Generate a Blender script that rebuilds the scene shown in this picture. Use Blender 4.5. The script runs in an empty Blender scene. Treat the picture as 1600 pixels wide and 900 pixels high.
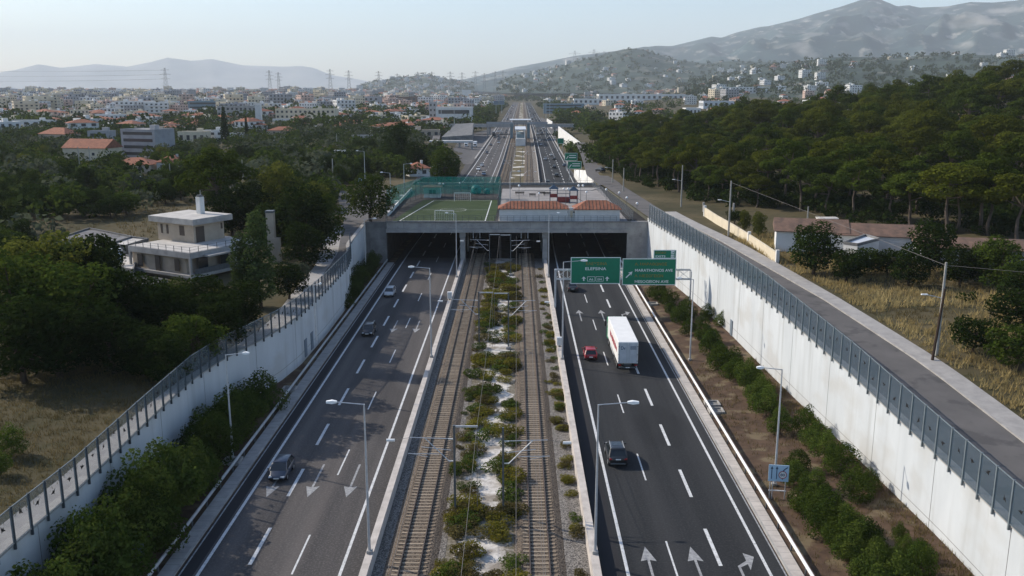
import bpy, math, random
import numpy as np
from math import sin, cos, tan, atan, atan2, sqrt, pi, radians, exp
from mathutils import Vector, Matrix, noise

random.seed(11)
RNG = np.random.default_rng(5)
SC = bpy.context.scene
COL = SC.collection

# ------------------------------------------------------------------ camera
CAM_H = 36.0
FPX = 1410.0                       # focal length in pixels of the 1600 px wide photograph
PITCH = atan(312.0 / FPX)
cam_d = bpy.data.cameras.new('camera')
cam = bpy.data.objects.new('camera', cam_d)
COL.objects.link(cam)
cam.location = (0, 0, CAM_H)
cam.rotation_euler = (pi / 2 - PITCH, 0, atan(7.0 / FPX) * 0.98)
cam_d.sensor_width = 36.0
cam_d.lens = FPX / 1600 * 36.0
cam_d.clip_start = 0.5
cam_d.clip_end = 60000
SC.camera = cam
R_CAM = cam.rotation_euler.to_matrix()
R_INV = R_CAM.transposed()


def ray(px, py):
    v = R_CAM @ Vector(((px - 800) / FPX, -(py - 450) / FPX, -1.0))
    return v


def at(px, py, z=0.0):
    """point of height z seen at a pixel of the photograph"""
    v = ray(px, py)
    t = (z - CAM_H) / v.z
    return Vector((v.x * t, v.y * t, z))


def proj(p):
    q = R_INV @ (Vector(p) - Vector((0, 0, CAM_H)))
    if q.z > -0.1:
        return (-9999, -9999)
    return (800 + FPX * q.x / -q.z, 450 - FPX * q.y / -q.z)


# ------------------------------------------------------------------ shape of the land
def interp(x, tab):
    if x <= tab[0][0]:
        return tab[0][1]
    for (a, va), (b, vb) in zip(tab, tab[1:]):
        if x <= b:
            return va + (vb - va) * (x - a) / (b - a)
    return tab[-1][1]


def sstep(a, b, x):
    t = min(1.0, max(0.0, (x - a) / (b - a)))
    return t * t * (3 - 2 * t)


WALL_L = [(-60, -33), (54, -33), (62, -32.7), (75, -33.1), (88, -33.3), (95, -32.5), (102, -30.7), (108, -29.4),
          (115, -28.6), (130, -28.3), (148, -28.4), (155, -29.0), (160, -30.0), (166, -31.2), (187, -31.5), (270, -27)]
WALL_R = [(-60, 34.5), (57, 33.9), (66, 33.9), (85, 33.2), (99, 32.5), (112, 32.0), (130, 31.5), (156, 29.8),
          (175, 28.2), (187, 27.4), (262, 24.0)]
TOP_R = [(-60, 5.8), (0, 6.0), (57, 6.8), (66, 7.1), (85, 8.4), (99, 9.1), (112, 9.6), (156, 9.7), (200, 9.4), (262, 9.0)]
TOP_L = [(-60, 6.8), (150, 6.8), (190, 8.6), (262, 8.8)]
DECK0, DECK1, DECKZ = 187.0, 258.0, 8.6


def wl(y): return interp(y, WALL_L)
def wr(y): return interp(y, WALL_R)
def shift(y): return interp(y, [(195, 0), (262, 1.0), (330, 2.6), (450, 4.3), (700, 6.5), (1200, 9), (2300, 16), (20000, 120)])


def fbm(x, y, s, oct=3):
    v, a = 0.0, 1.0
    for i in range(oct):
        v += a * noise.noise(Vector((x / s + 7.3 * i, y / s - 3.1 * i, 0.37 * i)))
        s /= 2.1
        a *= 0.5
    return v


def road_off_r(y): return interp(y, [(60, 8.3), (90, 8.3), (130, 6.6), (200, 5.8)])


def land(x, y):
    """height of the natural ground beside the motorway"""
    c = shift(y)
    if x < 0:
        z = interp(y, [(-60, 6.8), (150, 6.8), (190, 8.4), (262, 8.6), (330, 7.6), (450, 5.5), (700, 4.5), (1100, 6), (2000, 14),
                       (4000, 26), (8000, 30), (20000, 20)])
        u = (wl(y) - x) if y < 262 else 30
        z += 0.5 * sstep(3, 14, u) * fbm(x, y, 30)
        z -= 1.6 * sstep(40, 200, -x) * sstep(60, 140, y) * (1 - sstep(300, 600, y))
    else:
        z = interp(y, TOP_R + [(330, 8.6), (500, 7.5), (800, 8), (1200, 12), (2000, 20), (4000, 34), (20000, 20)])
        u = (x - wr(y)) if y < 262 else 30
        k = sstep(road_off_r(y) + 3, road_off_r(y) + 22, u)
        z += 0.45 * k * fbm(x, y, 18)
        hill = interp(x, [(40, 0), (88, 2), (142, 7), (170, 10.5), (198, 17.5), (240, 22.5), (400, 28), (900, 16)]) * sstep(150, 370, y) * (1 - sstep(410, 640, y))
        hill += sstep(40, 110, x) * sstep(110, 170, y) * 1.2 * (1 - sstep(480, 800, y))
        z += hill
    return z


def terr(x, y):
    """top of whatever ground lies at x, y"""
    if y < 262:
        if wl(y) < x < wr(y):
            return 0.0 if not (DECK0 <= y <= DECK1) else DECKZ
        return land(x, y)
    c = shift(y)
    z = land(x, y)
    wl_ = interp(y, [(262, 27), (300, 27), (420, 31), (600, 27), (5000, 27)])
    if x < c:
        t = sstep(wl_ - 1.5, wl_ + interp(y, [(262, 5), (420, 9), (560, 40), (760, 160), (2000, 500), (6000, 900)]), c - x)
    else:
        t = sstep(interp(y, [(262, 20.8), (330, 21.5), (600, 24), (5000, 27)]), interp(y, [(262, 23.5), (330, 26.5), (480, 34), (600, 70), (800, 160), (2000, 500), (6000, 900)]), x - c)
    return z * t


def hit(px, py, tmax=9000):
    """first ground point seen through a pixel"""
    v = ray(px, py)
    t, step = 20.0, 1.0
    while t < tmax:
        x, y, z = v.x * t, v.y * t, CAM_H + v.z * t
        if z <= terr(x, y):
            return Vector((x, y, terr(x, y)))
        t *= 1.004
    return Vector((v.x * tmax, v.y * tmax, terr(v.x * tmax, v.y * tmax)))


# ------------------------------------------------------------------ objects
def link(o, parent=None):
    COL.objects.link(o)
    if parent is not None:
        o.parent = parent
    return o


def tag(o, label=None, cat=None, group=None, kind=None):
    if label: o['label'] = label
    if cat: o['category'] = cat
    if group: o['group'] = group
    if kind: o['kind'] = kind
    return o


def thing(name, label, cat, loc=(0, 0, 0), rz=0.0, group=None):
    o = bpy.data.objects.new(name, None)
    o.empty_display_size = 0.2
    link(o)
    o.location = loc
    o.rotation_euler = (0, 0, rz)
    return tag(o, label, cat, group)


def dup(src, loc, rz=0.0, label=None, scale=None, group=None, parent=None):
    r = src.copy()
    COL.objects.link(r)
    if parent is None:
        r.location = loc
        r.rotation_euler = (0, 0, rz)
        if scale is not None:
            r.scale = scale if hasattr(scale, '__len__') else (scale,) * 3
        if label: r['label'] = label
        if group: r['group'] = group
    else:
        r.parent = parent
    for ch in src.children:
        dup(ch, None, parent=r)
    return r


class MB:
    """collects shapes, then links them as one mesh object"""
    def __init__(self):
        self.v, self.f, self.m = [], [], []

    def add(self, vs, fs, mi=0):
        n = len(self.v)
        self.v.extend([tuple(p) for p in vs])
        self.f.extend([tuple(i + n for i in f) for f in fs])
        self.m.extend([mi] * len(fs))
        return self

    def box(self, cx, cy, cz, sx, sy, sz, rz=0.0, mi=0, bev=0.0):
        hx, hy, hz = sx / 2, sy / 2, sz / 2
        c, s = cos(rz), sin(rz)
        if bev > 0:
            b = min(bev, hx * .9, hy * .9, hz * .9)
            pts, fs = [], []
            for zz, ins in ((-hz, b), (-hz + b, 0), (hz - b, 0), (hz, b)):
                for (ax, ay) in ((-hx + b, -hy + ins), (hx - b, -hy + ins), (hx - ins, -hy + b), (hx - ins, hy - b),
                                 (hx - b, hy - ins), (-hx + b, hy - ins), (-hx + ins, hy - b), (-hx + ins, -hy + b)):
                    pts.append((cx + ax * c - ay * s, cy + ax * s + ay * c, cz + zz))
            for k in range(3):
                for i in range(8):
                    j = (i + 1) % 8
                    fs.append((k * 8 + i, k * 8 + j, k * 8 + 8 + j, k * 8 + 8 + i))
            fs.append(tuple(range(7, -1, -1)))
            fs.append(tuple(range(24, 32)))
            return self.add(pts, fs, mi)
        pts = []
        for zz in (-hz, hz):
            for ax, ay in ((-hx, -hy), (hx, -hy), (hx, hy), (-hx, hy)):
                pts.append((cx + ax * c - ay * s, cy + ax * s + ay * c, cz + zz))
        return self.add(pts, [(3, 2, 1, 0), (4, 5, 6, 7), (0, 1, 5, 4), (1, 2, 6, 5), (2, 3, 7, 6), (3, 0, 4, 7)], mi)

    def tube(self, p0, p1, r0, r1=None, n=8, mi=0, caps=True):
        r1 = r0 if r1 is None else r1
        p0, p1 = Vector(p0), Vector(p1)
        d = (p1 - p0)
        if d.length < 1e-6: return self
        d.normalize()
        a = Vector((0, 0, 1)) if abs(d.z) < 0.9 else Vector((1, 0, 0))
        u = d.cross(a).normalized()
        w = d.cross(u)
        pts = []
        for p, r in ((p0, r0), (p1, r1)):
            for i in range(n):
                t = 2 * pi * i / n
                pts.append(p + (u * cos(t) + w * sin(t)) * r)
        fs = [(i, i + n, (i + 1) % n + n, (i + 1) % n) for i in range(n)]
        if caps:
            fs.append(tuple(range(n)))
            fs.append(tuple(range(2 * n - 1, n - 1, -1)))
        return self.add(pts, fs, mi)

    def path(self, pts, r, n=6, mi=0):
        for a, b in zip(pts, pts[1:]):
            self.tube(a, b, r, r, n, mi)
        return self

    def lathe(self, c, prof, n=12, mi=0):
        pts = []
        for r, z in prof:
            for i in range(n):
                t = 2 * pi * i / n
                pts.append((c[0] + r * cos(t), c[1] + r * sin(t), c[2] + z))
        fs = []
        for k in range(len(prof) - 1):
            for i in range(n):
                j = (i + 1) % n
                fs.append((k * n + i, k * n + j, k * n + n + j, k * n + n + i))
        fs.append(tuple(range(n - 1, -1, -1)))
        fs.append(tuple(range((len(prof) - 1) * n, len(prof) * n)))
        return self.add(pts, fs, mi)

    def quad(self, a, b, c, d, mi=0):
        return self.add([a, b, c, d], [(0, 1, 2, 3)], mi)

    def prism(self, poly, z0, z1, mi=0):
        """poly counter-clockwise in xy"""
        n = len(poly)
        pts = [(x, y, z0) for x, y in poly] + [(x, y, z1) for x, y in poly]
        fs = [tuple(range(n - 1, -1, -1)), tuple(range(n, 2 * n))]
        fs += [(i, (i + 1) % n, (i + 1) % n + n, i + n) for i in range(n)]
        return self.add(pts, fs, mi)

    def sweep(self, secs, mi=0, close=True):
        """secs: list of closed cross-sections with the same count"""
        n = len(secs[0])
        pts = [p for s in secs for p in s]
        fs = []
        for k in range(len(secs) - 1):
            for i in range(n):
                j = (i + 1) % n
                fs.append((k * n + i, k * n + j, k * n + n + j, k * n + n + i))
        if close:
            fs.append(tuple(range(n - 1, -1, -1)))
            fs.append(tuple(range((len(secs) - 1) * n, len(secs) * n)))
        return self.add(pts, fs, mi)

    def build(self, name, mats, parent=None, off=None, smooth=False, loc=None):
        me = bpy.data.meshes.new(name)
        v = self.v
        if off is not None:
            v = [(p[0] - off[0], p[1] - off[1], p[2] - off[2]) for p in v]
        me.from_pydata(v, [], self.f)
        if not isinstance(mats, (list, tuple)): mats = [mats]
        for m in mats: me.materials.append(m)
        if len(mats) > 1: me.polygons.foreach_set('material_index', self.m)
        if smooth: me.polygons.foreach_set('use_smooth', [True] * len(me.polygons))
        me.update()
        o = bpy.data.objects.new(name, me)
        link(o, parent)
        if loc is not None: o.location = loc
        return o


def np_mesh(name, verts, quads, mats, parent=None, smooth=False, k=4, mi=None):
    """big mesh out of numpy arrays, faces of k corners"""
    me = bpy.data.meshes.new(name)
    nv, nf = len(verts), len(quads)
    me.vertices.add(nv)
    me.vertices.foreach_set('co', np.asarray(verts, np.float32).ravel())
    me.loops.add(nf * k)
    me.loops.foreach_set('vertex_index', np.asarray(quads, np.int32).ravel())
    me.polygons.add(nf)
    me.polygons.foreach_set('loop_start', np.arange(0, nf * k, k, dtype=np.int32))
    if not isinstance(mats, (list, tuple)): mats = [mats]
    for m in mats: me.materials.append(m)
    if mi is not None: me.polygons.foreach_set('material_index', np.asarray(mi, np.int32))
    if smooth: me.polygons.foreach_set('use_smooth', np.ones(nf, bool))
    me.update(calc_edges=True)
    o = bpy.data.objects.new(name, me)
    return link(o, parent)


# ------------------------------------------------------------------ materials
def new_mat(name):
    m = bpy.data.materials.new(name)
    m.use_nodes = True
    nt = m.node_tree
    b = nt.nodes['Principled BSDF']
    return m, nt, b


def mat(name, col, rough=0.7, spec=0.3, metal=0.0, vary=0.0, scale=3.0, col2=None, bump=0.0, stretch=None, detail=4.0,
        thr=(0.35, 0.65), rnd=0.0, coord='Object'):
    """plain surface whose colour wanders between two tones with a noise"""
    m, nt, b = new_mat(name)
    b.inputs['Roughness'].default_value = rough
    b.inputs['Specular IOR Level'].default_value = spec
    b.inputs['Metallic'].default_value = metal
    c = (*col, 1)
    if col2 is None and vary > 0:
        col2 = tuple(max(0, x * (1 - vary)) for x in col)
        c = tuple(min(1, x * (1 + vary)) for x in col) + (1,)
    if col2 is None and rnd == 0:
        b.inputs['Base Color'].default_value = c
        return m
    N = nt.nodes
    out = None
    if col2 is not None:
        tc = N.new('ShaderNodeTexCoord')
        mp = N.new('ShaderNodeMapping')
        if stretch: mp.inputs['Scale'].default_value = stretch
        nt.links.new(tc.outputs[coord], mp.inputs['Vector'])
        nz = N.new('ShaderNodeTexNoise')
        nz.inputs['Scale'].default_value = scale
        nz.inputs['Detail'].default_value = detail
        nz.inputs['Roughness'].default_value = 0.6
        nt.links.new(mp.outputs['Vector'], nz.inputs['Vector'])
        rp = N.new('ShaderNodeValToRGB')
        rp.color_ramp.elements[0].position = thr[0]
        rp.color_ramp.elements[1].position = thr[1]
        rp.color_ramp.elements[0].color = c
        rp.color_ramp.elements[1].color = (*col2, 1)
        nt.links.new(nz.outputs['Fac'], rp.inputs['Fac'])
        out = rp.outputs['Color']
        if bump > 0:
            bp = N.new('ShaderNodeBump')
            bp.inputs['Strength'].default_value = bump
            bp.inputs['Distance'].default_value = 0.05
            nt.links.new(nz.outputs['Fac'], bp.inputs['Height'])
            nt.links.new(bp.outputs['Normal'], b.inputs['Normal'])
    if rnd > 0:
        oi = N.new('ShaderNodeObjectInfo')
        hs = N.new('ShaderNodeHueSaturation')
        mr = N.new('ShaderNodeMapRange')
        mr.inputs['To Min'].default_value = 1 - rnd
        mr.inputs['To Max'].default_value = 1 + rnd
        nt.links.new(oi.outputs['Random'], mr.inputs['Value'])
        nt.links.new(mr.outputs['Result'], hs.inputs['Value'])
        if out is not None: nt.links.new(out, hs.inputs['Color'])
        else: hs.inputs['Color'].default_value = c
        out = hs.outputs['Color']
    nt.links.new(out, b.inputs['Base Color'])
    return m


def mix_layer(m, col, scale, thr, stretch=(1, 1, 1), detail=5.0, amount=1.0, rot=0.0, lac=2.0):
    """lays patches, stains or streaks of another colour over a material"""
    nt = m.node_tree
    N = nt.nodes
    b = N['Principled BSDF']
    tc = N.new('ShaderNodeTexCoord')
    mp = N.new('ShaderNodeMapping')
    mp.inputs['Scale'].default_value = stretch
    mp.inputs['Rotation'].default_value = (0, 0, rot)
    nt.links.new(tc.outputs['Object'], mp.inputs['Vector'])
    nz = N.new('ShaderNodeTexNoise')
    nz.inputs['Scale'].default_value = scale
    nz.inputs['Detail'].default_value = detail
    nz.inputs['Lacunarity'].default_value = lac
    nt.links.new(mp.outputs['Vector'], nz.inputs['Vector'])
    mr = N.new('ShaderNodeMapRange')
    mr.inputs['From Min'].default_value = thr[0]
    mr.inputs['From Max'].default_value = thr[1]
    mr.inputs['To Max'].default_value = amount
    nt.links.new(nz.outputs['Fac'], mr.inputs['Value'])
    mx = N.new('ShaderNodeMix')
    mx.data_type = 'RGBA'
    nt.links.new(mr.outputs['Result'], mx.inputs['Factor'])
    if b.inputs['Base Color'].links:
        nt.links.new(b.inputs['Base Color'].links[0].from_socket, mx.inputs['A'])
    else:
        mx.inputs['A'].default_value = b.inputs['Base Color'].default_value
    mx.inputs['B'].default_value = (*col, 1)
    nt.links.new(mx.outputs['Result'], b.inputs['Base Color'])
    return m


def leaf_mat(name, col, col2, scale=0.35, trans=0.36, rnd=0.22):
    m, nt, b = new_mat(name)
    N = nt.nodes
    N.remove(b)
    geo = N.new('ShaderNodeTexCoord')
    nz = N.new('ShaderNodeTexNoise')
    nz.inputs['Scale'].default_value = scale
    nz.inputs['Detail'].default_value = 5
    nz.inputs['Roughness'].default_value = 0.7
    nt.links.new(geo.outputs['Object'], nz.inputs['Vector'])
    rp = N.new('ShaderNodeValToRGB')
    rp.color_ramp.elements[0].position = 0.36
    rp.color_ramp.elements[1].position = 0.64
    rp.color_ramp.elements[0].color = (*col, 1)
    rp.color_ramp.elements[1].color = (*col2, 1)
    nt.links.new(nz.outputs['Fac'], rp.inputs['Fac'])
    oi = N.new('ShaderNodeObjectInfo')
    hs = N.new('ShaderNodeHueSaturation')
    mr = N.new('ShaderNodeMapRange')
    mr.inputs['To Min'].default_value = 1 - rnd
    mr.inputs['To Max'].default_value = 1 + rnd
    nt.links.new(oi.outputs['Random'], mr.inputs['Value'])
    nt.links.new(mr.outputs['Result'], hs.inputs['Value'])
    nt.links.new(rp.outputs['Color'], hs.inputs['Color'])
    d = N.new('ShaderNodeBsdfDiffuse')
    t = N.new('ShaderNodeBsdfTranslucent')
    nt.links.new(hs.outputs['Color'], d.inputs['Color'])
    nt.links.new(hs.outputs['Color'], t.inputs['Color'])
    mx = N.new('ShaderNodeMixShader')
    mx.inputs['Fac'].default_value = trans
    nt.links.new(d.outputs['BSDF'], mx.inputs[1])
    nt.links.new(t.outputs['BSDF'], mx.inputs[2])
    nt.links.new(mx.outputs['Shader'], N['Material Output'].inputs['Surface'])
    return m


def glass_mat(name, tint, alpha, rough=0.08):
    """see-through sheet (acrylic panel, netting)"""
    m, nt, b = new_mat(name)
    N = nt.nodes
    b.inputs['Base Color'].default_value = (*tint, 1)
    b.inputs['Roughness'].default_value = rough
    b.inputs['Alpha'].default_value = alpha
    return m


M = {}
# road and ground
def asphalt(key, name, k, tint):
    q = lambda r, g, b_: (r * k * tint[0], g * k * tint[1], b_ * k * tint[2])
    M[key] = mat(name, q(.036, .036, .036), 0.9, 0.2, col2=q(.026, .026, .026), scale=0.5, stretch=(1, 0.05, 1), detail=8)
    mix_layer(M[key], q(.066, .062, .059), 0.27, (0.44, 0.68), (1.0, 0.02, 1), 6, 0.75)
    mix_layer(M[key], q(.017, .018, .020), 0.30, (0.53, 0.72), (1.3, 0.018, 1), 6, 0.7)
    mix_layer(M[key], q(.085, .083, .081), 6.0, (0.48, 0.76), (1, 1, 1), 3, 0.55)
    mix_layer(M[key], q(.014, .014, .015), 0.05, (0.57, 0.60), (1.6, .5, 1), 3, 0.30)
asphalt('asphalt', 'asphalt', 1.85, (1.05, 1.0, .99))
asphalt('asphalt_right', 'dark_bluish_asphalt', .72, (.92, 1.0, 1.10))  # right carriageway: darker and bluer than the left
M['asphalt_shoulder'] = mat('asphalt_shoulder', (0.029, 0.029, 0.032), 0.9, 0.2, col2=(0.021, 0.021, 0.024), scale=0.6, stretch=(1, 0.08, 1), detail=8)
M['street'] = mat('street_asphalt', (0.130, 0.123, 0.119), 0.9, 0.2, col2=(0.100, 0.096, 0.094), scale=0.25, detail=8)
mix_layer(M['street'], (0.045, 0.045, 0.047), 0.35, (0.56, 0.62), (1, 1, 1), 9, 0.45)
M['paint'] = mat('road_paint', (0.62, 0.63, 0.63), 0.7, 0.3, col2=(0.42, 0.43, 0.43), scale=2.5, detail=8, thr=(0.4, 0.75))
mix_layer(M['paint'], (0.10, 0.10, 0.10), 5.0, (0.6, 0.72), (1, 1, 1), 6, 0.7)
M['paint_worn'] = mat('worn_road_paint', (0.36, 0.37, 0.37), 0.75, 0.3, col2=(0.20, 0.20, 0.21), scale=3.0, detail=8)
M['walk'] = mat('paving_slabs', (0.36, 0.345, 0.325), 0.85, 0.25, col2=(0.27, 0.26, 0.25), scale=0.7, detail=8)
M['concrete'] = mat('concrete', (0.40, 0.385, 0.36), 0.85, 0.25, col2=(0.28, 0.27, 0.26), scale=0.6, detail=8)
mix_layer(M['concrete'], (0.15, 0.145, 0.14), 1.3, (0.58, 0.8), (1, 1, 1), 7, 0.6)
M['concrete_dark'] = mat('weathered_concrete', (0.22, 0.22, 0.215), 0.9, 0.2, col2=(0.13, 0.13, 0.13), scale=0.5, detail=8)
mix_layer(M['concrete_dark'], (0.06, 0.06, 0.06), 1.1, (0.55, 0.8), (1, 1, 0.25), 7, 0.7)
M['wall_paint'] = mat('white_wall_paint', (0.565, 0.595, 0.61), 0.9, 0.2, col2=(0.49, 0.52, 0.535), scale=0.35, detail=8, stretch=(1, 1, 0.25))
mix_layer(M['wall_paint'], (0.34, 0.35, 0.34), 0.9, (0.54, 0.80), (1, 1, 0.05), 9, 0.7)
mix_layer(M['wall_paint'], (0.42, 0.41, 0.38), 0.16, (0.52, 0.66), (1, 1, 1.6), 7, 0.45)
M['soil'] = mat('soil', (0.105, 0.070, 0.048), 0.95, 0.1, col2=(0.062, 0.043, 0.032), scale=0.9, detail=9, bump=0.5)
mix_layer(M['soil'], (0.17, 0.135, 0.085), 0.45, (0.52, 0.62), (1, 1, 1), 9, 0.8)
M['ballast_brown'] = mat('rust_stained_ballast', (0.19, 0.155, 0.12), 0.95, 0.1, col2=(0.055, 0.044, 0.036), scale=8.5, detail=2, bump=0.9, thr=(.40, .60))
M['ballast'] = mat('ballast', (0.27, 0.25, 0.225), 0.95, 0.1, col2=(0.075, 0.070, 0.066), scale=8.5, detail=2, bump=0.9, thr=(.40, .60))
mix_layer(M['ballast'], (0.10, 0.085, 0.07), 0.8, (0.5, 0.75), (1.5, 0.12, 1), 6, 0.55)
M['gravel'] = mat('white_gravel', (0.66, 0.635, 0.60), 0.95, 0.1, col2=(0.48, 0.455, 0.42), scale=2.2, detail=9, bump=0.6)
mix_layer(M['gravel'], (0.22, 0.19, 0.155), 0.5, (0.46, 0.62), (1, 1, 1), 9, 0.85)
mix_layer(M['gravel'], (0.13, 0.115, 0.095), 5.0, (0.62, 0.70), (1, 1, 1), 6, 0.7)
M['ground'] = mat('dry_ground', (0.098, 0.080, 0.046), 0.95, 0.1, col2=(0.048, 0.046, 0.024), scale=0.06, detail=10)
mix_layer(M['ground'], (0.15, 0.12, 0.072), 0.025, (0.55, 0.68), (1, 1, 1), 8, 0.6)
mix_layer(M['ground'], (0.040, 0.045, 0.022), 0.7, (0.52, 0.7), (1, 1, 1), 8, 0.7)
M['turf'] = mat('football_turf', (0.050, 0.072, 0.032), 0.95, 0.1, col2=(0.036, 0.055, 0.026), scale=0.4, detail=6)
# metal, paint, small stuff
M['steel'] = mat('galvanised_steel', (0.50, 0.52, 0.54), 0.45, 0.5, metal=0.35, vary=0.12, scale=2.0)
M['steel_dark'] = mat('dark_grey_steel', (0.085, 0.095, 0.10), 0.5, 0.5, vary=0.2, scale=2.0)
M['rail_rust'] = mat('rusty_rail', (0.060, 0.038, 0.029), 0.8, 0.3, vary=0.3, scale=1.0)
M['rail_top'] = mat('dull_rail_head', (0.10, 0.078, 0.066), 0.6, 0.4, metal=0.2)
M['sleeper'] = mat('concrete_sleeper', (0.33, 0.275, 0.21), 0.9, 0.2, col2=(0.21, 0.165, 0.12), scale=1.1, rnd=0.22)
M['white_metal'] = mat('white_painted_metal', (0.80, 0.80, 0.79), 0.5, 0.4)
M['black'] = mat('black_rubber', (0.02, 0.02, 0.021), 0.7, 0.3)
M['glass_dark'] = mat('dark_window_glass', (0.018, 0.024, 0.028), 0.08, 0.6)
M['window'] = mat('house_window', (0.045, 0.052, 0.058), 0.2, 0.5)
M['shutter'] = mat('brown_shutter', (0.085, 0.065, 0.05), 0.7, 0.3)
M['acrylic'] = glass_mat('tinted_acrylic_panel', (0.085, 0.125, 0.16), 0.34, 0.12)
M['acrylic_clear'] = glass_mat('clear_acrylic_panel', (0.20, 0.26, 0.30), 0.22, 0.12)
M['bird'] = mat('black_bird_sticker', (0.012, 0.012, 0.013), 0.6, 0.3)
M['net'] = glass_mat('green_netting', (0.010, 0.30, 0.235), 0.36, 0.9)
M['sign_green'] = mat('green_sign_face', (0.0, 0.185, 0.098), 0.5, 0.4, vary=0.06, scale=1.0)
M['sign_white'] = mat('white_sign_letter', (0.78, 0.82, 0.80), 0.5, 0.4)
M['sign_yellow'] = mat('faded_yellow_letter', (0.25, 0.20, 0.025), 0.5, 0.4)
M['sign_red'] = mat('red_sign_ring', (0.35, 0.03, 0.05), 0.5, 0.4)
M['sign_navy'] = mat('navy_sign_mark', (0.02, 0.06, 0.13), 0.5, 0.4)
M['sign_pale'] = mat('pale_blue_sign_face', (0.42, 0.60, 0.74), 0.5, 0.4)
M['sign_back'] = mat('grey_sign_back', (0.16, 0.20, 0.24), 0.5, 0.5)
M['lamp_glass'] = mat('frosted_lamp_glass', (0.82, 0.83, 0.82), 0.3, 0.5)
M['wire'] = mat('overhead_wire', (0.16, 0.15, 0.14), 0.6, 0.4)
M['ceramic'] = mat('white_insulator', (0.80, 0.79, 0.76), 0.3, 0.5)
M['wood_pole'] = mat('weathered_concrete_pole', (0.34, 0.33, 0.30), 0.9, 0.2, vary=0.2, scale=1.0)
M['dark_pole'] = mat('dark_timber_pole', (0.045, 0.030, 0.022), 0.9, 0.2)
M['bark'] = mat('bark', (0.075, 0.055, 0.040), 0.95, 0.1, vary=0.35, scale=2.0, stretch=(1, 1, 0.3))
M['bark_pale'] = mat('pale_pine_bark', (0.10, 0.080, 0.066), 0.95, 0.1, vary=0.35, scale=1.5, stretch=(1, 1, 0.3))
# buildings
M['tile'] = mat('terracotta_tiles', (0.33, 0.135, 0.080), 0.85, 0.2, col2=(0.20, 0.085, 0.055), scale=0.8, detail=8)
M['tile_old'] = mat('weathered_brown_tiles', (0.20, 0.125, 0.092), 0.9, 0.2, col2=(0.11, 0.078, 0.062), scale=0.9, detail=9)
M['stucco'] = mat('cream_stucco', (0.46, 0.385, 0.30), 0.9, 0.2, col2=(0.36, 0.30, 0.235), scale=0.5, detail=8)
mix_layer(M['stucco'], (0.25, 0.22, 0.19), 0.8, (0.60, 0.85), (1, 1, 0.2), 8, 0.6)
M['white_plaster'] = mat('white_plaster', (0.70, 0.70, 0.68), 0.9, 0.2, col2=(0.58, 0.58, 0.56), scale=0.4, detail=7)
M['cream'] = mat('cream_plaster', (0.60, 0.53, 0.40), 0.9, 0.2, vary=0.08, scale=0.4)
M['grey_plaster'] = mat('grey_plaster', (0.34, 0.34, 0.35), 0.9, 0.2, vary=0.12, scale=0.3)
M['roof_pale'] = mat('pale_flat_roof', (0.52, 0.50, 0.47), 0.9, 0.2, col2=(0.40, 0.385, 0.36), scale=0.5, detail=8)
M['roof_grey'] = mat('grey_felt_roof', (0.19, 0.19, 0.195), 0.9, 0.2, col2=(0.12, 0.12, 0.125), scale=0.3, detail=9)
M['metal_roof'] = mat('pale_metal_roof', (0.52, 0.55, 0.58), 0.5, 0.4, vary=0.06, scale=0.2)
M['blue_glass'] = mat('blue_facade_glass', (0.14, 0.22, 0.27), 0.25, 0.5)
M['solar'] = mat('pale_solar_panel', (0.55, 0.57, 0.60), 0.2, 0.6)
M['play_red'] = mat('dark_red_play_panel', (0.22, 0.035, 0.03), 0.6, 0.4)
M['play_blue'] = mat('dark_blue_play_roof', (0.02, 0.05, 0.09), 0.6, 0.4)
M['teal'] = mat('teal_plastic', (0.015, 0.16, 0.16), 0.5, 0.4)
# foliage
M['leaf_pine'] = leaf_mat('pine_needles', (0.028, 0.046, 0.008), (0.068, 0.092, 0.013), 0.30)
M['leaf_pine_warm'] = leaf_mat('olive_pine_needles', (0.044, 0.056, 0.008), (0.094, 0.106, 0.014), 0.30)
M['leaf_broad'] = leaf_mat('broad_leaves', (0.03, 0.052, 0.01), (0.07, 0.096, 0.016), 0.45)
M['leaf_yellow'] = leaf_mat('yellowish_leaves', (0.068, 0.084, 0.016), (0.125, 0.13, 0.024), 0.45)
M['leaf_olive'] = leaf_mat('olive_leaves', (0.052, 0.064, 0.040), (0.086, 0.100, 0.064), 0.6)
M['leaf_dark'] = leaf_mat('dark_leaves', (0.014, 0.027, 0.006), (0.03, 0.046, 0.01), 0.5)
M['leaf_bed'] = leaf_mat('shrub_leaves', (0.046, 0.078, 0.016), (0.1, 0.128, 0.024), 0.7)
M['leaf_poplar'] = leaf_mat('poplar_leaves', (0.040, 0.068, 0.022), (0.072, 0.100, 0.034), 0.7)
M['leaf_scrub'] = leaf_mat('scrub_leaves', (0.115, 0.115, 0.018), (0.21, 0.18, 0.032), 1.2)
M['leaf_scrub_brown'] = leaf_mat('browned_scrub_leaves', (0.085, 0.072, 0.028), (0.14, 0.118, 0.045), 1.2)
M['leaf_far'] = leaf_mat('far_foliage', (0.022, 0.036, 0.01), (0.048, 0.064, 0.018), 0.05)
M['dry_grass'] = leaf_mat('dry_grass_blades', (0.30, 0.225, 0.095), (0.50, 0.40, 0.19), 0.12, trans=0.35)
M['dry_grass_dull'] = leaf_mat('dull_grass_blades', (0.095, 0.076, 0.032), (0.165, 0.128, 0.056), 0.15, trans=0.3)
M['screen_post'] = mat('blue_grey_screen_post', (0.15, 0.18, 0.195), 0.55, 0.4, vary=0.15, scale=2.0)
M['screen_post_shade'] = mat('shade_toned_screen_post', (0.045, 0.06, 0.07), 0.55, 0.4, vary=0.15, scale=2.0)  # left-hand posts: their shade is put into the colour
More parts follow.
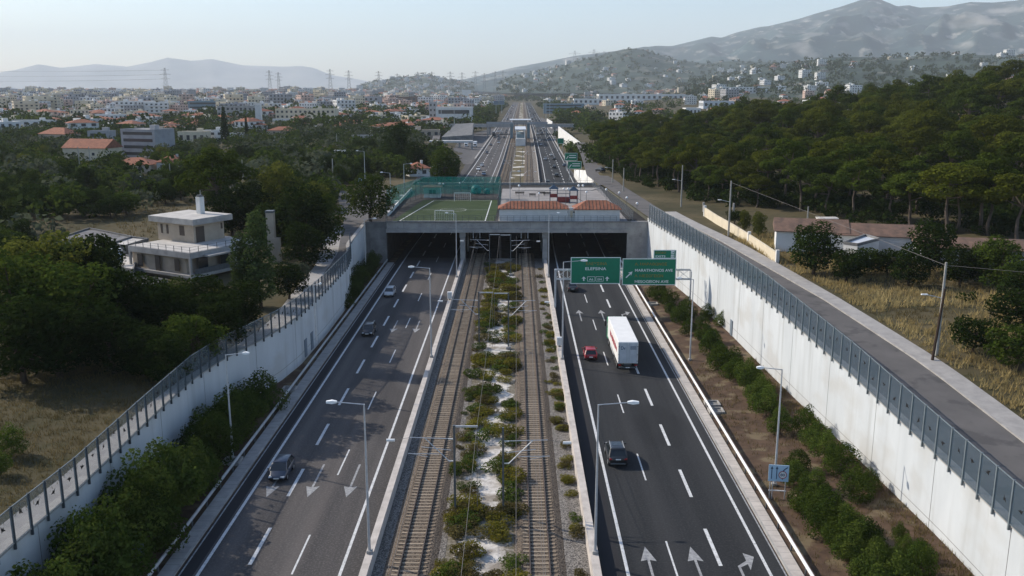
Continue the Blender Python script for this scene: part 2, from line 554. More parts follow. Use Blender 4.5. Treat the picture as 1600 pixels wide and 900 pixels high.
M['strip_far'] = mat('weedy_gravel', (0.17, 0.14, 0.085), 0.95, 0.1, col2=(0.085, 0.075, 0.04), scale=0.25, detail=8)
mix_layer(M['strip_far'], (0.62, 0.60, 0.56), 0.10, (0.56, 0.60), (1, 1, 1), 5, 0.95)
M['hazy_limestone'] = mat('haze_paled_limestone', (0.34, 0.34, 0.33), 0.95, .1, col2=(0.24, 0.25, 0.24), scale=.0012, detail=8)  # grey limestone, made paler to paint in the distance haze
M['deck_paving'] = mat('grey_playground_paving', (0.30, 0.285, 0.275), 0.9, 0.2, col2=(0.21, 0.20, 0.195), scale=0.3, detail=8)

def edge_weeds(m, xc, half, col):
    # soil and weeds spread in from both edges of the gravel, ragged with noise
    nt = m.node_tree; N = nt.nodes; b = N['Principled BSDF']
    tc = N.new('ShaderNodeTexCoord'); sp = N.new('ShaderNodeSeparateXYZ')
    nt.links.new(tc.outputs['Object'], sp.inputs['Vector'])
    def mth(op, a_, b_):
        n = N.new('ShaderNodeMath'); n.operation = op
        for i, v in enumerate((a_, b_)):
            if isinstance(v, (int, float)): n.inputs[i].default_value = v
            elif v is not None: nt.links.new(v, n.inputs[i])
        return n.outputs['Value']
    d = mth('DIVIDE', mth('ABSOLUTE', mth('SUBTRACT', sp.outputs['X'], xc), 0), half)
    nz = N.new('ShaderNodeTexNoise'); nz.inputs['Scale'].default_value = .42; nz.inputs['Detail'].default_value = 9; nz.inputs['Roughness'].default_value = .65
    nt.links.new(tc.outputs['Object'], nz.inputs['Vector'])
    v = mth('ADD', d, mth('MULTIPLY', mth('SUBTRACT', nz.outputs['Fac'], .5), 2.6))
    mr = N.new('ShaderNodeMapRange'); mr.inputs['From Min'].default_value = .54; mr.inputs['From Max'].default_value = .64; mr.inputs['To Max'].default_value = .92
    nt.links.new(v, mr.inputs['Value'])
    mx = N.new('ShaderNodeMix'); mx.data_type = 'RGBA'
    nt.links.new(mr.outputs['Result'], mx.inputs['Factor'])
    nt.links.new(b.inputs['Base Color'].links[0].from_socket, mx.inputs['A'])
    n2 = N.new('ShaderNodeTexNoise'); n2.inputs['Scale'].default_value = 3.0; n2.inputs['Detail'].default_value = 8
    nt.links.new(tc.outputs['Object'], n2.inputs['Vector'])
    rp = N.new('ShaderNodeValToRGB'); rp.color_ramp.elements[0].position = .38; rp.color_ramp.elements[1].position = .64
    rp.color_ramp.elements[0].color = (*col, 1); rp.color_ramp.elements[1].color = (.21, .185, .15, 1)
    nt.links.new(n2.outputs['Fac'], rp.inputs['Fac'])
    nt.links.new(rp.outputs['Color'], mx.inputs['B'])
    nt.links.new(mx.outputs['Result'], b.inputs['Base Color'])
edge_weeds(M['gravel'], -2.6, 2.9, (.075, .066, .035))
M['concrete_pale'] = mat('pale_weathered_concrete', (0.56, 0.515, 0.47), 0.9, 0.2, col2=(0.42, 0.385, 0.35), scale=0.9, detail=8)
mix_layer(M['concrete_pale'], (0.26, 0.235, 0.21), 1.6, (0.58, 0.75), (1, .4, 1), 7, 0.6)
M['walk_right'] = mat('pale_paving_slabs', (0.50, 0.46, 0.42), 0.85, 0.25, col2=(0.38, 0.35, 0.32), scale=0.7, detail=8)
# ------------------------------------------------------------------ daylight
SUN_DIR = Vector((-8.5, 4.0, 6.4)).normalized()        # towards the sun
sl = bpy.data.lights.new('sun', 'SUN')
sl.energy = 4.3
sl.angle = radians(0.53)
sl.color = (1.0, 0.90, 0.77)
sun = link(bpy.data.objects.new('sun', sl))
sun.rotation_euler = (-SUN_DIR).to_track_quat('-Z', 'Y').to_euler()
W = bpy.data.worlds.new('World')
SC.world = W
W.use_nodes = True
wn = W.node_tree.nodes
sky = wn.new('ShaderNodeTexSky')
sky.sky_type = 'NISHITA'
sky.sun_disc = False
sky.sun_elevation = math.asin(SUN_DIR.z)
sky.sun_rotation = atan2(SUN_DIR.x, SUN_DIR.y)
sky.altitude = 100
sky.air_density = 1.0
sky.dust_density = 1.2
sky.ozone_density = 3.0
W.node_tree.links.new(sky.outputs['Color'], wn['Background'].inputs['Color'])
wn['Background'].inputs['Strength'].default_value = 0.15
SC.view_settings.view_transform = 'Standard'
SC.view_settings.look = 'None'
SC.view_settings.exposure = 0.30
SC.cycles.use_denoising = True
SC.cycles.max_bounces = 6
SC.cycles.transparent_max_bounces = 16
SC.cycles.volume_bounces = 3

hz, hnt, hb = new_mat('haze_air')
hnt.nodes.remove(hb)
pv = hnt.nodes.new('ShaderNodeVolumePrincipled')
pv.inputs['Color'].default_value = (0.85, 0.925, 0.99, 1)
pv.inputs['Density'].default_value = 6e-5
pv.inputs['Anisotropy'].default_value = 0.0
hnt.links.new(pv.outputs['Volume'], hnt.nodes['Material Output'].inputs['Volume'])
hzo = MB().box(0, 11000, 700, 52000, 26000, 1440).build('haze', hz)
tag(hzo, kind='stuff')
hzo['label'] = 'pale blue summer haze over the whole valley'

# ------------------------------------------------------------------ ground sheets
def struct(o):
    o['kind'] = 'structure'
    return o

U = [0.15, 0.6, 1.5, 3, 5, 7, 9, 11, 14, 17, 21, 25, 30, 36, 43, 51, 60, 72, 86, 102, 120, 145, 175, 210, 260, 330, 430, 600, 900, 1400, 2300, 4000, 8000, 14000]
YS = [-40 + 4 * i for i in range(76)] + [262]


def sheet(name, rows, m, smooth=True):
    n = len(rows[0])
    v = [p for r in rows for p in r]
    f = []
    for i in range(len(rows) - 1):
        for j in range(n - 1):
            f.append((i * n + j, i * n + j + 1, (i + 1) * n + j + 1, (i + 1) * n + j))
    mb = MB()
    mb.add(v, f)
    return struct(mb.build(name, m, smooth=smooth))

sheet('ground', [[(wl(y) - u, y, land(wl(y) - u, y)) for u in reversed(U)] for y in YS], M['ground'])
sheet('ground', [[(wr(y) + u, y, land(wr(y) + u, y)) for u in U] for y in YS], M['ground'])
far_y = [262, 263.5, 266, 270, 276, 284, 293, 303, 315, 328, 343, 360, 380, 402, 426, 453, 483, 516, 552, 592, 640, 700, 780, 880, 1000, 1150,
         1350, 1600, 1900, 2300, 2800, 3500, 4500, 6000, 8500, 12000, 22000]
UF = sorted(set([0, 4, 8, 12, 16, 19, 20.8, 21.5, 22.5, 23.5, 25, 26.5, 28, 30, 32, 34, 37, 40, 44, 49, 55, 63, 73, 85, 100, 118, 140, 168,
                 200, 240, 290, 350, 430, 540, 700, 950, 1400, 2200, 4000, 8000, 14000]))
sheet('ground', [[(shift(y) + s * u, y, terr(shift(y) + s * u, y) - (0.02 if u < 22 else 0)) for s, u in
                  [(-1, q) for q in reversed(UF[1:])] + [(1, q) for q in UF]] for y in far_y], M['ground'])
# soil floor of the cutting
rows = []
for y in YS[10:]:
    xs = [wl(y)] + [wl(y) + (-27.4 - wl(y)) * k / 6 for k in range(1, 6)] + [-27.4, 0, 22.0] + [22 + (wr(y) - 22) * k / 6 for k in range(1, 6)] + [wr(y)]
    r = []
    for i, x in enumerate(xs):
        e = 0.0
        if x < -27.4: e = (-27.4 - x) * 0.12
        if x > 22: e = (x - 22) * 0.07
        if 0 < i < len(xs) - 1 and e > 0: e += 0.15 * noise.noise(Vector((x * .5, y * .4, 1)))
        if y > 186: e = 0
        r.append((x, y, e - 0.01))
    rows.append(r)
sheet('verge_soil', rows, M['soil'])
def bed_z(x, y):
    if y > 186: return 0.0
    if x < -27.4: return (-27.4 - x) * 0.12
    if x > 22: return (x - 22) * 0.07
    return 0.0

RY = [20, 60, 100, 140, 180, 200, 230, 262, 280, 300, 320, 340, 360, 390, 420, 460, 500, 560, 620, 700, 800, 900, 1000, 1200, 1400, 1700, 2000, 2400]


def strip(name, x0, x1, z, m, y0=20, y1=2400, zz=None):
    ys = sorted(set([y0, y1] + [y for y in RY if y0 < y < y1]))
    f0 = x0 if callable(x0) else (lambda y: x0)
    f1 = x1 if callable(x1) else (lambda y: x1)
    return sheet(name, [[(f0(y) + shift(y), y, z), (f1(y) + shift(y), y, z)] for y in ys], m, False)

# carriageways
strip('motorway_road', -25.65, -11.5, 0.02, M['asphalt'])
strip('motorway_road', 6.35, 20.55, 0.02, M['asphalt_right'])
strip('road_shoulder', -25.65, -24.45, 0.026, M['asphalt_shoulder'])
strip('road_shoulder', 6.35, 8.05, 0.026, M['asphalt_shoulder'])
strip('slip_road', lambda y: interp(y, [(262, -33), (360, -34), (430, -33), (470, -25.65)]), -25.6, 0.021, M['asphalt'], 262, 470)
strip('slip_road', 20.5, lambda y: interp(y, [(262, 22.6), (300, 23.2), (350, 22.6), (420, 20.6)]), 0.021, M['asphalt'], 262, 420)

for side_, tab in ((-1, [(440, 30), (520, 41), (640, 46), (760, 40), (860, 27)]), (1, [(640, 21.5), (720, 29), (900, 33), (1150, 24)])):
    rows = []
    y = tab[0][0]
    while y <= tab[-1][0]:
        o_ = interp(y, tab); i_ = 25.66 if side_ < 0 else 20.56
        rows.append([(shift(y) + side_ * (i_ + (o_ - i_) * k / 8), y, terr(shift(y) + side_ * (i_ + (o_ - i_) * k / 8), y) + .08) for k in range(9)][::side_])
        y += 10
    sheet('slip_road', rows, M['street'], False)
# painted lines
def paint(x0, x1, y0, y1, z=0.034, m='paint'):
    n = max(1, int((y1 - y0) / 30))
    return sheet('lane_marking', [[(x0 + shift(y0 + (y1 - y0) * i / n), y0 + (y1 - y0) * i / n, z), (x1 + shift(y0 + (y1 - y0) * i / n), y0 + (y1 - y0) * i / n, z)] for i in range(n + 1)], M[m], False)

for xc, w in ((-24.1, .26), (-13.35, .24), (8.5, .26), (19.3, .24)):
    paint(xc - w / 2, xc + w / 2, 20, 2000)
paint(-25.55, -25.42, 20, 186, m='paint_worn')
paint(20.38, 20.5, 20, 186, m='paint_worn')


def d2y(d): return (d - CAM_H * sin(PITCH)) / cos(PITCH)

dm, dw = MB(), MB()
for (mb, xc, w, d0, per, ln) in ((dm, -20.6, .30, 69.7, 12, 6.0), (dw, -17.0, .15, 85.9, 18, 6.2), (dw, 12.2, .15, 84.9, 18, 6.3), (dm, 15.8, .30, 69.7, 12, 6.0)):
    y0 = d2y(d0)
    k = -3
    while y0 + per * k < 1300:
        y = y0 + per * k
        if y > 45:
            s = shift(y + 3)
            mb.quad((xc - w / 2 + s, y, .034), (xc + w / 2 + s, y, .034), (xc + w / 2 + s, y + ln, .034), (xc - w / 2 + s, y + ln, .034))
        k += 1
struct(dm.build('lane_marking', M['paint']))
struct(dw.build('lane_marking', M['paint']))


def arrow(x, y, s, right=False):
    """painted lane arrow, tip at y, pointing along s"""
    mb = MB()
    q = lambda a, b: (x + a, y - s * b, 0.036)
    if not right:
        mb.add([q(0, 0), q(-.62, 2.3), q(-.10, 2.1), q(-.10, 7.3), q(.10, 7.3), q(.10, 2.1), q(.62, 2.3)],
               [(0, 1, 2, 5, 6), (2, 3, 4, 5)])
    else:
        mb.add([q(-.1, 7.3), q(.1, 7.3), q(.1, 3.2), q(-.1, 3.0), q(.75, 2.2), q(.75, 2.7), q(.75, 1.0), q(.75, 3.6), q(1.5, 1.6)],
               [(0, 1, 2, 3), (3, 2, 5, 4), (6, 7, 8)])
    struct(mb.build('lane_arrow', M['paint_worn']))

for d, dr in ((81.2, -1), (136, -1)):
    for x in (-15.3, -18.8, -22.5): arrow(x, d2y(d), dr)
for d, dr in ((72.6, 1), (150, 1)):
    for x in (10.35, 14.0): arrow(x, d2y(d), dr)
    arrow(17.2, d2y(d), dr, True)

# paved strips beside the carriageways
def kerbed(name, x0, x1, y0, y1, h, m):
    ys = sorted(set([y0, y1] + [y for y in RY if y0 < y < y1]))
    mb = MB()
    mb.sweep([[(x0 + shift(y), y, -.05), (x1 + shift(y), y, -.05), (x1 + shift(y), y, h), (x0 + shift(y), y, h)] for y in ys])
    return struct(mb.build(name, m))

kerbed('walkway', -27.05, -25.98, 20, 187, 0.15, M['walk'])
kerbed('kerb', -25.975, -25.80, 20, 187, 0.13, M['concrete'])
kerbed('walkway', 20.86, 21.72, 20, 187, 0.15, M['walk_right'])
kerbed('kerb', 20.65, 20.855, 20, 187, 0.13, M['concrete'])
kerbed('kerb', 20.65, 21.3, 425, 900, 0.2, M['concrete'])
kerbed('kerb', -26.6, -25.7, 475, 900, 0.2, M['concrete'])
# gutter joints between the slabs
mb = MB()
for k in range(120):
    y = 56 + 0.9 * k
    mb.box(-26.5, y, .151, 1.06, .03, .006)
    mb.box(21.3, y + .3, .151, .85, .03, .006)
struct(mb.build('paving_joint', M['concrete_dark']))

# railway bed
strip('railway_bed', -10.95, -5.6, 0.05, M['ballast'])
strip('railway_bed', 0.1, 5.65, 0.05, M['ballast'])
strip('gravel_strip', -5.6, 0.1, 0.03, M['gravel'], 20, 262)
strip('gravel_strip', -5.6, 0.1, 0.03, M['strip_far'], 262, 2400)


def ballast_bank(xc):
    ys = sorted(set([20, 2400] + RY))
    prof = [(-2.0, .052), (-1.45, .26), (1.45, .26), (2.0, .052)]
    rows = [[(xc + a + shift(y), y, b) for a, b in prof] for y in ys]
    return sheet('railway_ballast', rows, M['ballast_brown'], False)

TRACKS = (-8.1, 1.85)
for i, xc in enumerate(TRACKS):
    ballast_bank(xc)
    t = thing('railway_track', ['railway track next to the left carriageway wall, left of the white gravel strip',
                                'railway track next to the right carriageway wall, right of the white gravel strip'][i], 'railway track', (xc, 60, 0),
              group='railway tracks between the carriageways')
    for s in (-1, 1):
        ys = sorted(set([20, 2300] + RY[:-1] + list(range(270, 700, 15))))
        a = xc + s * 0.7525
        mb = MB()
        mb.sweep([[(a - .065 + shift(y), y, .33), (a + .065 + shift(y), y, .33), (a + .045 + shift(y), y, .47), (a - .045 + shift(y), y, .47)] for y in ys])
        r = mb.build('rail', M['rail_rust'], t, (xc, 60, 0))
        mb = MB()
        mb.sweep([[(a - .036 + shift(y), y, .473), (a + .036 + shift(y), y, .473), (a + .030 + shift(y), y, .492), (a - .030 + shift(y), y, .492)] for y in ys])
        mb.build('rail_head', M['rail_top'], r, (xc, 60, 0))
    base = None
    for k in range(100):
        y = 59.7 + 0.6 * k
        if base is None:
            mb = MB()
            mb.sweep([[(-1.3, -.14, .05), (-1.3, .14, .05), (-1.3, .10, .325), (-1.3, -.10, .325)], [(-.5, -.12, .05), (-.5, .12, .05), (-.5, .09, .29), (-.5, -.09, .29)],
                      [(.5, -.12, .05), (.5, .12, .05), (.5, .09, .29), (.5, -.09, .29)], [(1.3, -.14, .05), (1.3, .14, .05), (1.3, .10, .325), (1.3, -.10, .325)]])
            o = base = mb.build('sleeper', M['sleeper'], t)
        else:
            o = base.copy()
            COL.objects.link(o)
        o.location = (random.uniform(-.02, .02), y - 60, 0)
    mb = MB()
    y = 59.7 + 60
    while y < 620:
        if not 197 < y < 257: mb.box(xc + shift(y), y, .20, 2.6, .24, .25)
        y += 0.6
    tag(mb.build('sleeper', M['sleeper'], t, (xc, 60, 0)), kind='stuff')

# ------------------------------------------------------------------ low barriers, guard rails
def low_wall(x0, x1, label):
    xc = (x0 + x1) / 2
    ys = sorted(set([20, 187] + [20 + 6 * i for i in range(28)]))
    mb = MB()
    mb.sweep([[(x0, y, -.05), (x1, y, -.05), (x1 - .06, y, 1.0), (x0 + .06, y, 1.0)] for y in ys])
    o = mb.build('barrier_wall', M['concrete_pale'], None, (xc, 60, 0), loc=(xc, 60, 0))
    return tag(o, label, 'barrier', 'concrete walls beside the railway')

low_wall(-11.65, -10.95, 'pale concrete wall between the left carriageway and the railway')
low_wall(5.65, 6.4, 'pale concrete wall between the railway and the right carriageway')
for x0, lab in ((-11.5, 'distant low concrete wall left of the railway beyond the football pitch'), (5.75, 'distant low concrete wall right of the railway beyond the playground')):
    mb = MB()
    mb.sweep([[(x0 + shift(y), y, -.05), (x0 + .5 + shift(y), y, -.05), (x0 + .42 + shift(y), y, 0.9), (x0 + .08 + shift(y), y, 0.9)] for y in [262] + [y for y in RY if 262 < y < 950]])
    tag(mb.build('barrier_wall', M['concrete'], None, (x0, 262, 0), loc=(x0, 262, 0)), lab, 'barrier', 'concrete walls beside the railway')

for x, lab, m in ((-27.2, 'grey steel guard rail along the left paved strip below the curved wall', 'steel'), (21.95, 'white guard rail along the right paved strip beside the shrubs', 'white_metal')):
    t = thing('guard_rail', lab, 'guard rail', (x, 60, 0), group='guard rails along the verges')
    mb = MB()
    mb.sweep([[(x - .07, y, .62), (x + .07, y, .62), (x + .10, y, .78), (x + .05, y, .90), (x - .05, y, .90), (x - .10, y, .78)] for y in (20, 100, 187)])
    mb.build('rail', M[m], t, (x, 60, 0))
    base = None
    for k in range(40):
        y = 40 + k * 3.7
        if base is None:
            o = base = MB().box(0, 0, .30, .10, .14, .66).build('post', M['steel_dark'], t)
        else:
            o = base.copy(); COL.objects.link(o)
        o.location = (0, y - 60, 0)

# ------------------------------------------------------------------ retaining walls with their noise screens
def poly_points(f, y0, y1, n):
    return [(f(y0 + (y1 - y0) * i / n), y0 + (y1 - y0) * i / n) for i in range(n + 1)]


def retaining(f, top, side, y0, y1, label):
    """side: +1 for a wall whose earth lies at larger x"""
    p = poly_points(f, y0, y1, 84)
    t = thing('retaining_wall', label, 'retaining wall', (f(100), 100, 0), group='white retaining walls of the cutting')
    off = t.location
    mb = MB()
    secs = []
    for x, y in p:
        h = interp(y, top)
        secs.append([(x, y, -.4), (x + side * .55, y, -.4), (x + side * .55, y, h + .12), (x, y, h + .12)])
    mb.sweep(secs)
    mb.build('wall_face', M['wall_paint'], t, off)
    mb = MB()
    secs = []
    for x, y in p:
        h = interp(y, top)
        secs.append([(x - side * .07, y, h - .10), (x + side * .62, y, h - .10), (x + side * .62, y, h + .16), (x - side * .07, y, h + .16)])
    mb.sweep(secs)
    mb.build('coping', M['concrete'], t, off)
    # expansion joints and the low construction line
    mb = MB()
    y = y0 + 3
    while y < y1:
        x = f(y)
        h = interp(y, top)
        mb.box(x - side * .004, y, h / 2 - .1, .012, .055, h)
        y += 11.3
    secs = []
    for x, y in p:
        z = interp(y, top) * 0.16 + .35
        secs.append([(x - side * .008, y, z), (x + side * .01, y, z), (x + side * .01, y, z + .045), (x - side * .008, y, z + .045)])
    mb.sweep(secs)
    mb.build('joint', M['concrete_dark'], t, off)
    return t

retaining(wr, TOP_R, 1, 20, 187, 'tall white retaining wall on the right, sunlit, with a screen on top')
retaining(wl, TOP_L, -1, 20, 187, 'shaded blue grey retaining wall on the left, curving towards the tunnel')


def noise_screen(f, top, side, y0, y1, pitch, hgt, label, clear, pm):
    t = thing('noise_barrier', label, 'noise barrier', (f(100), 100, 0), group='transparent noise barriers on the walls')
    # walk along the wall in equal steps
    pts = [Vector((f(y0), y0, 0))]
    y = y0
    while y < y1:
        y += 0.05
        q = Vector((f(y), y, 0))
        if (q - pts[-1]).length >= pitch: pts.append(q)
    pb = MB().box(0, 0, (hgt - .38) / 2, .13, .16, hgt + .38).build('post', M[pm], None)
    first = True
    panels = None
    birds = []
    shape = [(-.30, .02), (-.10, .07), (-.02, .16), (.05, .07), (.24, .16), (.10, -.02), (.02, -.14), (-.05, -.04)]
    for i, q in enumerate(pts[:100]):
        h = interp(q.y, top) + .02
        n = pts[min(i + 1, len(pts) - 1)]
        pv_ = pts[max(i - 1, 0)]
        ang = atan2((n - pv_).y, (n - pv_).x)
        if first:
            o = pb
            o.parent = t
            first = False
        else:
            o = pb.copy(); COL.objects.link(o)
        xo = -side * .14
        o.location = (q.x + xo - t.location.x, q.y - t.location.y, h)
        o.rotation_euler = (0, 0, ang)
        if i < len(pts) - 1 and i < 99:
            h2 = interp(n.y, top) + .02
            d = n - q
            L = d.length
            u = d.normalized()
            w = Vector((u.y, -u.x, 0)) * .012
            a = Vector((q.x + xo, q.y, 0)) - t.location + u * .06
            b = Vector((n.x + xo, n.y, 0)) - t.location - u * .06
            mb = MB()
            mb.sweep([[a - w + Vector((0, 0, h + .12)), a + w + Vector((0, 0, h + .12)), a + w + Vector((0, 0, h + hgt - .1)), a - w + Vector((0, 0, h + hgt - .1))],
                      [b - w + Vector((0, 0, h2 + .12)), b + w + Vector((0, 0, h2 + .12)), b + w + Vector((0, 0, h2 + hgt - .1)), b - w + Vector((0, 0, h2 + hgt - .1))]])
            pane = mb.build('panel', M[clear], t)
            mb = MB()
            w2 = w * 2.5
            for z0, z1 in ((.06, .12), (hgt - .1, hgt - .03)):
                mb.sweep([[a - w2 + Vector((0, 0, h + z0)), a + w2 + Vector((0, 0, h + z0)), a + w2 + Vector((0, 0, h + z1)), a - w2 + Vector((0, 0, h + z1))],
                          [b - w2 + Vector((0, 0, h2 + z0)), b + w2 + Vector((0, 0, h2 + z0)), b + w2 + Vector((0, 0, h2 + z1)), b - w2 + Vector((0, 0, h2 + z1))]])
            for e_, zz_ in ((a, h), (b, h2)):
                mb.box(e_.x, e_.y, zz_ + hgt / 2 + .05, .03, .03, hgt - .10)
            mb.build('panel_frame', M['screen_post'], pane)
            # bird sticker
            s = random.choice((-1, 1)) * random.uniform(1.1, 1.5)
            r = random.uniform(-.9, .9)
            cx = L * random.uniform(.4, .6)
            cz = hgt * random.uniform(.42, .70)
            nn = Vector((u.y, -u.x, 0)) * (.016)
            if (nn.x > 0) == (side > 0): nn = -nn
            vs = []
            for (px, pz) in shape:
                pu, pw = s * (px * cos(r) - pz * sin(r)), abs(s) * (px * sin(r) + pz * cos(r))
                vs.append(Vector((q.x + xo, q.y, 0)) - t.location + u * (cx + pu) + nn + Vector((0, 0, h + (h2 - h) * cx / L + cz + pw)))
            MB().add(vs, [(0, 1, 2, 3, 4, 5, 6, 7)]).build('bird_sticker', M['bird'], pane)
    return t

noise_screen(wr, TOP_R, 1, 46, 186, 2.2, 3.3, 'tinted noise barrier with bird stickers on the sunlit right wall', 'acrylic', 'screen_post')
noise_screen(wl, TOP_L, -1, 46, 165, 2.0, 2.65, 'noise barrier with bird stickers on the shaded left wall', 'acrylic_clear', 'screen_post_shade')

# service road on the right and the path on the left
def side_strip(name, f0, f1, z, m, y0, y1, step=4, side=1):
    ys = [y0 + step * i for i in range(int((y1 - y0) / step) + 1)]
    if ys[-1] < y1: ys.append(y1)
    rows = []
    for y in ys:
        a, b = f0(y), f1(y)
        n = 8
        rows.append([(a + (b - a) * i / n, y, max(land(a + (b - a) * i / n, y), interp(y, TOP_R) if side > 0 else -9) + z) for i in range(n + 1)])
    return sheet(name, rows, m, False)

side_strip('service_road', lambda y: wr(y) + .56, lambda y: wr(y) + road_off_r(y), 0.03, M['street'], 20, 262)
def pavement_r():
    mb = MB()
    secs = []
    for i in range(60):
        y = 20 + i * 3.0
        a = wr(y) + road_off_r(y)
        b = a + interp(y, [(60, 2.3), (110, 2.0), (150, 2.6), (200, 2.2)])
        z = interp(y, TOP_R)
        secs.append([(a, y, z - .3), (b, y, z - .3), (b, y, z + .2), (a, y, z + .17)])
    mb.sweep(secs)
    struct(mb.build('pavement', M['walk']))
    mb = MB()
    mb.sweep([[(s[0][0] - .16, s[0][1], s[0][2]), (s[0][0] - .003, s[0][1], s[0][2]), (s[0][0] - .003, s[0][1], s[3][2] + .01), (s[0][0] - .16, s[0][1], s[3][2] + .01)] for s in secs])
    struct(mb.build('kerb', M['concrete']))
pavement_r()
side_strip('path', lambda y: wl(y) - interp(y, [(60, 2.3), (80, 1.6), (92, .9), (130, 4.5), (150, 5.5)]), lambda y: wl(y) - .57, 0.05, M['walk'], 20, 186, side=-1)
# far part of the service road, beyond the cover
ys = [258, 262, 275, 290, 310, 335, 365, 400, 440, 490]
sheet('service_road', [[(a, y, land(a, y) + .06) for a in (interp(y, [(258, 23.5), (290, 22.5), (320, 24.0), (400, 28), (500, 32)]) + k for k in (0, 2, 4, 6.5))] for y in ys], M['street'])
# ------------------------------------------------------------------ the cover over the motorway
def cover():
    t = thing('tunnel_cover', 'wide grey concrete cover crossing the motorway, carrying a football pitch and a playground', 'tunnel cover', (-2, 187, 0))
    off = t.location
    y0, y1 = DECK0, DECK1 + 4.5
    # slab: follows the walls
    mb = MB()
    secs = []
    for y in (y0, 200, 215, 230, 245, y1):
        secs.append([(wl(y) - .4, y, 6.7), (wr(y) + .4, y, 6.7), (wr(y) + .4, y, DECKZ), (wl(y) - .4, y, DECKZ)])
    mb.sweep(secs)
    mb.build('slab', M['tunnel_shade'], t, off)
    # front beam, the band above it and the kerb on top
    MB().box(-1.7, y0 - .35, 6.95, 51.0, .7, .75).box(-1.7, y0 - .22, 8.05, 50.8, .44, 1.40).build('front_beam', M['concrete'], t, off)
    MB().box(-1.7, y0 - .30, 8.85, 51.2, .70, .20).build('edge_kerb', M['concrete_dark'], t, off)
    mb = MB()
    for k in range(8):
        mb.box(-23.5 + 6.6 * k, y0 - .448, 8.06, .05, .012, 1.3)
    mb.build('joint', M['concrete_dark'], t, off)
    MB().box(-3, y1 + .25, 7.75, 52, .5, 2.9).build('rear_beam', M['concrete'], t, off)
    # side walls of the box and the faces beside the mouth
    mb = MB()
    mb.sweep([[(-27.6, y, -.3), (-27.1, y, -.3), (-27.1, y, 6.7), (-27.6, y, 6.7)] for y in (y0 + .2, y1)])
    mb.build('side_wall', M['tunnel_shade'], t, off)
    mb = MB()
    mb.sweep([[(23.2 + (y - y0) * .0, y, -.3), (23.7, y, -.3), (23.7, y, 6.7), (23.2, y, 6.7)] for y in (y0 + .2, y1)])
    mb.build('side_wall', M['tunnel_shade'], t, off)
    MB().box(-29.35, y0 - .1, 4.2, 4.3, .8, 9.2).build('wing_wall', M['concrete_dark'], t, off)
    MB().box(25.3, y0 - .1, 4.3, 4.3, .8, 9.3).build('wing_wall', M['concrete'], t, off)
    # pillars in two rows
    for x in (-11.3, 6.05):
        b = None
        for k in range(6):
            y = y0 + .9 + k * 13.5
            if b is None:
                mb = MB()
                mb.sweep([[(-.55, -.8, -.2), (.55, -.8, -.2), (.55, .8, -.2), (-.55, .8, -.2)], [(-.5, -.75, 5.2), (.5, -.75, 5.2), (.5, .75, 5.2), (-.5, .75, 5.2)],
                          [(-.62, -.9, 5.5), (.62, -.9, 5.5), (.62, .9, 5.5), (-.62, .9, 5.5)], [(-.62, -.9, 6.72), (.62, -.9, 6.72), (.62, .9, 6.72), (-.62, .9, 6.72)]])
                o = b = mb.build('pillar', M['concrete'], t)
            else:
                o = b.copy(); COL.objects.link(o)
            o.location = Vector((x, y, 0)) - off
        mb = MB().box(x, (y0 + 7 + y1) / 2, 3.35, .5, y1 - y0 - 9, 6.6)  # wall added between the pillars to cut light crossing the bays
        mb.build('added_shade_wall', M['tunnel_shade'], t, off)
    # railing along the front edge
    rl = MB()
    for z in (9.35, 9.72, 10.05):
        rl.tube((-26, y0 + .0, z), (23.6, y0 + .0, z), .025, n=6)
    r = rl.build('railing', M['steel_dark'], t, off)
    b = None
    for k in range(38):
        x = -26 + k * 1.34
        if b is None:
            o = b = MB().box(0, 0, .58, .06, .06, 1.16).build('post', M['steel_dark'], r)
        else:
            o = b.copy(); COL.objects.link(o)
        o.location = Vector((x, y0, 8.93)) - off
    # paving on top
    MB().prism([(-3.9, y0 + .5), (23.5, y0 + .5), (23.4, 252), (-3.9, 252)], DECKZ - .1, DECKZ + .03).build('deck_paving', M['deck_paving'], t, off)
    return t
M['tunnel_shade'] = mat('painted_tunnel_shade', (0.045, 0.044, 0.043), .95, .1, vary=.3, scale=.6)  # near-black tone that puts the tunnel's shade into the colour
cover()
# dark sheets over road and ballast paint in the shade under the cover
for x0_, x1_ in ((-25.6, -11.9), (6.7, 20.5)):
    strip('painted_road_shade', x0_, x1_, .027, M['tunnel_shade'], 193, 258)
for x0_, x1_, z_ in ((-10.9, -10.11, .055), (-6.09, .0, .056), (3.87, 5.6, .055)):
    strip('painted_ballast_shade', x0_, x1_, z_, M['tunnel_shade'], 192, 259)
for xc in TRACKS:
    sheet('painted_ballast_shade', [[(xc + a_ + shift(y), y, b_ + .005) for a_, b_ in ((-2.0, .052), (-1.45, .26), (1.45, .26), (2.0, .052))] for y in (192, 200, 230, 259)], M['tunnel_shade'], False)


def deck_at(px, py, z=DECKZ): return at(px, py, z)

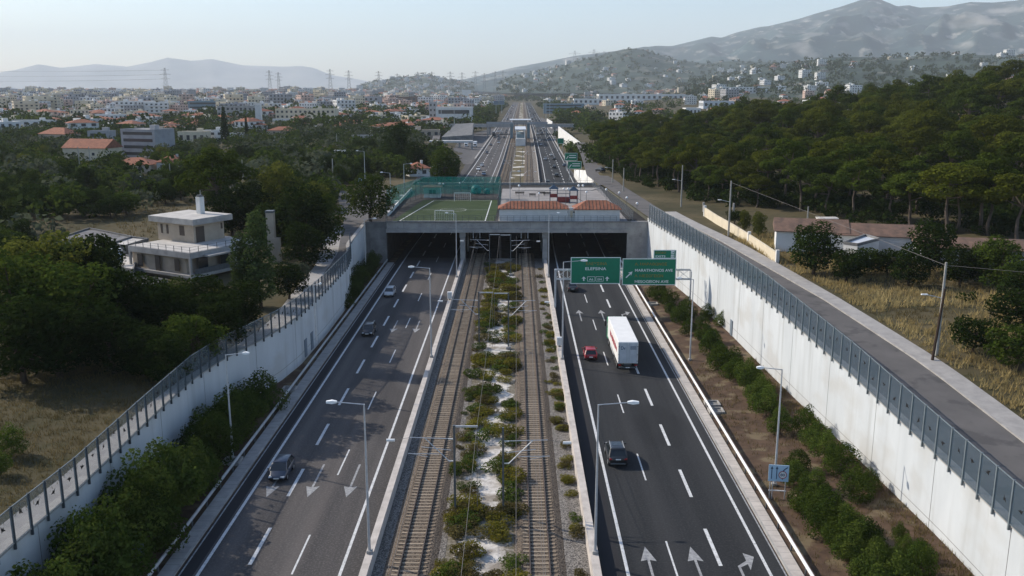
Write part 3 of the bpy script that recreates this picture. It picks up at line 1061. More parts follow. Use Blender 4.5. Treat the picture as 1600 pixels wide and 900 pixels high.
# football pitch on the cover
TZ = DECKZ + .035
pf = [(-26.3, 188.4), (-4.6, 188.4), (-4.2, 226), (-23.2, 226)]
mb = MB(); mb.prism(pf, DECKZ - .1, TZ)
struct(mb.build('football_turf', M['turf']))
mb = MB()
zl = TZ + .006
def lin(a, b, w=.14):
    a, b = Vector((*a, zl)), Vector((*b, zl))
    d = (b - a).normalized(); n = Vector((-d.y, d.x, 0)) * w / 2
    mb.quad(a - n, b - n, b + n, a + n)
lin((-24.7, 189.4), (-20.6, 224.5), .22); lin((-6.6, 189.4), (-6.2, 224.5), .22); lin((-20.6, 224.5), (-6.2, 224.5)); lin((-24.7, 189.4), (-6.6, 189.4)); lin((-22.6, 207), (-6.4, 207), .1)
for a0 in range(24):
    t0, t1 = a0 * pi / 12, (a0 + 1) * pi / 12
    lin((-14.6 + 3 * cos(t0), 207 + 3 * sin(t0)), (-14.6 + 3 * cos(t1), 207 + 3 * sin(t1)), .1)
struct(mb.build('pitch_marking', M['paint']))


def goal(x, y, rz, label):
    t = thing('football_goal', label, 'goal', (x, y, TZ), rz, 'goals on the football pitch')
    MB().tube((-2, 0, 0), (-2, 0, 2), .06).tube((2, 0, 0), (2, 0, 2), .06).tube((-2, 0, 2), (2, 0, 2), .06).build('frame', M['white_metal'], t)
    g = MB()
    for k in range(9):
        x0 = -2 + .5 * k
        g.tube((x0, 0, 2), (x0, 1.2, 0), .012, n=4)
    for k in range(4):
        g.tube((-2, .3 * k, 2 - .5 * k), (2, .3 * k, 2 - .5 * k), .012, n=4)
    g.build('net', M['white_metal'], t)
    return t
goal(-15.3, 190.6, pi, 'white football goal at the near edge of the pitch')
goal(-13.4, 223.6, 0, 'white football goal at the far edge of the pitch')

# netting round the pitch
def net_fence(a, b, h, n, label, net=True, z=DECKZ):
    a, b = Vector(a), Vector(b)
    t = thing('net_fence', label, 'net fence', (a.x, a.y, z), group='tall fences round the football pitch')
    d = b - a
    base = None
    for k in range(n + 1):
        q = d * (k / n)
        if base is None:
            o = base = MB().tube((0, 0, 0), (0, 0, h), .05, .04, 6).build('post', M['steel_dark'], t)
        else:
            o = base.copy(); COL.objects.link(o)
        o.location = (q.x, q.y, 0)
    w = Vector((-d.y, d.x)).normalized() * .012
    if net:
        mb = MB()
        mb.sweep([[(-w.x, -w.y, 1.2), (w.x, w.y, 1.2), (w.x, w.y, h - .1), (-w.x, -w.y, h - .1)], [(d.x - w.x, d.y - w.y, 1.2), (d.x + w.x, d.y + w.y, 1.2), (d.x + w.x, d.y + w.y, h - .1), (d.x - w.x, d.y - w.y, h - .1)]])
        mb.build('green_net', M['net'], t)
    mb = MB()
    for z_ in ((.1, 1.1, h - .05) if net else (.1, 1.6, h - .05)):
        mb.tube((0, 0, z_), (d.x, d.y, z_), .025, n=5)
    mb.build('wire_rail', M['steel_dark'], t)
    return t
net_fence((-24.3, 229.5), (-3.9, 229.5), 5.6, 10, 'tall green netting along the far side of the football pitch')
net_fence((-29.6, 206), (-24.3, 229.5), 5.2, 6, 'tall green netting along the left side of the football pitch')
net_fence((-3.9, 229.5), (-3.9, 206), 5.2, 6, 'green netting along the right side of the football pitch beside the playground')
net_fence((-3.9, 205.5), (-3.9, 188.2), 5.0, 8, 'bare steel fence between the pitch and the tile roofed hut', net=False)
net_fence((-27.4, 188.2), (-29.6, 206), 4.6, 4, 'bare steel fence at the left edge of the pitch by the big tree', net=False)
# low block wall with spectators' seat row on the left of the pitch
for k, (px, py) in enumerate(((628, 309), (620, 318), (606, 334))):
    p = deck_at(px, py)
    o = MB().box(0, 0, .35, 1.1, 1.6, .7, bev=.06).build('concrete_block', M['white_plaster'], loc=(p.x, p.y, DECKZ))
    tag(o, ['white concrete block at the far end of the wall left of the pitch', 'white concrete block in the middle of the wall left of the pitch',
            'white concrete block nearest the cover edge left of the pitch'][k], 'block', 'white blocks left of the pitch')
a, b = deck_at(606, 338), deck_at(643, 298)
tag(MB().sweep([[(q.x - .15, q.y, DECKZ - .2), (q.x + .15, q.y, DECKZ - .2), (q.x + .15, q.y, DECKZ + .8), (q.x - .15, q.y, DECKZ + .8)] for q in (a, b)]).build('low_wall', M['white_plaster'], None, (a.x, a.y, DECKZ), loc=(a.x, a.y, DECKZ)),
    'low white wall slanting along the left side of the football pitch', 'low wall')


def hut(name, label, cat, cx, cy, w, d, h, z=DECKZ, wallm='white_plaster', roofm='tile', rh=1.2, over=.35, rz=0, wins=(), group=None, hip=True, chim=False):
    """small building with a tiled roof; windows: (face, offset, z, width, height)"""
    t = thing(name, label, cat, (cx, cy, z), rz, group)
    MB().box(0, 0, h / 2 - .2, w, d, h + .4).build('wall', M[wallm], t)
    W2, D2 = w / 2 + over, d / 2 + over
    mb = MB()
    ins = min(D2, W2) if hip else 0.0
    if w >= d:
        r = [(-W2 + ins, 0, h + rh), (W2 - ins, 0, h + rh)]
    else:
        r = [(0, -D2 + ins, h + rh), (0, D2 - ins, h + rh)]
    e = [(-W2, -D2, h + .02), (W2, -D2, h + .02), (W2, D2, h + .02), (-W2, D2, h + .02)]
    lo = [(x, y, h - .10) for x, y, _ in e]
    vs = e + r + lo
    if w >= d: fs = [(0, 1, 5, 4), (1, 2, 5), (2, 3, 4, 5), (3, 0, 4)]
    else: fs = [(0, 1, 4), (1, 2, 5, 4), (2, 3, 5), (3, 0, 4, 5)]
    fs += [(0, 6, 7, 1), (1, 7, 8, 2), (2, 8, 9, 3), (3, 9, 6, 0), (9, 8, 7, 6)]
    mb.add(vs, fs)
    # tile courses: battens running down the slope
    ro = mb.build('roof', M[roofm], t)
    if chim: MB().box(w * .2, d * .1, h + rh * .8, .7, .7, 1.6).build('chimney', M[wallm], ro)
    for face, u, zc, ww, hh in wins:
        m_ = MB()
        if face == 'f': m_.box(u, -d / 2 - .02, zc, ww, .08, hh)
        elif face == 'b': m_.box(u, d / 2 + .02, zc, ww, .08, hh)
        elif face == 'l': m_.box(-w / 2 - .02, u, zc, .08, ww, hh)
        else: m_.box(w / 2 + .02, u, zc, .08, ww, hh)
        m_.build('window', M['window'], t)
    return t

# changing rooms with a playground behind
def roof_ribs(t, w, d, h, rh, over, step=.75):
    """ridge lines of the tiles down both slopes"""
    W2, D2 = w / 2 + over, d / 2 + over
    ins = min(D2, W2)
    mb = MB()
    x = -W2 + .3
    while x < W2:
        k = min(1, (x + W2) / ins, (W2 - x) / ins)
        y1 = -D2 + D2 * k
        z1 = h + rh * k
        mb.tube((x, -D2, h + .05), (x, y1, z1 + .03), .07, .05, 5)
        x += step
    mb.build('tile_ridge', M['tile_old'], [c for c in t.children if c.name.startswith('roof')][0])
c0 = hut('changing_room', 'long white hut with a terracotta hipped roof next to the pitch', 'hut', 3.6, 190.6, 14.3, 4.6, 2.75, rh=1.35, group='tile roofed huts on the cover')
roof_ribs(c0, 14.3, 4.6, 2.75, 1.35, .35)
c1 = hut('changing_room', 'white hut with a terracotta hipped roof at the right end of the cover', 'hut', 17.0, 190.9, 9.4, 5.2, 2.65, rh=1.6, group='tile roofed huts on the cover')
roof_ribs(c1, 9.4, 5.2, 2.65, 1.6, .35)
t = thing('linking_wall', 'white wall with small dark openings between the two tile roofed huts', 'wall', (11.55, 189.2, DECKZ))
MB().box(0, 0, 1.35, 1.5, .3, 3.0).box(-1.2, 0.1, 1.25, 2.2, .3, 2.8).build('wall', M['white_plaster'], t)
MB().box(.05, -.17, 1.5, .5, .05, 1.4).build('emblem', M['cream'], t)
for x in (-2.0, -.9, .62): MB().box(x, -.155, 1.95, .42, .06, .3).build('opening', M['window'], t)
hut('kiosk', 'small white kiosk with a brown roof behind the green netting', 'kiosk', -21.6, 232.6, 4.2, 3.6, 2.7, roofm='tile_old', rh=.5, wins=(('f', -.4, 1.5, .8, 1.0), ('f', .6, 1.5, .8, 1.0)))


def play_tower(px, py, label, k):
    p = deck_at(px, py)
    t = thing('play_tower', label, 'play tower', (p.x, p.y, DECKZ), 0, 'playground towers')
    for sx in (-.9, .9):
        for sy in (-.9, .9):
            MB().tube((sx, sy, 0), (sx, sy, 3.3), .07, n=6).build('post', M['play_blue'], t)
    MB().box(0, 0, 1.2, 1.9, 1.9, .12).build('platform', M['play_red'], t)
    MB().add([(-1.2, -1.2, 3.2), (1.2, -1.2, 3.2), (1.2, 1.2, 3.2), (-1.2, 1.2, 3.2), (0, 0, 4.3)], [(0, 1, 4), (1, 2, 4), (2, 3, 4), (3, 0, 4), (3, 2, 1, 0)]).build('roof', M['play_blue'], t)
    MB().box(0, -.93, 1.65, 1.8, .06, .8).build('side_panel', M['play_red'], t)
    mb = MB()
    mb.sweep([[(.95, -.3, 1.25), (.95, .3, 1.25), (.95, .3, 1.32), (.95, -.3, 1.32)], [(2.9, -.3, .2), (2.9, .3, .2), (2.9, .3, .27), (2.9, -.3, .27)]])
    mb.build('slide', M['play_red' if k else 'teal'], t)
play_tower(865, 315, 'play tower with a dark blue pointed roof, standing left', 0)
play_tower(896, 318, 'play tower with a blue hipped roof right of the red panels', 1)
p = deck_at(880, 316)
t = thing('climbing_frame', 'dark red climbing frame between the two play towers', 'climbing frame', (p.x, p.y, DECKZ))
MB().box(0, 0, .7, 3.0, 1.4, 1.2).build('panel', M['play_red'], t)
MB().tube((-1.5, -.7, 0), (-1.5, -.7, 2.2), .06).tube((1.5, -.7, 0), (1.5, -.7, 2.2), .06).tube((-1.5, -.7, 2.2), (1.5, -.7, 2.2), .06).build('frame', M['play_blue'], t)
for i, (px, py, wd) in enumerate(((812, 305, 2.4), (832, 308, 1.7), (846, 305, 2.0), (855, 306, 2.0))):
    p = deck_at(px, py)
    t = thing('bench', ['dark bench left in the paved playground, next to the netting', 'low bench second from the netting in the playground',
                        'dark bench left of the blue roofed play tower', 'bench just left of the tall play tower'][i], 'bench', (p.x, p.y, DECKZ), 0, 'benches in the playground')
    MB().box(0, 0, .45, wd, .5, .08).build('seat', M['shutter'], t)
    MB().box(0, .25, .75, wd, .06, .35).build('backrest', M['shutter'], t)
    for s in (-1, 1): MB().box(s * wd * .4, 0, .2, .08, .45, .42).build('leg', M['steel_dark'], t)


def globe_lamp(px, py, h, label, two=False):
    p = deck_at(px, py)
    t = thing('globe_lamp', label, 'park lamp', (p.x, p.y, DECKZ), 0, 'park lamps with white globes on the cover')
    MB().tube((0, 0, 0), (0, 0, h), .06, .045, 7).build('pole', M['steel_dark'], t)
    for s in ((-.5, .5) if two else (0,)):
        if two: MB().tube((0, 0, h - .1), (s, 0, h), .03).build('arm', M['steel_dark'], t)
        mb = MB(); mb.lathe((s, 0, h), [(.08, 0), (.24, .12), (.30, .3), (.24, .48), (.08, .58)], 10)
        mb.build('globe', M['lamp_glass'], t, smooth=True)
for i, (px, py, py2, two) in enumerate(((811, 312, 292, 0), (842, 316, 304, 0), (884, 321, 297, 1), (907, 321, 292, 1), (916, 314, 302, 0), (947, 313, 298, 0), (967, 318, 303, 0), (979, 326, 311, 0), (995, 334, 320, 0),
                                       (690, 300, 289, 1), (719, 300, 288, 0))):
    p = deck_at(px, py)
    dd = sqrt(p.x ** 2 + p.y ** 2)
    globe_lamp(px, py, min(5.0, (py - py2) * dd / FPX), ['white globe lamp at the left edge of the playground', 'short white globe lamp behind the long tiled hut', 'twin globe lamp between the two play towers',
               'tall twin globe lamp right of the play towers', 'white globe lamp behind the right tiled hut', 'globe lamp at the back of the playground before the slip road wall',
               'globe lamp behind the right end of the tiled hut', 'white globe lamp beside the service road fence', 'globe lamp nearest the sunlit wall end',
               'twin globe lamp behind the green netting, left of the balls', 'single globe lamp behind the green netting'][i], two)
for i, (px, py, s) in enumerate(((744, 303, 1.3), (761, 303, .8))):
    p = deck_at(px, py)
    t = thing('recycling_bin', ['large teal recycling bell behind the green netting', 'smaller dark teal bin right of the recycling bell'][i], 'bin', (p.x, p.y, DECKZ))
    mb = MB(); mb.lathe((0, 0, 0), [(.8 * s, 0), (1.0 * s, .4 * s), (1.0 * s, 1.3 * s), (.6 * s, 1.75 * s), (.1, 1.85 * s)], 12); mb.build('body', M['teal'], t, smooth=True)
    MB().box(0, -.95 * s, 1.2 * s, .5 * s, .12, .25 * s).build('slot', M['black'], t)
# back railing and fence of the cover
for (xa, ya, xb, yb, lab) in ((-24.0, 261.5, 22.5, 261.5, 'dark railing along the far edge of the cover, above the lower motorway'), (24.6, 189, 21.6, 258, 'dark mesh fence between the playground and the service road')):
    t = thing('railing', lab, 'railing', (xa, ya, DECKZ), 0, 'railings on the cover')
    d = Vector((xb - xa, yb - ya, 0))
    n = 24
    base = None
    for k in range(n + 1):
        if base is None: o = base = MB().box(0, 0, 1.0, .07, .07, 2.6 if xa > 0 else 2.2).build('post', M['steel_dark'], t)
        else:
            o = base.copy(); COL.objects.link(o)
        o.location = d * (k / n)
    mb = MB()
    for z in ([.3, .6, .9, 1.2, 1.5, 1.8, 2.1] if xa > 0 else [.4, .9, 1.4]): mb.tube((0, 0, z), (d.x, d.y, z), .03, n=4)
    mb.build('bars', M['steel_dark'], t)
# pale kerbed island behind the playground
p = [deck_at(x, y) for x, y in ((800, 298), (925, 298), (938, 294), (800, 294))]
struct(MB().prism([(q.x, q.y) for q in p], DECKZ - .05, DECKZ + .16).build('pavement', M['walk']))

# ------------------------------------------------------------------ street lamps
def street_lamp(x, y, z, h, arm, label, base=True, dark=False, group='tall grey street lamps along the motorway', lean=0.0):
    t = thing('street_lamp', label, 'street lamp', (x, y, z), 0, group)
    m = M['steel']
    MB().tube((0, 0, 0), (0, 0, h * .5), .115, .09, 8).tube((0, 0, h * .5), (0, 0, h), .088, .055, 8).build('pole', m, t)
    s = 1 if arm > 0 else -1
    MB().tube((0, 0, h - .03), (arm * .75, 0, h + .16), .04, .035, 6).build('arm', m, t)
    mb = MB()
    mb.sweep([[(arm * .72, -.10, h + .10), (arm * .72, .10, h + .10), (arm * .72, .10, h + .24), (arm * .72, -.10, h + .24)],
              [(arm * .85, -.19, h + .06), (arm * .85, .19, h + .06), (arm * .85, .16, h + .30), (arm * .85, -.16, h + .30)],
              [(arm * 1.0, -.14, h + .10), (arm * 1.0, .14, h + .10), (arm * 1.0, .10, h + .24), (arm * 1.0, -.10, h + .24)]])
    mb.build('lamp_head', M['lamp_glass'], t)
    if base: MB().box(0, 0, .12, .45, .45, .26, bev=.04).build('base_plate', M['concrete'], t)
    return t
LY = [d2y(d) for d in (69.8, 120.5, 171.5)]
street_lamp(-11.3, LY[0], 1.0, 12.1, -2.8, 'street lamp nearest the camera on the wall left of the railway')
street_lamp(-11.3, LY[1], 1.0, 12.1, -2.8, 'street lamp on the left railway wall, midway to the tunnel')
street_lamp(-11.3, LY[2], 1.0, 12.1, -2.0, 'street lamp on the left railway wall in front of the tunnel pillar')
street_lamp(6.1, LY[0], 1.0, 12.1, 3.0, 'street lamp nearest the camera on the wall right of the railway, behind the dark car')
street_lamp(6.1, LY[1] - .8, 1.0, 13.1, 3.1, 'street lamp on the right railway wall, its arm behind the green sign')
street_lamp(6.1, LY[2], 1.0, 12.1, 2.0, 'street lamp on the right railway wall in front of the tunnel pillar')
for (px, py, py2, arm, lab) in ((364, 716, 570, 2.3, 'street lamp among the shrubs below the left curved wall'), (572, 428, 364, 2.4, 'street lamp beside the left tunnel mouth'),
                                (1210, 757, 609, -2.3, 'street lamp behind the speed limit sign in the right shrubs'), (1078, 562, 449, -2.2, 'slender street lamp among the right shrubs near the green signs')):
    p = at(px, py, .2)
    d = (p - Vector((0, 0, 36))).length
    street_lamp(p.x, p.y, bed_z(p.x, p.y), 11.2 if px > 1000 else 10.8, arm, lab)
p = at(501, 533, 6.8)
street_lamp(p.x - .5, p.y, 6.8, 6.8, .9, 'short street lamp standing just behind the left noise barrier', base=False)

# ------------------------------------------------------------------ overhead line masts
def mast(x, y, s, label, frame=True, h=8.1):
    """s: side of the track it serves (-1 left, 1 right)"""
    t = thing('catenary_mast', label, 'catenary mast', (x, y, .1), 0, 'overhead line masts between the tracks')
    MB().box(0, 0, h / 2, .17, .20, h).build('pole', M['steel_dark'], t)
    MB().box(0, 0, .12, .7, .7, .4, bev=.05).build('footing', M['concrete'], t)
    reach = 2.85
    # cantilever: top tube, slanting tube, registration tube, drop bracket
    MB().tube((s * .5, 0, 6.9), (s * (reach + .9), 0, 7.0), .035).build('top_tube', M['steel'], t)
    MB().tube((s * .5, 0, 4.9), (s * (reach - .35), 0, 6.95), .045).build('slanting_tube', M['white_metal' if s > 0 else 'steel'], t)
    MB().tube((s * 1.3, 0, 5.5), (s * (reach + 1.1), 0, 5.55), .03).build('registration_tube', M['steel'], t)
    MB().tube((s * (reach + .9), 0, 5.55), (s * (reach - .6), 0, 5.25), .022).build('steady_arm', M['steel'], t)
    MB().tube((s * .25, -.35, 6.0), (s * (reach - .1), -.35, 6.3), .03).build('stay', M['steel'], t)
    for z in (4.88, 6.88):
        mb = MB()
        for k in range(4): mb.tube((s * (.12 + .1 * k), 0, z), (s * (.19 + .1 * k), 0, z), .075, .06, 8)
        mb.build('insulator', M['ceramic'], t)
    mb = MB(); mb.tube((s * (reach + 2.2), 0, 6.75), (s * (reach + 2.9), 0, 6.75), .13, .13, 8)
    mb.build('line_insulator', M['ceramic'], t)
    MB().tube((s * (reach + .9), 0, 7.0), (s * (reach + 2.2), 0, 6.76), .018, n=5).build('span_rod', M['wire'], t)
    if frame:
        MB().box(-s * .95, 0, h - .1, 2.1, .12, .14).build('cross_arm', M['steel'], t)
        MB().tube((-s * 1.95, 0, h - .15), (-s * 1.9, 0, .1), .025, n=6).build('drop_cable', M['wire'], t)
    return t
d0 = 78.0
for i, k in enumerate((0, 50, 100)):
    y = d2y(d0 + k)
    mast(-5.25, y, -1, ['overhead line mast nearest the camera serving the left track', 'overhead line mast of the left track, midway to the tunnel', 'overhead line mast of the left track at the tunnel mouth'][i])
    mast(-1.1, y - .5, 1, ['overhead line mast nearest the camera serving the right track, with pale slanting tubes', 'overhead line mast of the right track, midway to the tunnel', 'overhead line mast of the right track at the tunnel mouth'][i], frame=(i != 0))
for i, y in enumerate((275, 325, 375, 430, 490)):
    if i in (0, 2, 4): mast(-5.25 + shift(y), y, -1, 'distant overhead line mast beyond the cover, %s of three left of the strip' % ['nearest', None, 'second', None, 'farthest'][i], frame=False)
    else: mast(-1.1 + shift(y), y, 1, 'distant overhead line mast beyond the cover, %s of two right of the strip' % [None, 'nearer', None, 'farther'][i], frame=False)


def wire(pts, r, label, name='overhead_wire'):
    o = MB().path(pts, r, 5).build(name, M['wire'], None, pts[0], loc=pts[0])
    return tag(o, label, 'wire', 'wires above the railway')
for xc, w_ in ((-8.1, 'left'), (1.85, 'right')):
    wire([(xc + .25 * (-1) ** k, d2y(28 + 50 * k), 5.25) for k in range(4)] + [(xc, 262, 5.2)], .012, 'contact wire hanging above the %s railway track' % w_)
    pts = []
    for k in range(-1, 3):
        for j in range(6):
            u = j / 6
            pts.append((xc, d2y(78 + 50 * (k + u)), 6.95 - 4 * .7 * u * (1 - u)))
    pts.append((xc, d2y(228), 6.2))
    wire(pts, .012, 'upper carrier wire sagging above the %s railway track' % w_)
for x, w_ in ((-3.35, 'left'), (.0, 'right')):
    pts = []
    for k in range(-1, 2):
        for j in range(6):
            u = j / 6
            pts.append((x, d2y(78 + 50 * (k + u)), 7.9 - 4 * 1.0 * u * (1 - u)))
    pts.append((x, d2y(178), 7.9))
    wire(pts, .016, 'feeder wire sagging above the gravel strip on the %s' % w_)
for i, (px, x0) in enumerate(((752, -9.0), (762, -7.6), (818, 1.0), (828, 2.4))):
    o = MB().box(0, 0, -.75, .10, .10, 1.5).build('hanger', M['steel'], loc=(x0, DECK0 - .8, 6.9))
    tag(o, 'thin steel hanger below the cover beam, %s from the left' % ['first', 'second', 'third', 'fourth'][i], 'hanger', 'hangers under the cover edge')

# ------------------------------------------------------------------ writing
def text_mesh(s, size, name, m, parent, loc, rot, align='LEFT', width=None, thick=.012):
    cu = bpy.data.curves.new('tmp', 'FONT')
    cu.body = s
    cu.size = size
    cu.align_x = align
    cu.extrude = thick
    cu.offset = size * .012
    ob = bpy.data.objects.new('tmp', cu)
    COL.objects.link(ob)
    dg = bpy.context.evaluated_depsgraph_get()
    me = bpy.data.meshes.new_from_object(ob.evaluated_get(dg))
    bpy.data.objects.remove(ob)
    me.materials.clear()
    me.materials.append(m)
    xs = [v.co.x for v in me.vertices]
    if width and xs:
        k = width / max(1e-6, (max(xs) - min(xs)))
        for v in me.vertices: v.co.x *= k
    o = bpy.data.objects.new(name, me)
    link(o, parent)
    o.location = loc
    o.rotation_euler = rot
    return o


# sign gantry
GY = d2y(148)
gt = thing('sign_gantry', 'grey lattice gantry reaching from the railway wall over the right carriageway', 'gantry', (6.35, GY, 1.0))
zb, zt = 5.0, 6.9
MB().box(0, 0, 3.15, .32, .32, 6.3).build('post', M['steel'], gt)
MB().box(22.05, .2, 2.5, .22, .22, 6.9).build('post', M['steel'], gt)
for z in (zb - .4, zt - .75):
    for yy in (0.25, 1.05):
        MB().box(11.0, yy, z, 22.2, .14, .14).build('chord', M['steel'], gt)
mb = MB()
n = 11
for k in range(n + 1):
    x = 22.0 * k / n
    for yy in (.25, 1.05):
        mb.tube((x, yy, zb - .4), (x, yy, zt - .75), .045, n=5)
    mb.tube((x, .25, zt - .75), (x, 1.05, zt - .75), .04, n=5)
    if k < n:
        x2 = 22.0 * (k + 1) / n
        mb.tube((x, .25, zt - .75), (x2, .25, zb - .4), .04, n=5)
        mb.tube((x, 1.05, zb - .4), (x2, 1.05, zt - .75), .04, n=5)
mb.build('lattice', M['steel'], gt)


def big_sign(px0, py0, px1, py1, label, y=GY - .35):
    """upright panel filling a rectangle in its own plane at distance y"""
    def on(px, py):
        v = ray(px, py)
        t = y / v.y
        return v.x * t, CAM_H + v.z * t
    x0, z1 = on(px0, py0)
    x1, z0 = on(px1, py1)
    t = thing('direction_sign', label, 'road sign', ((x0 + x1) / 2, y, z0), 0, 'green direction signs')
    w, h = x1 - x0, z1 - z0
    MB().box(0, .06, h / 2, w, .08, h).build('board', M['sign_green'], t)
    b = .11
    MB().box(0, .01, b / 2, w, .03, b).box(0, .01, h - b / 2, w, .03, b).box(-w / 2 + b / 2, .008, h / 2, b, .03, h - 2 * b).box(w / 2 - b / 2, .008, h / 2, b, .03, h - 2 * b).build('border', M['sign_white'], t)
    return t, w, h
FL = (pi / 2, 0, 0)


def up_arrow(t, x, z, s, name='arrow'):
    MB().add([(x - s * .14, -.012, z), (x + s * .14, -.012, z), (x + s * .14, -.012, z + s * .55), (x + s * .5, -.012, z + s * .45), (x, -.012, z + s), (x - s * .5, -.012, z + s * .45), (x - s * .14, -.012, z + s * .55),
              ], [(0, 1, 2, 6), (6, 2, 3, 4, 5)]).build(name, M['sign_white'], t)
t, w, h = big_sign(892, 402, 969, 443.5, 'green direction sign reading ELEFSINA with two white up arrows')
text_mesh('ΕΛΕΥΣΙΝΑ', .62, 'yellow_word', M['sign_yellow'], t, (0.1, .006, h * .71), FL, 'CENTER', w * .42)
text_mesh('ELEFSINA', .66, 'white_word', M['sign_white'], t, (0.0, .006, h * .52), FL, 'CENTER', w * .42)
up_arrow(t, -w * .235, h * .11, h * .17)
up_arrow(t, w * .235, h * .11, h * .17)
for x, s in ((-.085, 'A6'), (.085, 'E94')):
    mb = MB()
    bw, bh = w * .15, h * .17
    for dx, dz, sx, sz in ((0, 0, bw, .06), (0, bh, bw, .06), (-bw / 2, bh / 2, .06, bh), (bw / 2, bh / 2, .06, bh)):
        mb.box(x * w + dx, -.004, h * .10 + dz, sx, .02, sz)
    mb.build('route_frame', M['sign_white'], t)
    text_mesh(s, .45, 'route_number', M['sign_white'], t, (x * w, .004, h * .135), FL, 'CENTER', w * .085)
t, w, h = big_sign(973, 404, 1055.5, 445.5, 'green direction sign reading MARATHONOS AVE and MESOGEION AVE with a slanting arrow')
x0 = -w * .27
text_mesh('Λ. ΜΑΡΑΘΩΝΟΣ', .6, 'yellow_word', M['sign_yellow'], t, (x0, .006, h * .745), FL, 'LEFT', w * .60)
text_mesh('MARATHONOS AVE', .62, 'white_word', M['sign_white'], t, (x0, .006, h * .51), FL, 'LEFT', w * .70)
text_mesh('Λ. ΜΕΣΟΓΕΙΩΝ', .6, 'yellow_word', M['sign_yellow'], t, (x0, .006, h * .30), FL, 'LEFT', w * .53)
text_mesh('MESOGEION AVE', .62, 'white_word', M['sign_white'], t, (x0, .006, h * .085), FL, 'LEFT', w * .63)
c45 = .7071
av = [(-.09, 0), (.09, 0), (.09, .95), (.36, .80), (0, 1.45), (-.36, .80), (-.09, .95)]
rv = [(-w * .43 + 1.0 * (a * c45 + b * c45), -.012, h * .28 + 1.0 * (-a * c45 + b * c45)) for a, b in av]
MB().add(rv, [(0, 1, 2, 6), (6, 2, 3, 4, 5)]).build('arrow', M['sign_white'], t)
t, w, h = big_sign(1021.5, 390.5, 1056.5, 404, 'small green sign reading EXITS above the right direction sign')
text_mesh('ΕΞΟΔΟΙ', .42, 'yellow_word', M['sign_yellow'], t, (-w * .42, .006, h * .58), FL, 'LEFT', w * .45)
text_mesh('EXITS', .46, 'white_word', M['sign_white'], t, (-w * .42, .006, h * .14), FL, 'LEFT', w * .43)
for z, s in ((.54, '14'), (.08, '15')):
    MB().box(w * .34, .006, h * (z + .20), w * .15, .03, h * .36).build('exit_number_plate', M['sign_white'], t)
    text_mesh(s, .36, 'exit_number', M['sign_green'], t, (w * .34, -.012, h * (z + .09)), FL, 'CENTER', w * .10)
# three far signs beyond the cover
for i, (a, b, c_, d_, dd) in enumerate(((882.5, 239, 902, 251, 345), (887, 252, 908.5, 264, 325), (871, 216, 881, 224.5, 420))):
    t, w, h = big_sign(a, b, c_, d_, ['upper of two distant green direction signs beyond the cover', 'lower of two distant green direction signs beyond the cover, beside the white slab', 'distant small green exit sign in front of a white wall'][i], dd)
    for s in (-.35, .35): MB().box(s * w, .2, -2.0 + h / 2, .2, .2, 4.0 + h).build('post', M['steel'], t)
    if i < 2:
        mb = MB()
        for zz in (.68, .40): mb.box(w * .12, -.01, h * zz, w * .55, .02, h * .10)
        mb.build('lettering', M['sign_white'], t)
        MB().add([(-w * .40, -.012, h * .22), (-w * .36, -.012, h * .18), (-w * .2, -.012, h * .55), (-w * .26, -.012, h * .60)], [(0, 1, 2, 3)]).build('arrow', M['sign_white'], t)
# lane sign in the right shrubs
p = at(1213, 779, .1)
t = thing('lane_sign', 'pale square sign with two lane arrows and a ringed 80 limit', 'road sign', (p.x, p.y, bed_z(p.x, p.y)), radians(-8))
for x in (-.62, -.40, .70): MB().box(x, .08, 1.3, .07, .07, 2.7).build('post', M['steel'], t)
MB().box(.05, .07, .75, 1.5, .06, .08).build('cross_bar', M['white_metal'], t)
MB().box(.05, 0, 2.45, 1.75, .05, 1.55).build('board', M['sign_pale'], t)
for x in (-.55, -.12):
    MB().box(x, -.035, 2.4, .07, .02, 1.0).add([(x - .12, -.05, 2.85), (x + .12, -.05, 2.85), (x, -.05, 3.12)], [(0, 1, 2)]).build('lane_arrow_mark', M['sign_navy'], t)
MB().tube((.40, -.04, 1.9), (.40, -.04, 2.0), .05, n=6).tube((.40, -.04, 2.65), (.55, -.04, 2.85), .045, n=6).tube((.55, -.04, 2.85), (.80, -.04, 3.05), .045, n=6).build('bent_arrow_mark', M['sign_navy'], t)
mb = MB()
for k in range(20):
    a0, a1 = 2 * pi * k / 20, 2 * pi * (k + 1) / 20
    mb.tube((.40 + .33 * cos(a0), -.05, 2.32 + .33 * sin(a0)), (.40 + .33 * cos(a1), -.05, 2.32 + .33 * sin(a1)), .035, n=5)
mb.build('red_ring', M['sign_red'], t)
mb = MB(); mb.tube((.40, -.03, 2.32), (.40, -.045, 2.32), .31, n=20); mb.build('ring_face', M['sign_white'], t)
text_mesh('80', .36, 'number', M['sign_navy'], t, (.40, -.055, 2.20), FL, 'CENTER', .40)
# back of a sign in the left shrubs
p = at(221, 905, .3)
t = thing('road_sign', 'grey back of a small road sign in the dark left shrubs', 'road sign', (p.x, p.y, bed_z(p.x, p.y)))
MB().tube((0, 0, 0), (0, 0, 2.6), .05).build('post', M['steel_dark'], t)
MB().box(0, -.08, 2.5, .85, .04, 1.3).build('board', M['sign_back'], t)
MB().box(0, -.045, 2.5, .75, .03, .06).build('bracket', M['steel_dark'], t)
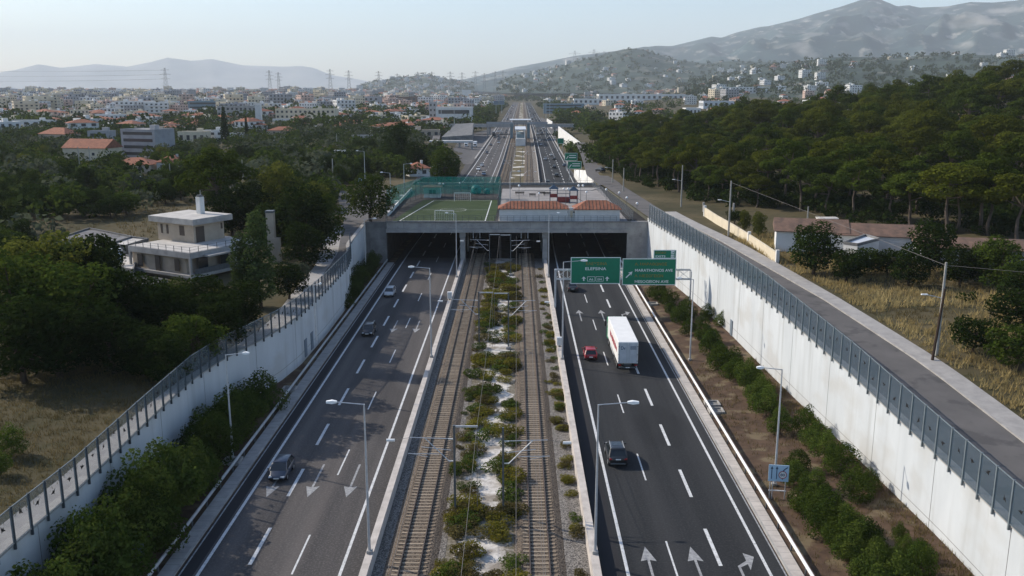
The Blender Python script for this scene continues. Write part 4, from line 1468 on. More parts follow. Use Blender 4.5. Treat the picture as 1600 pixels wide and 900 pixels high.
# cabinets on the railway walls
for i, (px, py, x) in enumerate(((703, 487, -11.3), (874, 547, 6.0))):
    v = ray(px, py)
    tt = x / v.x
    t = thing('signal_box', ['white cabinet on the wall left of the railway', 'white cabinet on the wall right of the railway'][i], 'cabinet', (x, v.y * tt, 1.0), 0, 'white cabinets on the railway walls')
    MB().box(0, 0, .75, .75, .5, 1.15, bev=.04).build('casing', M['white_metal'], t)
    MB().box(0, -.26, .75, .6, .02, .95).build('door', M['white_plaster'], t)
    MB().box(0, 0, .08, .3, .3, .2).build('foot', M['steel_dark'], t)
# access chambers in the verges
for i, (px, py) in enumerate(((452, 605), (1113, 628), (1119, 639), (888 + 132, 473), (1120, 641), (363, 717))):
    if i == 4: continue
    p = at(px, py, .4)
    t = thing('manhole', ['concrete frame of a manhole below the left curved wall', 'upper pale manhole frame in the soil right of the guard rail', 'lower pale manhole frame in the soil right of the guard rail',
                          'pale manhole frame in the soil below the green signs', None, 'pale manhole frame round the foot of the left lamp'][i], 'manhole', (p.x, p.y, bed_z(p.x, p.y)), 0, 'manhole frames in the verges')
    mb = MB()
    for dx, dy, sx, sy in ((-.75, 0, .18, 1.6), (.75, 0, .18, 1.6), (0, -.75, 1.32, .18), (0, .75, 1.32, .18)): mb.box(dx, dy, .12, sx, sy, .34)
    mb.build('frame', M['concrete'], t)
    MB().box(0, 0, .02, 1.3, 1.3, .2).build('cover', M['concrete_dark'], t)
# wall doors: grey niches at the foot of the walls
for i, (f, side, y, lab) in enumerate(((wr, 1, 128, 'grey service door low in the sunlit right wall'), (wl, -1, 121, 'grey blue service door low in the shaded left wall'), (wl, -1, 117.5, 'blue cabinet door at the foot of the left wall'))):
    t = thing('service_door', lab, 'door', (f(y) - side * .05, y, 0), 0, 'service doors in the retaining walls')
    MB().box(0, 0, 1.7, .12, 1.2, 2.4).build('leaf', M['sign_back'], t)
    MB().box(-side * .07, .4, 1.6, .05, .06, .2).build('handle', M['steel'], t)
# ------------------------------------------------------------------ vehicles
def paint_mat(name, col, rough=.32):
    m = mat(name, col, rough, .5)
    b = m.node_tree.nodes['Principled BSDF']
    b.inputs['Coat Weight'].default_value = .5
    b.inputs['Coat Roughness'].default_value = .12
    return m
PM = {'slate': paint_mat('slate_blue_car_paint', (.035, .048, .075)), 'black': paint_mat('black_car_paint', (.014, .016, .019)), 'silver': paint_mat('silver_car_paint', (.42, .45, .48)),
      'red': paint_mat('red_car_paint', (.30, .012, .022)), 'white': paint_mat('white_car_paint', (.72, .73, .73)), 'darkgrey': paint_mat('dark_grey_car_paint', (.04, .043, .048)),
      'blue': paint_mat('blue_car_paint', (.05, .09, .16))}
M['tail'] = mat('red_tail_lamp', (.32, .012, .012), .3, .5)
M['headlamp'] = mat('clear_head_lamp', (.62, .65, .66), .15, .6)
M['plate'] = mat('white_number_plate', (.72, .72, .70), .5, .4)
M['rim'] = mat('alloy_rim', (.38, .39, .40), .35, .5, metal=.5)
M['trailer'] = mat('white_trailer_side', (.76, .76, .74), .5, .4, vary=.04, scale=.8)
M['trailer_door'] = mat('grey_white_trailer_door', (.60, .63, .66), .5, .4, col2=(.48, .52, .55), scale=1.2)
M['cab_green'] = mat('green_cab_paint', (.02, .20, .10), .35, .5)


def ring(y, w, z0, z1, r=.16, tum=0.0):
    """rounded cross-section of a body at length y"""
    return [(-w + r, y, z0), (w - r, y, z0), (w, y, z0 + r), (w, y, (z0 + z1) / 2), (w - tum, y, z1 - r * .7), (w - tum - r, y, z1), (-w + tum + r, y, z1), (-w + tum, y, z1 - r * .7), (-w, y, (z0 + z1) / 2), (-w, y, z0 + r)]


def build_car(label, pk, kind='hatch', group='cars on the motorway'):
    """front towards +y"""
    t = thing('car', label, 'car', group=group)
    P = PM[pk]
    S = {'hatch': dict(L=4.0, W=.86, hood=.92, belt=.95, top=1.47, ws0=1.15, ws1=.35, rf1=-1.50, rw=-1.92, tail=.95, wr_=.30, gc=.20),
         'suv': dict(L=4.65, W=.93, hood=1.08, belt=1.12, top=1.68, ws0=1.25, ws1=.40, rf1=-1.62, rw=-2.15, tail=1.10, wr_=.36, gc=.26),
         'sedan': dict(L=4.5, W=.88, hood=.90, belt=.93, top=1.43, ws0=1.20, ws1=.35, rf1=-1.05, rw=-1.75, tail=.98, wr_=.31, gc=.20)}[kind]
    L, Wd = S['L'] / 2, S['W']
    secs = [ring(-L, Wd * .84, .42, S['tail'] - .12, .12), ring(-L + .12, Wd * .95, S['gc'] + .08, S['tail'], .16), ring(-L + .6, Wd, S['gc'], S['belt'], .16, .03), ring(-.6, Wd, S['gc'], S['belt'], .16, .03),
            ring(.8, Wd, S['gc'], S['belt'], .16, .03), ring(S['ws0'], Wd, S['gc'], S['belt'] - .01, .16, .03), ring(L - .75, Wd * .98, S['gc'], S['hood'] - .04, .18, .05), ring(L - .2, Wd * .92, S['gc'] + .06, S['hood'] - .17, .18, .06), ring(L, Wd * .78, .38, S['hood'] - .34, .12, .04)]
    body = MB().sweep(secs).build('body', P, t, smooth=True)
    zb, zt = S['belt'] - .03, S['top']
    wb, wt = Wd - .05, Wd - .22
    ws0, ws1, r1, r0 = S['ws0'] + .05, S['ws1'], S['rf1'], S['rw']
    # roof panel with rounded rim
    mb = MB()
    mb.sweep([ring(r1 - .04, wt - .05, zt - .10, zt - .02, .03), ring(r1 + .25, wt, zt - .09, zt + .03, .04), ring((r1 + ws1) / 2, wt, zt - .08, zt + .05, .04), ring(ws1 - .15, wt, zt - .09, zt + .02, .04), ring(ws1 + .04, wt - .03, zt - .11, zt - .04, .03)])
    roof = mb.build('roof', P, t, smooth=True)
    q = lambda a, b, c, d, nm: MB().quad(a, b, c, d).build(nm, M['glass_dark'], t)
    zr = zt - .06
    q((-wb, ws0, zb), (wb, ws0, zb), (wt - .02, ws1, zr), (-wt + .02, ws1, zr), 'windscreen')
    q((wb, r0, zb), (-wb, r0, zb), (-wt + .02, r1, zr), (wt - .02, r1, zr), 'rear_window')
    for s in (-1, 1):
        a, b, c, d = (s * wb, ws0, zb), (s * wb, r0, zb), (s * (wt - .01), r1, zr), (s * (wt - .01), ws1, zr)
        q(*((b, a, d, c) if s > 0 else (a, b, c, d)), 'side_window')
        # pillars
        mb = MB()
        mb.tube((s * wb, ws0, zb), (s * (wt - .01), ws1, zr), .045, n=5)
        mb.tube((s * wb, r0, zb), (s * (wt - .01), r1, zr), .07, n=5)
        ym = (ws1 + r1) / 2 - .05
        mb.tube((s * wb, ym, zb), (s * (wt - .005), ym, zr), .04, n=5)
        mb.build('window_pillar', P, body)
        MB().box(s * (Wd + .10), ws0 - .25, S['belt'] + .05, .20, .12, .15, bev=.04).build('wing_mirror', P, t)
        MB().box(s * (Wd * .66), L - .13, S['hood'] - .34, .36, .22, .16, bev=.04).build('headlight', M['headlamp'], t)
        MB().box(s * (Wd * .76), -L + .06, S['tail'] - .20, .30, .14, .17, bev=.03).build('tail_light', M['tail'], t)
        for y in (-L + .78, L - .85):
            wh = MB()
            wh.tube((s * (Wd - .20), y, S['wr_']), (s * (Wd + .012), y, S['wr_']), S['wr_'], n=18)
            w_ = wh.build('wheel', M['black'], t)
            rm = MB(); rm.tube((s * (Wd + .005), y, S['wr_']), (s * (Wd + .022), y, S['wr_']), S['wr_'] * .64, n=12); rm.build('rim', M['rim'], w_)
    MB().box(0, -L - .01, S['tail'] - .36 if kind != 'suv' else S['tail'] - .22, .50, .03, .12).build('number_plate', M['plate'], t)
    MB().box(0, L - .01, .48, .50, .04, .12).build('number_plate', M['plate'], t)
    MB().box(0, -L + .02, .44, Wd * 1.55, .12, .16, bev=.03).build('bumper', M['steel_dark' if kind == 'suv' else 'black'], t)
    MB().box(0, L - .06, .42, Wd * 1.5, .12, .14, bev=.03).build('grille', M['black'], t)
    if kind == 'suv':
        for s in (-1, 1): MB().tube((s * (wt - .06), ws1 - .1, zt + .07), (s * (wt - .06), r1 + .1, zt + .07), .025, n=5).build('roof_rail', M['steel'], roof)
        MB().box(0, (ws1 + r1) / 2 + .25, zt + .045, 1.0, 1.1, .02).build('roof_glass', M['glass_dark'], roof)
    return t


def put(t, x, y, face):
    t.location = (x + shift(y), y, .04)
    t.rotation_euler = (0, 0, 0 if face > 0 else pi)

put(build_car('slate blue hatchback in the left carriageway, nearest the camera', 'slate'), -22.35, d2y(84.0) + 2, -1)
put(build_car('black hatchback in the left carriageway, behind the slate blue one', 'black'), -22.1, d2y(133.5) + 2, -1)
put(build_car('silver hatchback in the left carriageway, nearest the tunnel', 'silver'), -22.5, d2y(158.6) + 2, -1)
put(build_car('red hatchback left of the white truck', 'red'), 10.1, d2y(121.8) + 2, 1)
put(build_car('black sport utility car behind the near lamp pole on the right', 'black', 'suv'), 9.9, d2y(87.6) + 2.3, 1)
put(build_car('dark car driving under the green ELEFSINA sign', 'darkgrey', 'sedan'), 10.2, d2y(163) + 2.2, 1)


def truck(x, y, label):
    t = thing('truck', label, 'truck', (x, y, .04))
    L, w, z0, z1 = 13.3, 1.3, 1.15, 4.05
    MB().box(0, L / 2, (z0 + z1) / 2, 2 * w, L, z1 - z0, bev=.05).build('cargo_box', M['trailer'], t)
    for s in (-1, 1):
        dr = MB().box(s * w * .49, -.03, (z0 + z1) / 2, w * .93, .06, z1 - z0 - .18, bev=.01).build('rear_door', M['trailer_door'], t)
        for xx in (.15, .85):
            MB().tube((s * w * xx, -.085, z0 + .15), (s * w * xx, -.085, z1 - .2), .022, n=6).build('lock_bar', M['steel'], dr)
        mb = MB()
        for zz in (.35, 1.2, 2.3): mb.box(s * w * .92, -.07, z0 + zz, .12, .05, .08)
        mb.build('hinge', M['steel_dark'], dr)
        MB().box(s * w * .8, -.05, .95, .35, .08, .16).build('tail_light', M['tail'], t)
        mb = MB()
        for yy in (1.9, 3.2, 4.5, 12.2): mb.tube((s * 1.0, yy, .5), (s * 1.27, yy, .5), .5, n=18)
        MBw = mb
        for yy in (1.9, 3.2, 4.5, 12.4):
            wh = MB(); wh.tube((s * .92, yy, .5), (s * 1.25, yy, .5), .5, n=18)
            wo = wh.build('wheel', M['black'], t)
            rm = MB(); rm.tube((s * 1.24, yy, .5), (s * 1.262, yy, .5), .28, n=12); rm.build('rim', M['rim'], wo)
        MB().box(s * 1.18, 8.4, .75, .06, 4.6, .55).build('side_guard', M['steel'], t)
        MB().box(s * 1.48, 15.0, 2.6, .20, .18, .75, bev=.03).build('wing_mirror', M['black'], t)
    MB().box(0, L / 2, .98, 1.0, L - .3, .28).build('chassis', M['steel_dark'], t)
    MB().box(0, .05, .62, 2.3, .12, .18).build('rear_bumper', M['steel_dark'], t)
    MB().box(0, -.02, .62, .52, .03, .12).build('number_plate', M['plate'], t)
    cab = MB()
    secs = []
    for y, ww, za, zb in ((13.6, 1.2, .55, 3.5), (14.2, 1.24, .5, 3.7), (15.3, 1.24, .5, 3.55), (15.75, 1.2, .55, 2.3), (15.85, 1.1, .6, 2.2)):
        secs.append(ring(y, ww, za, zb, .12))
    cab.sweep(secs)
    co = cab.build('cab', M['cab_green'], t)
    MB().quad((-1.1, 15.83, 2.25), (1.1, 15.83, 2.25), (1.05, 15.36, 3.3), (-1.05, 15.36, 3.3)).build('windscreen', M['glass_dark'], co)
    for s in (-1, 1): MB().box(s * 1.235, 14.9, 2.6, .03, .8, .7).build('side_window', M['glass_dark'], co)
    # marks on the rear doors and the side
    text_mesh('Dv', .62, 'door_mark', M['sign_navy'], t, (-.95, -.068, 3.05), FL, 'LEFT', .55)
    mb = MB()
    for k in range(4): mb.box(.66, -.064, 3.10 + k * .13, .78, .012, .06)
    mb.build('door_mark', M['sign_navy'], t)
    mb = MB()
    xx = 1.6
    rr = random.Random(3)
    while xx < 10.0:
        l_ = rr.uniform(.25, .5)
        mb.box(-w - .006, xx, 2.55 + .10 * rr.random(), .012, l_, rr.uniform(.5, .9))
        xx += l_ + .16
    mb.build('side_lettering', M['sign_red'], t)
    return t
truck(14.45, d2y(117.2), 'white articulated truck with a closed box trailer and a green cab')

# small vehicles far away: body, glass, wheels in one mesh
def far_car(label, col, x, y, face, big=1.0):
    mb = MB()
    h = 1.0 * big
    mb.sweep([ring(-2.1, .72, .4, .8 * h, .1), ring(-1.9, .84, .28, .92 * h, .14), ring(1.2, .86, .28, .92 * h, .14), ring(1.9, .80, .3, .78 * h, .14), ring(2.1, .66, .4, .62 * h, .1)])
    a, b, c, d = -1.75, 1.0, .3, -1.2
    zb, zt = .9 * h, 1.45 * h
    mb.add([(-.8, a, zb), (.8, a, zb), (.8, b, zb), (-.8, b, zb), (-.66, d, zt), (.66, d, zt), (.66, c, zt), (-.66, c, zt)], [(0, 1, 5, 4), (1, 2, 6, 5), (2, 3, 7, 6), (3, 0, 4, 7)], 1)
    mb.add([(-.66, d, zt), (.66, d, zt), (.66, c, zt), (-.66, c, zt)], [(0, 1, 2, 3)], 0)
    for s in (-1, 1):
        for yy in (-1.3, 1.3): mb.tube((s * .7, yy, .3), (s * .87, yy, .3), .3, n=10, mi=2)
    o = mb.build('car', [PM[col], M['glass_dark'], M['black']])
    o.location = (x, y, .05)
    o.rotation_euler = (0, 0, 0 if face > 0 else pi)
    return tag(o, label, 'car', 'distant cars beyond the cover')
FC = [(845, 227, 'silver', 1, 'farthest silver car on the right carriageway beyond the cover'), (861, 243.5, 'white', 1, 'white car overtaking in the right lane beyond the cover'), (852, 250, 'silver', 1, 'silver car in the left lane of the far right carriageway'),
      (866, 250, 'darkgrey', 1, 'dark grey car close behind the white one beyond the cover'), (866, 263, 'black', 1, 'black car in the middle of the far right carriageway'), (869.5, 276, 'black', 1, 'black car nearest the cover on the far right carriageway'),
      (856, 287.5, 'darkgrey', 1, 'grey car half hidden behind the cover railing'), (882, 260, 'blue', 1, 'blue car on the slip road below the green signs'),
      (753, 260, 'silver', -1, 'silver car on the far left carriageway, upper of the pair'), (747.5, 266, 'white', -1, 'white car on the far left carriageway, lower of the pair'), (756, 274, 'blue', -1, 'blue grey car on the far left carriageway nearest the netting'),
      (779, 214, 'black', -1, 'black car left of the station on the far carriageway'), (779, 224, 'silver', -1, 'silver car below the black one near the station'), (767, 228, 'darkgrey', -1, 'grey car at the left edge of the far carriageway'),
      (761, 240, 'darkgrey', -1, 'dark car alone at the left edge of the far carriageway, above the silver pair'), (781, 206, 'silver', -1, 'small silver car passing under the station bridge')]
for (px, py, c, f, lab) in FC:
    p = at(px, py, .0)
    far_car(lab, c, p.x, p.y, f)


def van(label, px, py, col, L=6.5, H=3.0, face=-1, z=0.0):
    p = at(px, py, z)
    mb = MB()
    mb.box(0, -.8, .5 + H / 2, 2.3, L - 1.8, H - .3, bev=.05)
    mb.box(0, L / 2 - .9, 1.4, 2.1, 1.7, 1.8, bev=.2)
    mb.box(0, L / 2 - .12, 1.8, 1.8, .3, .7, mi=1)
    for s in (-1, 1):
        for yy in (-L * .3, L * .32): mb.tube((s * .85, yy, .42), (s * 1.08, yy, .42), .42, n=10, mi=2)
    o = mb.build('van', [PM[col], M['glass_dark'], M['black']])
    o.location = (p.x, p.y, z + .05)
    o.rotation_euler = (0, 0, 0 if face > 0 else pi)
    return tag(o, label, 'van', 'distant vans and lorries')
van('dark lorry coming out from under the station bridge', 771.5, 214, 'darkgrey', 9, 3.4)
van('white lorry under the small left bridge, left of two', 728.5, 230, 'white', 7, 3.2, z=.2)
van('white lorry under the small left bridge, right of two', 742.5, 230, 'white', 7, 3.2, z=.2)
# cars beyond the station, a few pixels each
rr = random.Random(21)
names = {'silver': 'silver', 'white': 'white', 'darkgrey': 'grey', 'blue': 'blue', 'black': 'black'}
FARV = []
for k in range(90):
    y = 620 * (3.2 ** rr.random())
    side = rr.choice((-1, 1))
    x = (rr.choice((-22.3, -18.8, -15.2)) if side < 0 else rr.choice((10.3, 14, 17.5))) + shift(y)
    c = rr.choice(list(names))
    o = far_car('', c, x, y, side)
    o['group'] = 'tiny cars on the motorway beyond the station'
    FARV.append((o, c))
# parked cars
for (px, py, z, c, rz, lab) in ((870 / 4, 283, None, 'silver', 1.3, 'silver car on the lane among the olive trees'), (672, 234, None, 'darkgrey', .3, 'dark car parked on the lane beside the tall left trees'), (669, 238, None, 'blue', .3, 'blue car parked in front of the dark one on the lane'),
                                (938, 269, None, 'black', .5, 'dark car parked at the edge of the pine wood')):
    p = hit(px, py)
    o = far_car(lab, c, p.x, p.y, 1)
    o.location.z = p.z + .06
    o.rotation_euler = (0, 0, rz)
    o['group'] = 'parked cars'
# ------------------------------------------------------------------ numbering words for rows of look-alikes
ONES = ['', 'first', 'second', 'third', 'fourth', 'fifth', 'sixth', 'seventh', 'eighth', 'ninth', 'tenth', 'eleventh', 'twelfth', 'thirteenth', 'fourteenth', 'fifteenth', 'sixteenth', 'seventeenth', 'eighteenth', 'nineteenth']
TENS = ['', '', 'twenty', 'thirty', 'forty', 'fifty', 'sixty', 'seventy', 'eighty', 'ninety']
def ordinal(n):
    if n < 20: return ONES[n]
    t, o = divmod(n, 10)
    if o == 0: return {2: 'twentieth', 3: 'thirtieth', 4: 'fortieth', 5: 'fiftieth', 6: 'sixtieth', 7: 'seventieth', 8: 'eightieth', 9: 'ninetieth'}[t]
    return TENS[t] + '-' + ONES[o]


def label_rows(items, what, bands, area, by='left', group=None, cat=None):
    """items: objects carrying o['_d'] (their look). Same look + same band of the picture -> counted from the left or the front"""
    bins = {}
    for o in items:
        px, py = proj(o.matrix_world.translation if False else o.location)
        b = next((n for lim, n in bands if py < lim), bands[-1][1])
        bins.setdefault((o['_d'], b), []).append((px, py, o))
    for (d, b), L in bins.items():
        L.sort(key=(lambda q: q[0]) if by == 'left' else (lambda q: -q[1]))
        for k, (px, py, o) in enumerate(L):
            s = '%s %s %s' % (d, what, b if b else area)
            if len(L) > 1: s += ', %s from %s' % (ordinal(k + 1), 'the left' if by == 'left' else 'the camera')
            tag(o, ' '.join(s.split()), cat, group)
            del o['_d']

# ------------------------------------------------------------------ hills and mountains
def hill(name, prof, dc, front, back, m, z0=20, amp=.10, nscale=900, cols=150, rows=26, label=None):
    px0, px1 = prof[0][0], prof[-1][0]
    R = []
    for i in range(rows + 9):
        row = []
        for j in range(cols + 1):
            px = px0 + (px1 - px0) * j / cols
            py = interp(px, prof)
            v = ray(px, py)
            h = sqrt(v.x * v.x + v.y * v.y)
            zc = CAM_H + v.z / h * dc
            if i <= rows:
                t = i / rows
                d = dc - front * (1 - t)
                s = t ** 1.25
            else:
                t = 1 - (i - rows) / 8
                d = dc + back * (1 - t)
                s = t ** 1.2
            x, y = v.x / h * d, v.y / h * d
            e = (zc - z0)
            if i <= rows:
                rg = 1 - abs(fbm(x + 900, y, nscale * .9, 4)) * 2.0
                rg2 = 1 - abs(noise.noise(Vector((x / nscale * 3.1, y / nscale * 3.1, 5.5)))) * 2.4
                n = amp * e * (.6 * fbm(x, y, nscale, 4) + .55 * (rg - .5) + .22 * rg2) * sin(pi * min(1, s))
            else: n = 0
            # crest line kept, gullies below it
            row.append((x, y, z0 - 15 + (e + 15) * s + n))
        R.append(row)
    o = sheet(name, R, m)
    return o

M['mountain'] = mat('mountain_scrub', (0.045, 0.076, 0.078), 0.95, .1, col2=(0.020, 0.038, 0.042), scale=.0022, detail=10)
mix_layer(M['mountain'], (0.36, 0.34, 0.31), .0036, (0.55, 0.68), (1, .55, 1.8), 14, .55)
mix_layer(M['mountain'], (0.50, 0.46, 0.40), .012, (0.58, 0.68), (1, .6, 1), 9, .55)
mix_layer(M['mountain'], (0.016, 0.028, 0.024), .006, (0.52, 0.66), (1, .6, 1), 9, .6)
M['hill'] = mat('wooded_hill', (0.058, 0.080, 0.062), .95, .1, col2=(0.030, 0.046, 0.038), scale=.012, detail=10)
mix_layer(M['hill'], (0.24, 0.22, 0.18), .008, (0.58, 0.68), (1, 1, 1), 9, .6)
hill('far_mountain', [(-150, 122), (-50, 118), (0, 113), (25, 109), (60, 100), (95, 106), (150, 100), (200, 104), (230, 98), (262, 90), (300, 95), (330, 92), (380, 102), (440, 104), (470, 103), (490, 106), (520, 118), (550, 122), (580, 128), (660, 134), (720, 137)],
     19500, 3000, 2000, M['hazy_limestone'], z0=0, amp=.10, nscale=1500, rows=14)
hill('mountain', [(680, 134), (760, 116), (800, 106), (850, 97), (900, 87), (950, 81), (1000, 75), (1025, 71.5), (1050, 72), (1075, 66), (1112, 57), (1127, 59), (1150, 51), (1187, 42), (1200, 41), (1250, 29), (1275, 21), (1312, 11), (1342, 1), (1358, -4), (1365, -4), (1380, 1), (1402, 10), (1420, 8), (1437, 12), (1480, 10), (1517, 3), (1550, 4), (1587, 1), (1620, -8), (1750, -14), (1950, 30)],
     10500, 5200, 4000, M['mountain'], z0=30, amp=.30, nscale=1300, cols=300, rows=60)
hill('wooded_hill', [(560, 133), (590, 126), (625, 121), (640, 119.5), (665, 116), (687, 121), (712, 126), (740, 131)], 5600, 1100, 900, M['hill'], z0=28, amp=.10, nscale=300, cols=60)
hill('wooded_hill', [(780, 128), (800, 118), (850, 110), (900, 96), (930, 88), (962, 80), (987, 75.5), (1007, 78), (1037, 89), (1067, 95), (1100, 99), (1150, 95), (1200, 97), (1260, 104), (1320, 118)], 5000, 1800, 1400, M['hill'], z0=34, amp=.12, nscale=420, cols=100)
hill('wooded_hill', [(1080, 126), (1140, 114), (1200, 104), (1250, 97), (1287, 90), (1325, 89), (1400, 90), (1450, 86), (1525, 86), (1600, 87), (1750, 84), (1900, 96), (2050, 126)], 3300, 1500, 1300, M['hill'], z0=30, amp=.13, nscale=330, cols=110)

HILLS = [('wooded_hill.001', 0), ]

# ------------------------------------------------------------------ buildings near and middle distance
def base_px(px, py):
    p = hit(px, py)
    return p, sqrt(p.x ** 2 + p.y ** 2 + (36 - p.z) ** 2)


def win_grid(mb, w, d, h, floors, n, mi, faces='fl', ww=.45, hh=.45, strip=False):
    fh = h / floors
    for f in range(floors):
        z = fh * (f + .52)
        for face in faces:
            L = w if face in 'fb' else d
            cnt = 1 if strip else n
            for k in range(cnt):
                u = 0 if strip else (-L / 2 + L * (k + .5) / cnt)
                wd = L * .86 if strip else L / cnt * ww
                if face == 'f': mb.box(u, -d / 2, z, wd, .16, fh * hh, mi=mi)
                elif face == 'b': mb.box(u, d / 2, z, wd, .16, fh * hh, mi=mi)
                elif face == 'l': mb.box(-w / 2, u, z, .16, wd, fh * hh, mi=mi)
                else: mb.box(w / 2, u, z, .16, wd, fh * hh, mi=mi)


def block(label, cat, px0, px1, py_top, py_base, wallm, roofm='roof_pale', depth=None, floors=2, n=6, rz=0, name='building', strip=False, group=None, faces='fl', parapet=True, box=True):
    """flat-roofed building that fills a stretch of the picture, standing on the land"""
    p, dist = base_px((px0 + px1) / 2, py_base)
    k = dist / FPX
    w = (px1 - px0) * k / max(.6, cos(rz))
    h = max(2.6, (py_base - py_top) * k * .98)
    d = depth or min(w * .7, 16)
    q = Vector((p.x, p.y + d / 2 * cos(rz), p.z))
    t = thing(name, label, cat, (q.x, q.y, p.z), rz, group)
    MB().box(0, 0, h / 2 - .5, w, d, h + 1).build('wall', M[wallm], t)
    rb = MB().box(0, 0, h + .03, w - .5, d - .5, .1)
    ro = rb.build('roof', M[roofm], t)
    if parapet:
        mb = MB()
        for cx, cy, sx, sy in ((0, -d / 2 + .1, w + .1, .3), (0, d / 2 - .1, w + .1, .3), (-w / 2 + .1, 0, .3, d - .5), (w / 2 - .1, 0, .3, d - .5)): mb.box(cx, cy, h + .22, sx, sy, .5)
        mb.build('parapet', M[wallm], ro)
    fh = h / floors
    wins = MB()
    win_grid(wins, w, d, h, floors, n, 0, faces, strip=strip)
    wo = wins.build('window', M['window'], t)
    wo['kind'] = 'stuff'
    if box and w > 8: MB().box(w * .22, 0, h + 1.1, 3.0, 3.0, 2.2).build('stair_head', M[wallm], ro)
    return t


def tiled(label, px0, px1, py_top, py_base, wallm='white_plaster', roofm='tile', depth=None, rz=0, hip=True, cat='house', rhk=.4, group='houses with tiled roofs'):
    p, dist = base_px((px0 + px1) / 2, py_base)
    k = dist / FPX
    w = (px1 - px0) * k * .95
    H = max(3.5, (py_base - py_top) * k)
    d = depth or min(w * .75, 11)
    rh = H * rhk
    return hut('house', label, cat, p.x, p.y + d / 2, w, d, H - rh, z=p.z, wallm=wallm, roofm=roofm, rh=rh, over=.45, rz=rz, hip=hip, group=group, chim=True,
               wins=(('f', -w * .25, (H - rh) * .55, 1.3, 1.2), ('f', w * .22, (H - rh) * .55, 1.3, 1.2), ('l', 0, (H - rh) * .55, 1.2, 1.2)))


def solar_heater(parent_label, x, y, z, rz=0.5, s=1.0):
    t = thing('solar_heater', parent_label, 'solar heater', (x, y, z), rz, 'solar water heaters on roofs')
    for k in (-.55, .55):
        MB().sweep([[(k - .48, -1.0, .35), (k + .48, -1.0, .35), (k + .48, -1.0, .43), (k - .48, -1.0, .43)], [(k - .48, .6, 1.5), (k + .48, .6, 1.5), (k + .48, .6, 1.58), (k - .48, .6, 1.58)]]).build('panel', M['solar'], t)
    MB().tube((-.95, .75, 1.75), (.95, .75, 1.75), .32, n=12).build('tank', M['white_metal'], t)
    MB().tube((-.8, .7, 0), (-.8, .7, 1.6), .04).tube((.8, .7, 0), (.8, .7, 1.6), .04).tube((-.8, -.95, 0), (-.8, -.95, .4), .04).tube((.8, -.95, 0), (.8, -.95, .4), .04).build('stand', M['steel'], t)
    t.scale = (s, s, s)
    return t

